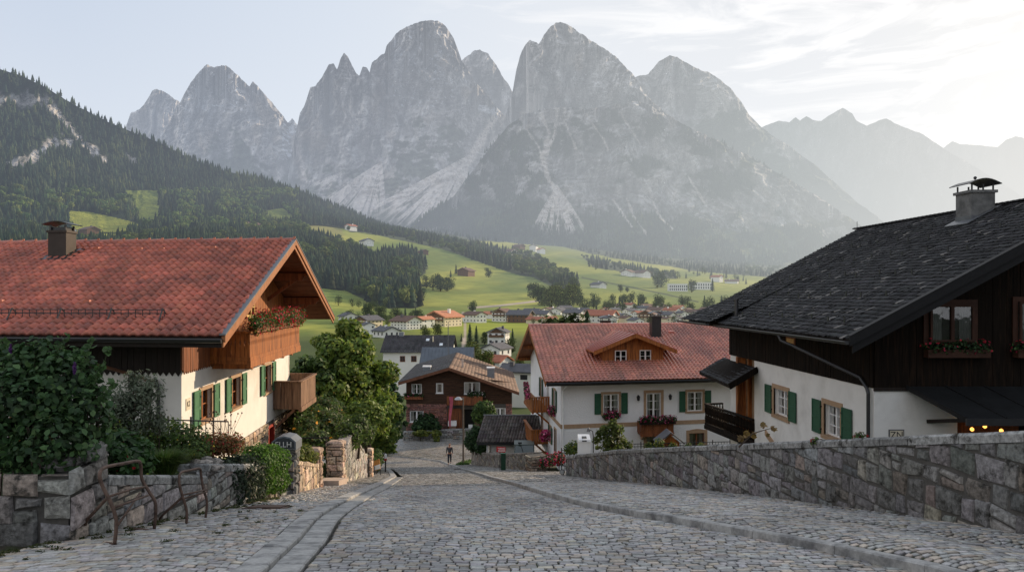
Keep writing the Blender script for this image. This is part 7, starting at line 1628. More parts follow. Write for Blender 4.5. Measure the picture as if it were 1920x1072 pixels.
X, D = -6.75, 42.5; zb = g_(D)+.04; t = thing('bollard_lamp', 'short black bollard lamp with a glass top at the left kerb bend', 'bollard lamp', (X, D, zb)); m = MB(); m.tube([(X, D, zb-.1), (X, D, zb+.62)], .04, 8); m.build('post', M_BLACK, t); m = MB(); m.lathe([(.07, .6), (.08, .66), (.08, .72)], (X, D, zb), 10); m.build('collar', M_REDW, t); m = MB(); m.lathe([(.075, .72), (.075, .92), (.05, .97), (.01, .98)], (X, D, zb), 10); m.build('glass_top', mat('frosted_glass', (.6, .62, .65), rough=.15, bump=0, spec=.8), t)
X, D = -6.15, 36.2; zb = g_(D)+.04; t = thing('sandwich_board', 'tilted orange and white advertising board at the foot of the wall', 'sign', (X, D, zb)); m = MB()
m.hexa([(X-.12, D, zb+.18), (X+.2, D-.1, zb+.28), (X+.2, D-.07, zb+.28), (X-.12, D+.03, zb+.18), (X-.2, D+.1, zb+.58), (X+.12, D, zb+.72), (X+.12, D+.03, zb+.72), (X-.2, D+.13, zb+.58)]); m.build('panel', mat('board_orange', (.5, .22, .06), rough=.6), t)
m = MB(); m.hexa([(X-.11, D-.012, zb+.21), (X+.19, D-.112, zb+.31), (X+.19, D-.1, zb+.31), (X-.11, D+.0, zb+.21), (X-.15, D+.035, zb+.38), (X+.16, D-.065, zb+.50), (X+.16, D-.05, zb+.50), (X-.15, D+.05, zb+.38)]); m.build('panel_print', M_WHT, t)
for a in (-.1, .18): m = MB(); m.bar((X+a, D+.0, zb), (X+a-.02, D-.02, zb+.4), .03, .03); m.build('leg', M_BLACK, t)
X, D = -5.92, 32.8; zb = g_(D); t = thing('iron_post', 'thin black iron post in front of the sloping wall end', 'post', (X, D, zb)); m = MB(); m.tube([(X, D, zb-.1), (X, D, zb+.7)], .03, 6); m.lathe([(.03, 0), (.045, .02), (.045, .06), (.01, .08)], (X, D, zb+.7), 8); m.build('shaft', M_BLACK, t)
# shed
SX0, SX1, SD = -2.05, 1.6, 58.; t = thing('shed', 'small white shed with a corrugated dark tile roof behind the low stone wall', 'shed', (SX0, SD, -13)); m = MB(); m.box(SX0+.5, SX1, SD, SD+3.4, -13.2, -10.55); m.prism([(SX0+.5, SD, -10.55), (SX0+.5, SD+3.4, -10.55), (SX0+.5, SD+1.9, -9.4)], (SX1-SX0-.5, 0, 0)); m.build('wall', M_WHITE, t)
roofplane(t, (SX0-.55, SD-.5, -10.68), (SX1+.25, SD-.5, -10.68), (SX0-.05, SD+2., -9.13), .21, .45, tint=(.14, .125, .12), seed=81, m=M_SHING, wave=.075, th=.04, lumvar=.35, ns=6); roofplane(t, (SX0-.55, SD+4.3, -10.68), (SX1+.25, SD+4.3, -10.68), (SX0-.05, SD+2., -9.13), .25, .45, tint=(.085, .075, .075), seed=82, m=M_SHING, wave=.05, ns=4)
m = MB(); m.bar((SX0-.1, SD+2, -9.08), (SX1+.25, SD+2, -9.08), .2, .08); m.build('ridge_cap', M_GREYM, t); m = MB(); m.box(SX0-.5, SX1+.25, SD-.56, SD-.48, -10.84, -10.68); m.build('fascia', M_BLACK, t)
m = MB(); m.tube([(SX0+.45, SD-.08, -10.9), (SX0+.45, SD-.08, -13)], .05, 6); m.build('downpipe', M_BLACK, t); m = MB(); m.box(SX0+.2, SX0+.34, SD-.1, SD+.05, -13.2, -10.8); m.build('corner_post', M_WHT, t)
# small parked utility vehicle, only its cab shows over the wall
X, D, z = .15, 53.2, -11.6; t = thing('utility_cart', 'small vehicle whose dark windscreen shows over the low stone wall', 'vehicle', (X+.7, D, z))
m = MB(); m.prism([(X, D, z+.3), (X+1.35, D, z+.3), (X+1.35, D, z+.9), (X, D, z+.9)], (0, 2.4, 0)); m.prism([(X, D, z+.9), (X, D+.35, z+1.5), (X, D+1.9, z+1.5), (X, D+2.2, z+.9)], (.04, 0, 0)); m.prism([(X+1.31, D, z+.9), (X+1.31, D+.35, z+1.5), (X+1.31, D+1.9, z+1.5), (X+1.31, D+2.2, z+.9)], (.04, 0, 0)); m.box(X, X+1.35, D+.34, D+1.9, z+1.49, z+1.54); m.build('body', mat('grey_green_paint', (.10, .13, .12), rough=.35, bump=0), t)
m = MB(); m.quad((X+.05, D+.02, z+.92), (X+1.3, D+.02, z+.92), (X+1.26, D+.34, z+1.48), (X+.09, D+.34, z+1.48)); m.build('windscreen', mat('screen_glass', (.05, .075, .07), rough=.08, bump=0, spec=.8), t)
m = MB(); m.bar((X+.65, D-.02, z+.92), (X+.45, D+.3, z+1.46), .03, .03); m.build('wiper', M_BLACK, t); m = MB(); m.tube([(X+.35, D+.3, z+1.5), (X+.38, D+.2, z+1.65)], .02, 5); m.box(X+.26, X+.5, D+.15, D+.19, z+1.6, z+1.72); m.build('mirror', M_BLACK, t)
for (a, b) in ((X+.08, D+.4), (X+1.27, D+.4), (X+.08, D+1.9), (X+1.27, D+1.9)): m = MB(); m.tube([(a-.07, b, z+.28), (a+.07, b, z+.28)], .28, 14); m.build('wheel', M_BLACK, t)
# dry stone pillar at the path
segs = [((1.0, 41.4), (1.75, 41.7), (g_(41.4), g_(41.7)), (-8.45, -8.4))]
stonewall('stone_pillar', 'rough stacked stone pillar left of the paved side path', 'wall', segs, thick=.7, course=.13, wid=.5, tint=(.26, .22, .18), cop=0, seed=25, nside=-1, depth=.07)
# white service pedestal, small lamp, spotlight
X, D = 2.72, 32.6; t = thing('service_pedestal', 'white metal pedestal box with a slanted lid at the far end of the retaining wall', 'utility box', (X, D, -7)); m = MB(); m.box(X, X+.50, D, D+.42, -7.4, -6.02); m.build('case', M_WHT, t); m = MB(); m.hexa([(X-.02, D-.05, -6.02), (X+.52, D-.05, -6.02), (X+.52, D+.44, -5.95), (X-.02, D+.44, -5.95), (X, D-.03, -5.93), (X+.5, D-.03, -5.93), (X+.48, D+.42, -5.78), (X, D+.42, -5.78)]); m.build('lid', M_WHT, t); m = MB(); m.box(X+.15, X+.33, D-.062, D-.04, -6.0, -5.955); m.hexa([(X+.15, D+.05, -5.885), (X+.34, D+.05, -5.885), (X+.34, D+.2, -5.84), (X+.15, D+.2, -5.84), (X+.15, D+.05, -5.87), (X+.34, D+.05, -5.87), (X+.34, D+.2, -5.825), (X+.15, D+.2, -5.825)]); m.build('slot', M_BLACK, t)
X, D = 3.42, 33.5; t = thing('garden_lamp', 'thin hooked black garden lamp beside the white pedestal', 'lamp', (X, D, -7.4)); m = MB(); m.tube([(X, D, -7.4), (X, D, -5.95), (X-.03, D, -5.75), (X-.12, D, -5.68), (X-.18, D, -5.72)], .022, 6); m.build('pole', M_BLACK, t); m = MB(); m.lathe([(.02, .08), (.05, .02), (.085, -.1), (.02, -.11)], (X-.2, D, -5.66), 10); m.build('lamp_head', M_GREYM, t)
X, D = 2.1, 32.6; z = g_(D)+.12; t = thing('spotlight', 'small black round spotlight on the pavement at the wall end', 'spotlight', (X, D, z)); m = MB(); m.tube([(X-.05, D-.12, z+.15), (X-.02, D+.05, z+.15)], [.11, .08], 12); m.build('lamp_body', M_BLACK, t); m = MB(); m.tube([(X-.05, D-.125, z+.15), (X-.05, D-.13, z+.15)], .09, 12); m.build('lens', mat('pale_lens', (.4, .42, .42), rough=.1, bump=0), t); m = MB(); m.bar((X, D, z), (X, D, z+.12), .05, .05); m.build('bracket', M_BLACK, t)
# iron fence of the guest house garden
def fence(lb, A, B, zA, zB, h, n, group=None):
    t = thing('iron_fence', lb, 'fence', (*A, zA)); m = MB(); A = np.array(A, float); B = np.array(B, float)
    for q in (h, h*.85, .12): m.tube([(*A, zA+q), (*B, zB+q)], .02, 5)
    for k in range(n+1): f = k/n; p = A+(B-A)*f; z = zA+(zB-zA)*f; m.tube([(*p, z-.3), (*p, z+h+(.12 if k % 6 == 0 else 0))], .028 if k % 6 == 0 else .012, 5)
    m.build('bars', M_BLACK, t); return t
fence('black iron fence in front of the guest house terrace', (4.9, 42.5), (12.5, 44.5), -9.0, -9.2, 1.0, 44); fence('short black fence left of the white pedestal', (2.6, 41.8), (4.0, 41.8), -9.1, -9.1, .95, 9)
# little wooden kiosk
X, D = 8.15, 43.5; t = thing('wooden_hut', 'tiny wooden hut with a dark pointed roof on the guest house terrace', 'hut', (X+.5, D, -9.6)); m = MB(); m.box(X, X+1.0, D, D+.9, -10, -8.05); m.build('wall', M_WOODO, t); m = MB(); m.hexa([(X-.25, D-.2, -8.15), (X+.5, D-.2, -7.55), (X+.5, D+1.1, -7.55), (X-.25, D+1.1, -8.15), (X-.25, D-.2, -8.08), (X+.5, D-.2, -7.48), (X+.5, D+1.1, -7.48), (X-.25, D+1.1, -8.08)]); m.hexa([(X+1.25, D-.2, -8.15), (X+.5, D-.2, -7.55), (X+.5, D+1.1, -7.55), (X+1.25, D+1.1, -8.15), (X+1.25, D-.2, -8.08), (X+.5, D-.2, -7.48), (X+.5, D+1.1, -7.48), (X+1.25, D+1.1, -8.08)]); m.build('roof', M_RG, t); m = MB(); m.prism([(X, D-.01, -8.1), (X+1, D-.01, -8.1), (X+.5, D-.01, -7.65)], (0, .05, 0)); m.build('gable', M_WOODO, t)
# grill box in front of the log house
X, D = -7.0, 86.6; t = thing('stone_grill', 'pale boxy garden grill on the low wall before the log house door', 'grill', (X, D, -16)); m = MB(); m.box(X, X+.7, D+2, D+2.6, -16.2, -14.6); m.build('base', mat('brick_dull', (.25, .16, .12)), t); m = MB(); m.box(X-.1, X+.8, D+1.9, D+2.7, -14.6, -14.1); m.build('hood', M_WHT, t)
# unseen house added beyond the right edge to shade the near pavement
nb = thing('added_shade_house', 'tall gabled house added out of view on the right to shade the near pavement', 'house', (30, 16, -4)); m = MB(); m.box(28, 38, -2, 41, -9, 11.5); m.prism([(28, -2, 11.5), (38, -2, 11.5), (33, -2, 15)], (0, 43, 0)); m.build('wall', M_WHITE, nb); m = MB()
for xa in (27.2, 38.8): m.hexa([(xa, -3, 11.), (33, -3, 15.2), (33, 41.8, 15.2), (xa, 41.8, 11.), (xa, -3, 11.2), (33, -3, 15.4), (33, 41.8, 15.4), (xa, 41.8, 11.2)])
m.build('roof', M_RG, nb)
# ---------- trees and plants ----------
def at(px, py, D): return tuple(P(px, py, D))
def neartree(name, label, px, D, ztop, R, seed, n, size, cols, zb=None, cat='tree', dens=1., trunk=True):
    X = (px-960)/F*D; zg = min(valley_z(X, D), float(gz(D))) if D > 95 else float(gz(D)); zb = zg if zb is None else zb; r = np.random.RandomState(seed); H = ztop-zb; t = thing(name, label, cat, (X, D, zg-.1))
    bl = [(X, D, zb+H*.48, R*.66, R*.66, H*.40)]; ends = []
    for k in range(30):
        a = r.uniform(0, 6.28); f = r.uniform(.08, 1.); prof = math.sin(math.pi*min(1, .18+f*.80))**.7; q = R*prof*r.uniform(.45, .98); b = R*r.uniform(.16, .34); c = (X+q*math.cos(a), D+q*math.sin(a), zb+b*.7+f*(H-1.5*b)); bl.append((*c, b, b, b*.8)); ends.append(c)
    if trunk:
        m = MB(); m.tube([(X, D, zg-.3), (X+.1, D, zb+H*.3), (X-.05, D, zb+H*.7)], [R*.075, R*.055, R*.015], 9); to = m.build('trunk', M_BARK, t, smooth=True)
        for c in ends[:8]: m = MB(); z0 = zb+H*r.uniform(.2, .5); m.tube([(X, D, z0), ((X+c[0])/2, (D+c[1])/2, (z0+c[2])/2+.1), c], [R*.035, R*.022, R*.006], 5); m.build('branch', M_BARK, to)
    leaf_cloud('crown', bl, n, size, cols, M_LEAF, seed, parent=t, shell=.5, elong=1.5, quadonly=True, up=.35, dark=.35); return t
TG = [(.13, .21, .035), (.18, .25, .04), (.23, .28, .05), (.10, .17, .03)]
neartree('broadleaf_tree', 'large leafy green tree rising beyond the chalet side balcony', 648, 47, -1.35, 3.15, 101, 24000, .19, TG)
neartree('broadleaf_tree', 'second large green tree merging to the right of the biggest one', 708, 56, -4.6, 1.5, 102, 9000, .19, TG)
neartree('broadleaf_tree', 'tree filling the gap low behind the chalet side balcony', 585, 44, -3.2, 2.3, 103, 9000, .18, GRN)
neartree('round_tree', 'small round densely leafed tree above the sloping stone wall', 690, 42.5, -5.5, 1.55, 104, 11000, .13, TG, zb=-8.1)
neartree('broadleaf_tree', 'shaded tree left of the log house', 735, 80, -8.6, 1.6, 105, 7000, .24, DGRN)
def shrub(label, blobs, n, size, cols, seed, name='shrub', cat='shrub', stems=0, elong=1.6, quadonly=False, shell=.4, up=.25, dark=.45, loc=None, fl=None, nfl=0, fsize=.05, sh=1.):
    bl = [(*at(px, py, D), rx, ry, rz) for (px, py, D, rx, ry, rz) in blobs]; c = np.mean([b[:3] for b in bl], 0); zb = min(b[2]-b[5] for b in bl); t = thing(name, label, cat, (c[0], c[1], zb)); r = random.Random(seed)
    m = MB()
    for b in bl:
        for k in range(4): m.tube([(b[0]+r.uniform(-.05, .05), b[1], zb-.3), (b[0]+b[3]*r.uniform(-.5, .5), b[1]+b[4]*r.uniform(-.4, .4), b[2]+b[5]*.5)], [.012*sh, .006*sh], 4)
    m.build('stems', M_BARK, t)
    lo = leaf_cloud('foliage', bl, n, size, cols, M_LEAF, seed, parent=t, shell=shell, elong=elong, quadonly=quadonly, up=up, dark=dark)
    if fl is not None: leaf_cloud('blossom', [(b[0], b[1], b[2]+.02, b[3]*1.05, b[4]*1.05, b[5]*1.1) for b in bl], nfl, fsize, fl, M_FLOW, seed+7, parent=t, shell=.85, elong=1.1, dark=.9)
    return t
# big bush at the left edge
BB = [(40, 760, 9.6, .62, .5, .50), (115, 730, 9.8, .48, .4, .48), (70, 690, 9.9, .42, .35, .40), (165, 790, 9.6, .30, .3, .42), (0, 830, 9.5, .5, .4, .42), (95, 830, 9.25, .50, .25, .38), (20, 700, 10, .4, .4, .3), (150, 700, 10., .22, .25, .3), (-60, 760, 10, .6, .5, .6), (180, 745, 9.8, .16, .2, .25), (60, 860, 9.1, .38, .16, .22)]
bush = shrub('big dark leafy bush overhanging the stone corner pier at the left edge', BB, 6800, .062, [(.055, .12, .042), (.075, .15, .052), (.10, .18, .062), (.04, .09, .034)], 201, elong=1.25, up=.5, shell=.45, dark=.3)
rb = random.Random(3)
for (px0, py0, px1, py1, d) in ((95, 720, 122, 632, 9.9), (30, 700, 12, 640, 10), (150, 700, 172, 640, 9.8), (178, 720, 203, 655, 9.7), (60, 690, 72, 655, 10), (125, 700, 145, 660, 9.9), (182, 760, 212, 715, 9.6), (45, 700, 38, 650, 9.8), (80, 690, 88, 640, 9.9), (110, 700, 108, 650, 9.8), (160, 740, 186, 690, 9.7), (5, 690, 2, 645, 10)):
    a = Vector(at(px0, py0, d)); b = Vector(at(px1, py1, d)); m = MB(); m.tube([a, (a+b)/2+Vector((.02, 0, .01)), b], [.006, .005, .002], 5); tw = m.build('twig', mat('green_stem', (.05, .08, .03)), bush)
    bl = [(*(a+(b-a)*f), .045, .045, .03) for f in (.25, .45, .65, .85, 1.)]; leaf_cloud('shoot_leaves', bl, 26, .055, [(.06, .12, .04), (.08, .15, .05)], M_LEAF, int(px0), parent=tw, elong=1.5, shell=.6, dark=.9)
for (px, py, d) in ((140, 690, 9.5), (20, 655, 9.8)): leaf_cloud('flower_spike', [(*at(px, py, d), .016, .016, .075)], 90, .018, [(.16, .05, .22), (.12, .04, .18)], M_FLOW, px+5, parent=bush, shell=.5)
# airy grey green bush
shrub('airy grey green bush with fine leaves before the chalet front wall', [(245, 755, 13, .42, .35, .40), (275, 735, 13.2, .28, .3, .36), (215, 765, 12.8, .24, .3, .3), (292, 790, 13, .22, .25, .25), (250, 712, 13.1, .14, .15, .18), (232, 800, 12.8, .4, .3, .26)], 4200, .028, [(.14, .17, .11), (.18, .21, .14), (.10, .13, .08)], 202, elong=2.4, shell=.05, dark=.6, sh=1.)
# bed behind the wall
shrub('low mass of broad green leaves with red geraniums behind the garden wall', [(205, 855, 10.5, .26, .3, .20), (235, 865, 10.6, .26, .3, .18), (262, 870, 10.9, .20, .25, .15), (215, 830, 11.2, .3, .3, .2), (250, 845, 11.3, .3, .3, .18), (195, 840, 11, .2, .3, .2)], 1900, .062, [(.04, .10, .028), (.06, .135, .035), (.035, .08, .022)], 203, elong=1.7, up=.8, fl=RED, nfl=26, fsize=.05, name='geranium_bed', cat='flower bed')
shrub('light green bed of small leaves with yellow flowers along the chalet front', [(300, 815, 13.6, .6, .5, .28), (250, 825, 13, .5, .5, .25), (340, 820, 13.6, .5, .5, .25), (200, 815, 12.6, .4, .5, .3), (360, 845, 13.4, .35, .4, .2)], 4200, .038, [(.09, .15, .03), (.12, .18, .035), (.06, .11, .025)], 204, up=.6, fl=[(.7, .5, .03), (.6, .45, .02)], nfl=70, fsize=.028, name='flower_bed', cat='flower bed')
def tuft(label, px, py, D, R, h, n, cols, seed, wd=.008):
    c = np.array(at(px, py, D)); r = np.random.RandomState(seed); a = r.uniform(0, 6.28, n); q = R*.35*r.rand(n); b0 = c+np.stack([q*np.cos(a), q*np.sin(a), 0*a], -1); l = h*r.uniform(.6, 1.1, n); o = r.uniform(.2, 1., n)*R
    p1 = b0+np.stack([o*.4*np.cos(a), o*.4*np.sin(a), l*.7], -1); p2 = b0+np.stack([o*np.cos(a), o*np.sin(a), l*r.uniform(.6, 1., n)], -1); s = np.stack([-np.sin(a), np.cos(a), 0*a], -1)*wd
    V = np.stack([b0-s, b0+s, p1+s, p1-s, p2], 1).reshape(-1, 3); k = np.arange(n)[:, None]*5; Fq = np.concatenate([k+np.array([[0, 1, 2, 3]])]); Ft = k+np.array([[3, 2, 4]])
    C = np.repeat(np.array(cols)[r.randint(0, len(cols), n)]*r.uniform(.6, 1.3, (n, 1)), 5, 0); o_ = npobj('grass_tuft', V, [Fq, Ft], M_LEAF, C, loc=c); return tag(o_, label, 'grass tuft', None, 'thing')
tuft('dense tuft of long green grass blades spilling over the garden wall', 310, 893, 12., .34, .42, 2200, [(.06, .12, .02), (.09, .15, .03), (.12, .16, .04)], 205)
tuft('second paler grass tuft left of the heap of rocks', 345, 880, 12.9, .26, .3, 900, [(.10, .15, .03), (.14, .17, .04)], 206)
shrub('round bush of reddish brown leaves with small red flowers above the rocks', [(405, 835, 14.3, .42, .35, .24), (375, 838, 14.1, .25, .3, .2), (435, 832, 14.6, .24, .3, .2)], 4200, .030, [(.20, .07, .03), (.15, .09, .03), (.10, .11, .03), (.26, .10, .04)], 207, shell=.2, fl=RED, nfl=170, fsize=.028, name='red_shrub', dark=.5)
sh = thing('seed_heads', 'dry brown stems with dark seed heads rising above the red bush', 'plant', at(430, 850, 14.8)); rr = random.Random(9); m = MB(); m2 = MB()
for k in range(26):
    px = rr.uniform(392, 462); h = rr.uniform(772, 812); a = at(rr.uniform(410, 445), 838, 14.8); b = at(px, h, 14.8+rr.uniform(-.2, .2)); m.tube([a, ((a[0]+b[0])/2+.01, a[1], (a[2]+b[2])/2), b], [.004, .003], 4) if False else m.tube([a, b], [.004, .0025], 4); m2.lathe([(.004, -.012), (.015, 0), (.014, .012), (.003, .022)], b, 6)
m.build('stalks', mat('dry_stem', (.16, .10, .06)), sh); m2.build('seed_head', mat('seed_brown', (.10, .045, .03)), sh)
# hedges
def hedge(label, blobs, n, size, cols, seed):
    t = thing('hedge', label, 'hedge', blobs[0][:3]); m = MB()
    for b in blobs: m.tube([(b[0], b[1], b[2]-b[5]-.3), (b[0], b[1], b[2])], .02, 5)
    m.build('stems', M_BARK, t); leaf_cloud('foliage', blobs, n, size, cols, M_LEAF, seed, parent=t, shell=.78, elong=1.4, up=.2, dark=.3); return t
hedge('dark ivy cushion hanging over the stone wall left of the bright hedge', [(-5.02, 13.9+.35*i, -3.20-.07*i+.05*math.sin(i*2), .30, .34, .36) for i in range(5)]+[(-4.9, 14.2+.4*i, -3.5-.09*i, .16, .3, .26) for i in range(4)], 5200, .045, [(.03, .05, .028), (.045, .07, .04), (.06, .085, .05)], 211)
hedge('bright green clipped hedge beside the letter box post', [(-5.02, 15.5+.34*i, -3.27-.07*i, .34, .36, .36) for i in range(5)]+[(-4.88, 15.6+.4*i, -3.65-.09*i, .20, .3, .26) for i in range(4)], 7800, .035, [(.065, .16, .018), (.085, .19, .022), (.10, .20, .03)], 212)
shrub('feathery yellow green shrub behind the short sunlit wall', [(568, 848, 20, .26, .3, .24), (556, 852, 19.6, .2, .3, .2), (583, 858, 20.6, .2, .3, .18)], 2400, .032, YGRN, 213, elong=2.4, shell=.2, name='yellow_shrub')
shrub('dark green shrub with loose shoots behind the right gate pier', [(655, 815, 28, .5, .5, .5), (672, 800, 29, .45, .5, .5), (640, 830, 27.5, .35, .4, .4), (686, 812, 30, .4, .5, .45)], 3600, .075, [(.07, .12, .03), (.10, .16, .035), (.05, .09, .025)], 214, quadonly=True, sh=2)
shrub('wild mixed garden shrubs between chalet plinth and garden gate', [(600, 795, 31, 1.0, .8, .7), (630, 805, 32, .8, .7, .7), (575, 800, 29, .5, .6, .5), (610, 765, 34, .7, .7, .6), (560, 785, 31, .5, .6, .6), (590, 825, 27, .6, .5, .35)], 7000, .085, GRN+[(.12, .12, .04)], 215, quadonly=True, sh=2, fl=[(.75, .33, .02)], nfl=26, fsize=.10)
shrub('brown dried shrub against the rear corner of the chalet plinth', [(548, 795, 31, .42, .5, .5), (556, 770, 32, .3, .4, .4)], 1500, .07, [(.26, .16, .07), (.20, .14, .06), (.15, .13, .05)], 216, quadonly=True, sh=2)
shrub('clipped green hedge bush beyond the lower stone pier', [(706, 858, 38, .28, .6, .42), (708, 866, 40, .25, .5, .4)], 1800, .06, GRN, 217, quadonly=True, shell=.7)
shrub('dark dense shrub between the street lamp and the shed', [(888, 826, 62, .75, .7, .8), (893, 812, 62, .5, .6, .6), (903, 836, 60, .5, .5, .6)], 4200, .13, DGRN, 218, quadonly=True, sh=3)
shrub('dark shrub below the log house window', [(800, 792, 88.2, 1.3, .6, 1.0), (785, 800, 88, .8, .5, .7), (815, 800, 88, .8, .5, .7)], 2600, .2, DGRN, 219, quadonly=True, sh=4)
shrub('yellow green creeper spilling over the wall before the log house', [(790, 812, 86.9, 1.0, .4, .35), (818, 812, 86.9, .6, .4, .4), (819, 824, 86.6, .35, .3, .6)], 1500, .17, YGRN, 220, quadonly=True, sh=3)
shrub('round green bush behind the shed roof before the log house', [(907, 768, 78, 1.1, .9, .9), (900, 778, 78, .8, .8, .8), (917, 776, 78, .8, .8, .8)], 3200, .19, GRN, 221, quadonly=True, sh=4)
neartree('young_tree', 'young light green tree with a sunlit right side behind the retaining wall', 1148, 35.5, -5.45, .80, 222, 3600, .085, [(.10, .14, .03), (.14, .18, .04), (.08, .12, .03)], zb=-7.6)
shrub('low light green shrub left of the white pedestal', [(1076, 838, 34, .35, .4, .28), (1068, 842, 34, .25, .3, .22)], 900, .06, GRN+YGRN[:1], 223, quadonly=True)
shrub('bed of pink and red flowers beside the paved side path', [(1030, 862, 42, .45, .6, .3), (1048, 860, 42.5, .4, .6, .32), (1018, 866, 41.8, .3, .5, .25)], 1600, .07, DGRN, 224, quadonly=True, fl=PINK+RED, nfl=420, fsize=.085, name='flower_bed', cat='flower bed')
shrub('pink hanging flower ball by the guest house entrance', [(1023, 817, 50, .34, .34, .34)], 260, .08, DGRN, 225, quadonly=True, fl=PINK, nfl=420, fsize=.09, name='flower_basket', cat='flowers')
for i, (px, py, s) in enumerate(((1216, 836, .22), (1236, 832, .3), (1262, 838, .25), (1290, 838, .2), (1316, 838, .22))): shrub('small potted plant on the guest house terrace behind the wall', [(px, py, 41, s, s, s*1.1)], 260, .07, GRN+YGRN, 230+i, quadonly=True, name='potted_plant', cat='plant')['group'] = 'potted plants on the guest house terrace'
shrub('small green and red leaved weeds on top of the retaining wall below the shutters', [(1530, 826, 13.6, .10, .1, .07), (1612, 818, 13, .14, .1, .08)], 160, .035, GRN+[(.3, .03, .03)], 240)
vn = thing('dry_branch', 'dry vine branch with yellow brown leaves reaching over the retaining wall', 'branch', at(1400, 835, 16)); m = MB(); m.tube([at(1385, 838, 16), at(1412, 812, 16), at(1432, 806, 16), at(1452, 801, 16)], [.018, .012, .008, .005], 6); m.tube([at(1412, 812, 16), at(1398, 822, 16), at(1382, 818, 16)], [.01, .006, .004], 5); m.build('stem', M_BARK, vn)
leaf_cloud('leaves', [(*at(x, y, 16), .04, .04, .04) for x, y in ((1432, 798), (1451, 803), (1441, 814), (1400, 814), (1388, 822), (1414, 815))], 40, .085, [(.35, .22, .08), (.25, .17, .05), (.4, .28, .14)], M_LEAF, 241, parent=vn, elong=1.2)
# weeds and moss in the paving (too many to count)
r = np.random.RandomState(77); bl = []
for k in range(150):
    D = r.uniform(7.4, 16)**1.0; e = float(XWL(D)); x = e+abs(r.normal(0, .18))+.03 if r.rand() < .8 else r.uniform(e, float(XL(D))-.3); bl.append((x, D, g_(D)+.045, r.uniform(.03, .09), r.uniform(.03, .09), .018))
o = leaf_cloud('moss_and_weeds', bl, 7000, .013, [(.06, .09, .02), (.09, .11, .025), (.045, .07, .02), (.10, .09, .03)], M_LEAF, 251, up=.9, shell=.1); tag(o, 'moss and small weeds growing in the joints of the left pavement', 'weeds', kind='stuff')
r = np.random.RandomState(78); n = 150
bl = [(r.uniform(-7.5, -5.2), r.uniform(6.5, 9.0), 0, .12, .12, .03) for k in range(60)]; bl = [(x, d, g_(d)-.08, a, b, c) for x, d, z, a, b, c in bl]
o = leaf_cloud('ground_weeds', bl, 2600, .035, [(.05, .08, .02), (.10, .09, .05), (.035, .06, .02), (.12, .10, .07)], M_LEAF, 252, up=.9, shell=.1); tag(o, 'weeds and dead leaves on the bare earth at the left edge', 'weeds', kind='stuff')
bl = [(-2.9+.5*(r.rand()-.5), 66.5+r.uniform(-4, 5), 0, .4, .8, .1) for k in range(20)]; bl = [(x-1.1, d, g_(d)+.12, a, b, c) for x, d, z, a, b, c in bl]
o = leaf_cloud('verge_grass', bl, 3000, .08, [(.06, .12, .02), (.08, .14, .03)], M_LEAF, 253, up=.9, shell=.1, quadonly=True); tag(o, 'strip of green grass at the foot of the street lamp', 'grass', kind='stuff')
# general garden greenery left of the wall: low ground cover
n_ = 0; bl = []
for k in range(420):
    D = r.uniform(10, 40); X = float(XWL(D))-.4-abs(r.normal(0, 2.2)); 
    if X < -8.2-.06*(D-20) and D > 19.5: continue
    bl.append((X, D, garden_z(X, D)+.06, .3, .3, .10))
o = leaf_cloud('ground_cover', bl, 15000, .07, GRN+[(.10, .14, .04)], M_LEAF, 254, up=.7, shell=.1); tag(o, 'low green ground cover between the garden wall and the chalet', 'ground cover', kind='stuff')
# ---------- the walking man ----------
def skin(name, joints, edges, m, parent, sub=2, root=0):
    me = bpy.data.meshes.new(name); me.from_pydata([j[:3] for j in joints], edges, []); me.materials.append(m)
    o = bpy.data.objects.new(name, me); COL.objects.link(o); o.parent = parent
    s = o.modifiers.new('skin', 'SKIN'); s.use_smooth_shade = True
    sv = me.skin_vertices[0].data
    for i, j in enumerate(joints): r = j[3] if len(j) > 3 else .03; q = j[4] if len(j) > 4 else r; sv[i].radius = (r, q); sv[i].use_root = (i == root)
    ss = o.modifiers.new('sub', 'SUBSURF'); ss.levels = sub; ss.render_levels = sub; return o
M_SKIN = mat('skin', (.36, .19, .13), rough=.55, var=.08, bump=0); M_SHIRT = mat('grey_sweater', (.055, .06, .07), rough=.9, var=.15, scale=10, bump=.3); M_TROU = mat('dark_trousers', (.018, .022, .035), rough=.9, var=.15, scale=10, bump=.3); M_SHOE = mat('dark_shoes', (.02, .018, .017), rough=.6, bump=0); M_HAIR = mat('grey_hair', (.10, .085, .075), rough=.8, bump=.2)
pX, pD = -5.22, 66.6; pz = float(gz(pD))+.10
man = thing('person', 'man with short hair in a dark grey sweater and dark trousers walking along the kerb', 'person', (pX, pD, pz), R_(184))
# faces +Y locally before the turn; x = his right
B = [(0, 0, .93, .13, .10), (0, .01, 1.10, .135, .10), (0, .01, 1.28, .165, .11), (0, 0, 1.42, .12, .085), (0, .01, 1.50, .055, .055), (0, .02, 1.58, .07, .08), (0, .025, 1.66, .082, .095), (0, .015, 1.735, .06, .07),
     (.19, 0, 1.40, .055), (.235, -.06, 1.14, .045), (.25, .02, .90, .034), (.25, .05, .82, .03, .018), (-.19, 0, 1.40, .055), (-.235, .04, 1.14, .045), (-.25, .16, .93, .034), (-.25, .20, .855, .03, .018),
     (.09, 0, .86, .085), (.10, .13, .48, .058), (.10, .12, .09, .042), (.10, .25, .04, .034), (-.09, 0, .86, .085), (-.10, -.02, .48, .058), (-.10, -.22, .13, .042), (-.10, -.12, .045, .034)]
E = [(0, 1), (1, 2), (2, 3), (3, 4), (4, 5), (5, 6), (6, 7), (3, 8), (8, 9), (9, 10), (10, 11), (3, 12), (12, 13), (13, 14), (14, 15), (0, 16), (16, 17), (17, 18), (18, 19), (0, 20), (20, 21), (21, 22), (22, 23)]
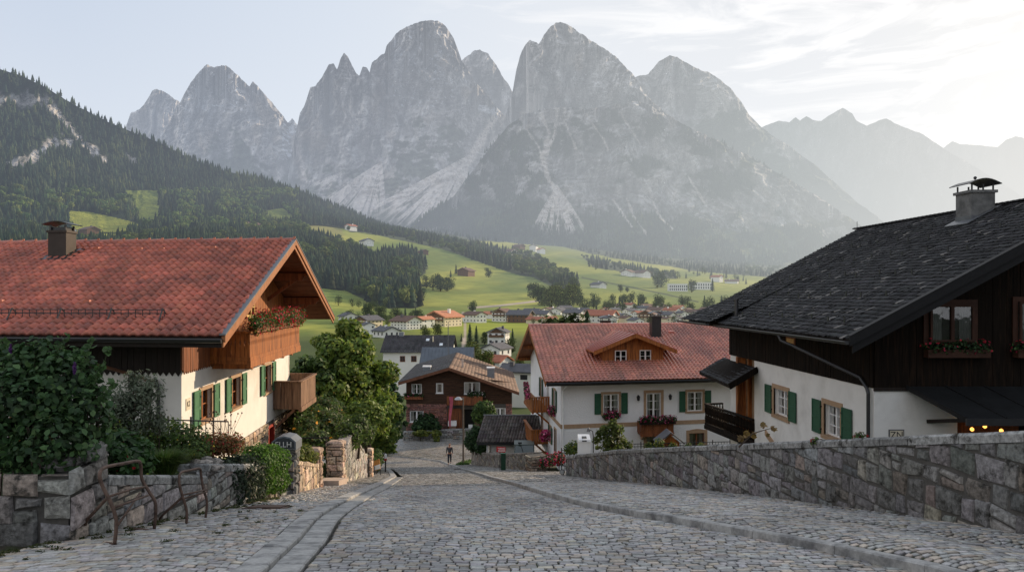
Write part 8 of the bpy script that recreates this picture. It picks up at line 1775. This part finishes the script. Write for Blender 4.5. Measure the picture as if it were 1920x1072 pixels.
for s, w, pl in ((11, (.25, .05, .82), 1), (15, (-.25, .20, .855), -1)):   # fingers and thumb
    for k, (dx, L_) in enumerate(((-.022, .062), (-.007, .072), (.008, .068), (.021, .052))):
        i = len(B); y = w[1]+dx; B += [(w[0], y, w[2]-.045, .0095), (w[0]-pl*.004, y+.004, w[2]-.045-L_*.55, .0085), (w[0]-pl*.014, y+.010, w[2]-.045-L_, .007)]; E += [(s, i), (i, i+1), (i+1, i+2)]
    i = len(B); B += [(w[0]-pl*.008, w[1]+.035, w[2]-.025, .010), (w[0]-pl*.014, w[1]+.048, w[2]-.058, .008)]; E += [(s, i), (i, i+1)]
skin('body', B, E, M_SKIN, man)
skin('sweater', [(0, 0, .93, .155, .12), (0, .01, 1.10, .155, .12), (0, .01, 1.28, .19, .13), (0, 0, 1.42, .14, .10), (0, .005, 1.47, .075, .07), (.19, 0, 1.395, .075), (.238, -.06, 1.14, .060), (.252, .015, .915, .045), (-.19, 0, 1.395, .075), (-.238, .04, 1.14, .060), (-.252, .15, .945, .045)], [(0, 1), (1, 2), (2, 3), (3, 4), (3, 5), (5, 6), (6, 7), (3, 8), (8, 9), (9, 10)], M_SHIRT, man)
skin('trousers', [(0, 0, .96, .15, .115), (.09, 0, .84, .105), (.10, .13, .48, .078), (.10, .12, .12, .062), (-.09, 0, .84, .105), (-.10, -.02, .48, .078), (-.10, -.21, .155, .062)], [(0, 1), (1, 2), (2, 3), (0, 4), (4, 5), (5, 6)], M_TROU, man)
for x, y, z in ((.10, .11, .05), (-.10, -.23, .085)): skin('shoe', [(x, y-.04, z, .045), (x, y+.06, z-.005, .045, .04), (x, y+.17, z-.02, .035, .028)], [(0, 1), (1, 2)], M_SHOE, man)
skin('hair', [(0, -.045, 1.66, .055, .05), (0, -.02, 1.72, .072, .06), (0, .02, 1.745, .06, .05)], [(0, 1), (1, 2)], M_HAIR, man)
skin('nose', [(0, .10, 1.665, .012), (0, .125, 1.64, .015)], [(0, 1)], M_SKIN, man, 1)
for s in (-1, 1): skin('ear', [(s*.085, .02, 1.67, .012, .02), (s*.088, .018, 1.63, .01, .016)], [(0, 1)], M_SKIN, man, 1)
for s in (-1, 1): q = MB(); q.lathe([(.001, -.01), (.012, 0), (.001, .01)], (s*.032, .112, 1.675), 8); q.build('eye', M_TXT, man, world=False)
q = MB(); q.box(-.025, .025, .100, .112, 1.60, 1.606); q.build('mouth', mat('lips', (.25, .09, .07), bump=0), man, world=False)
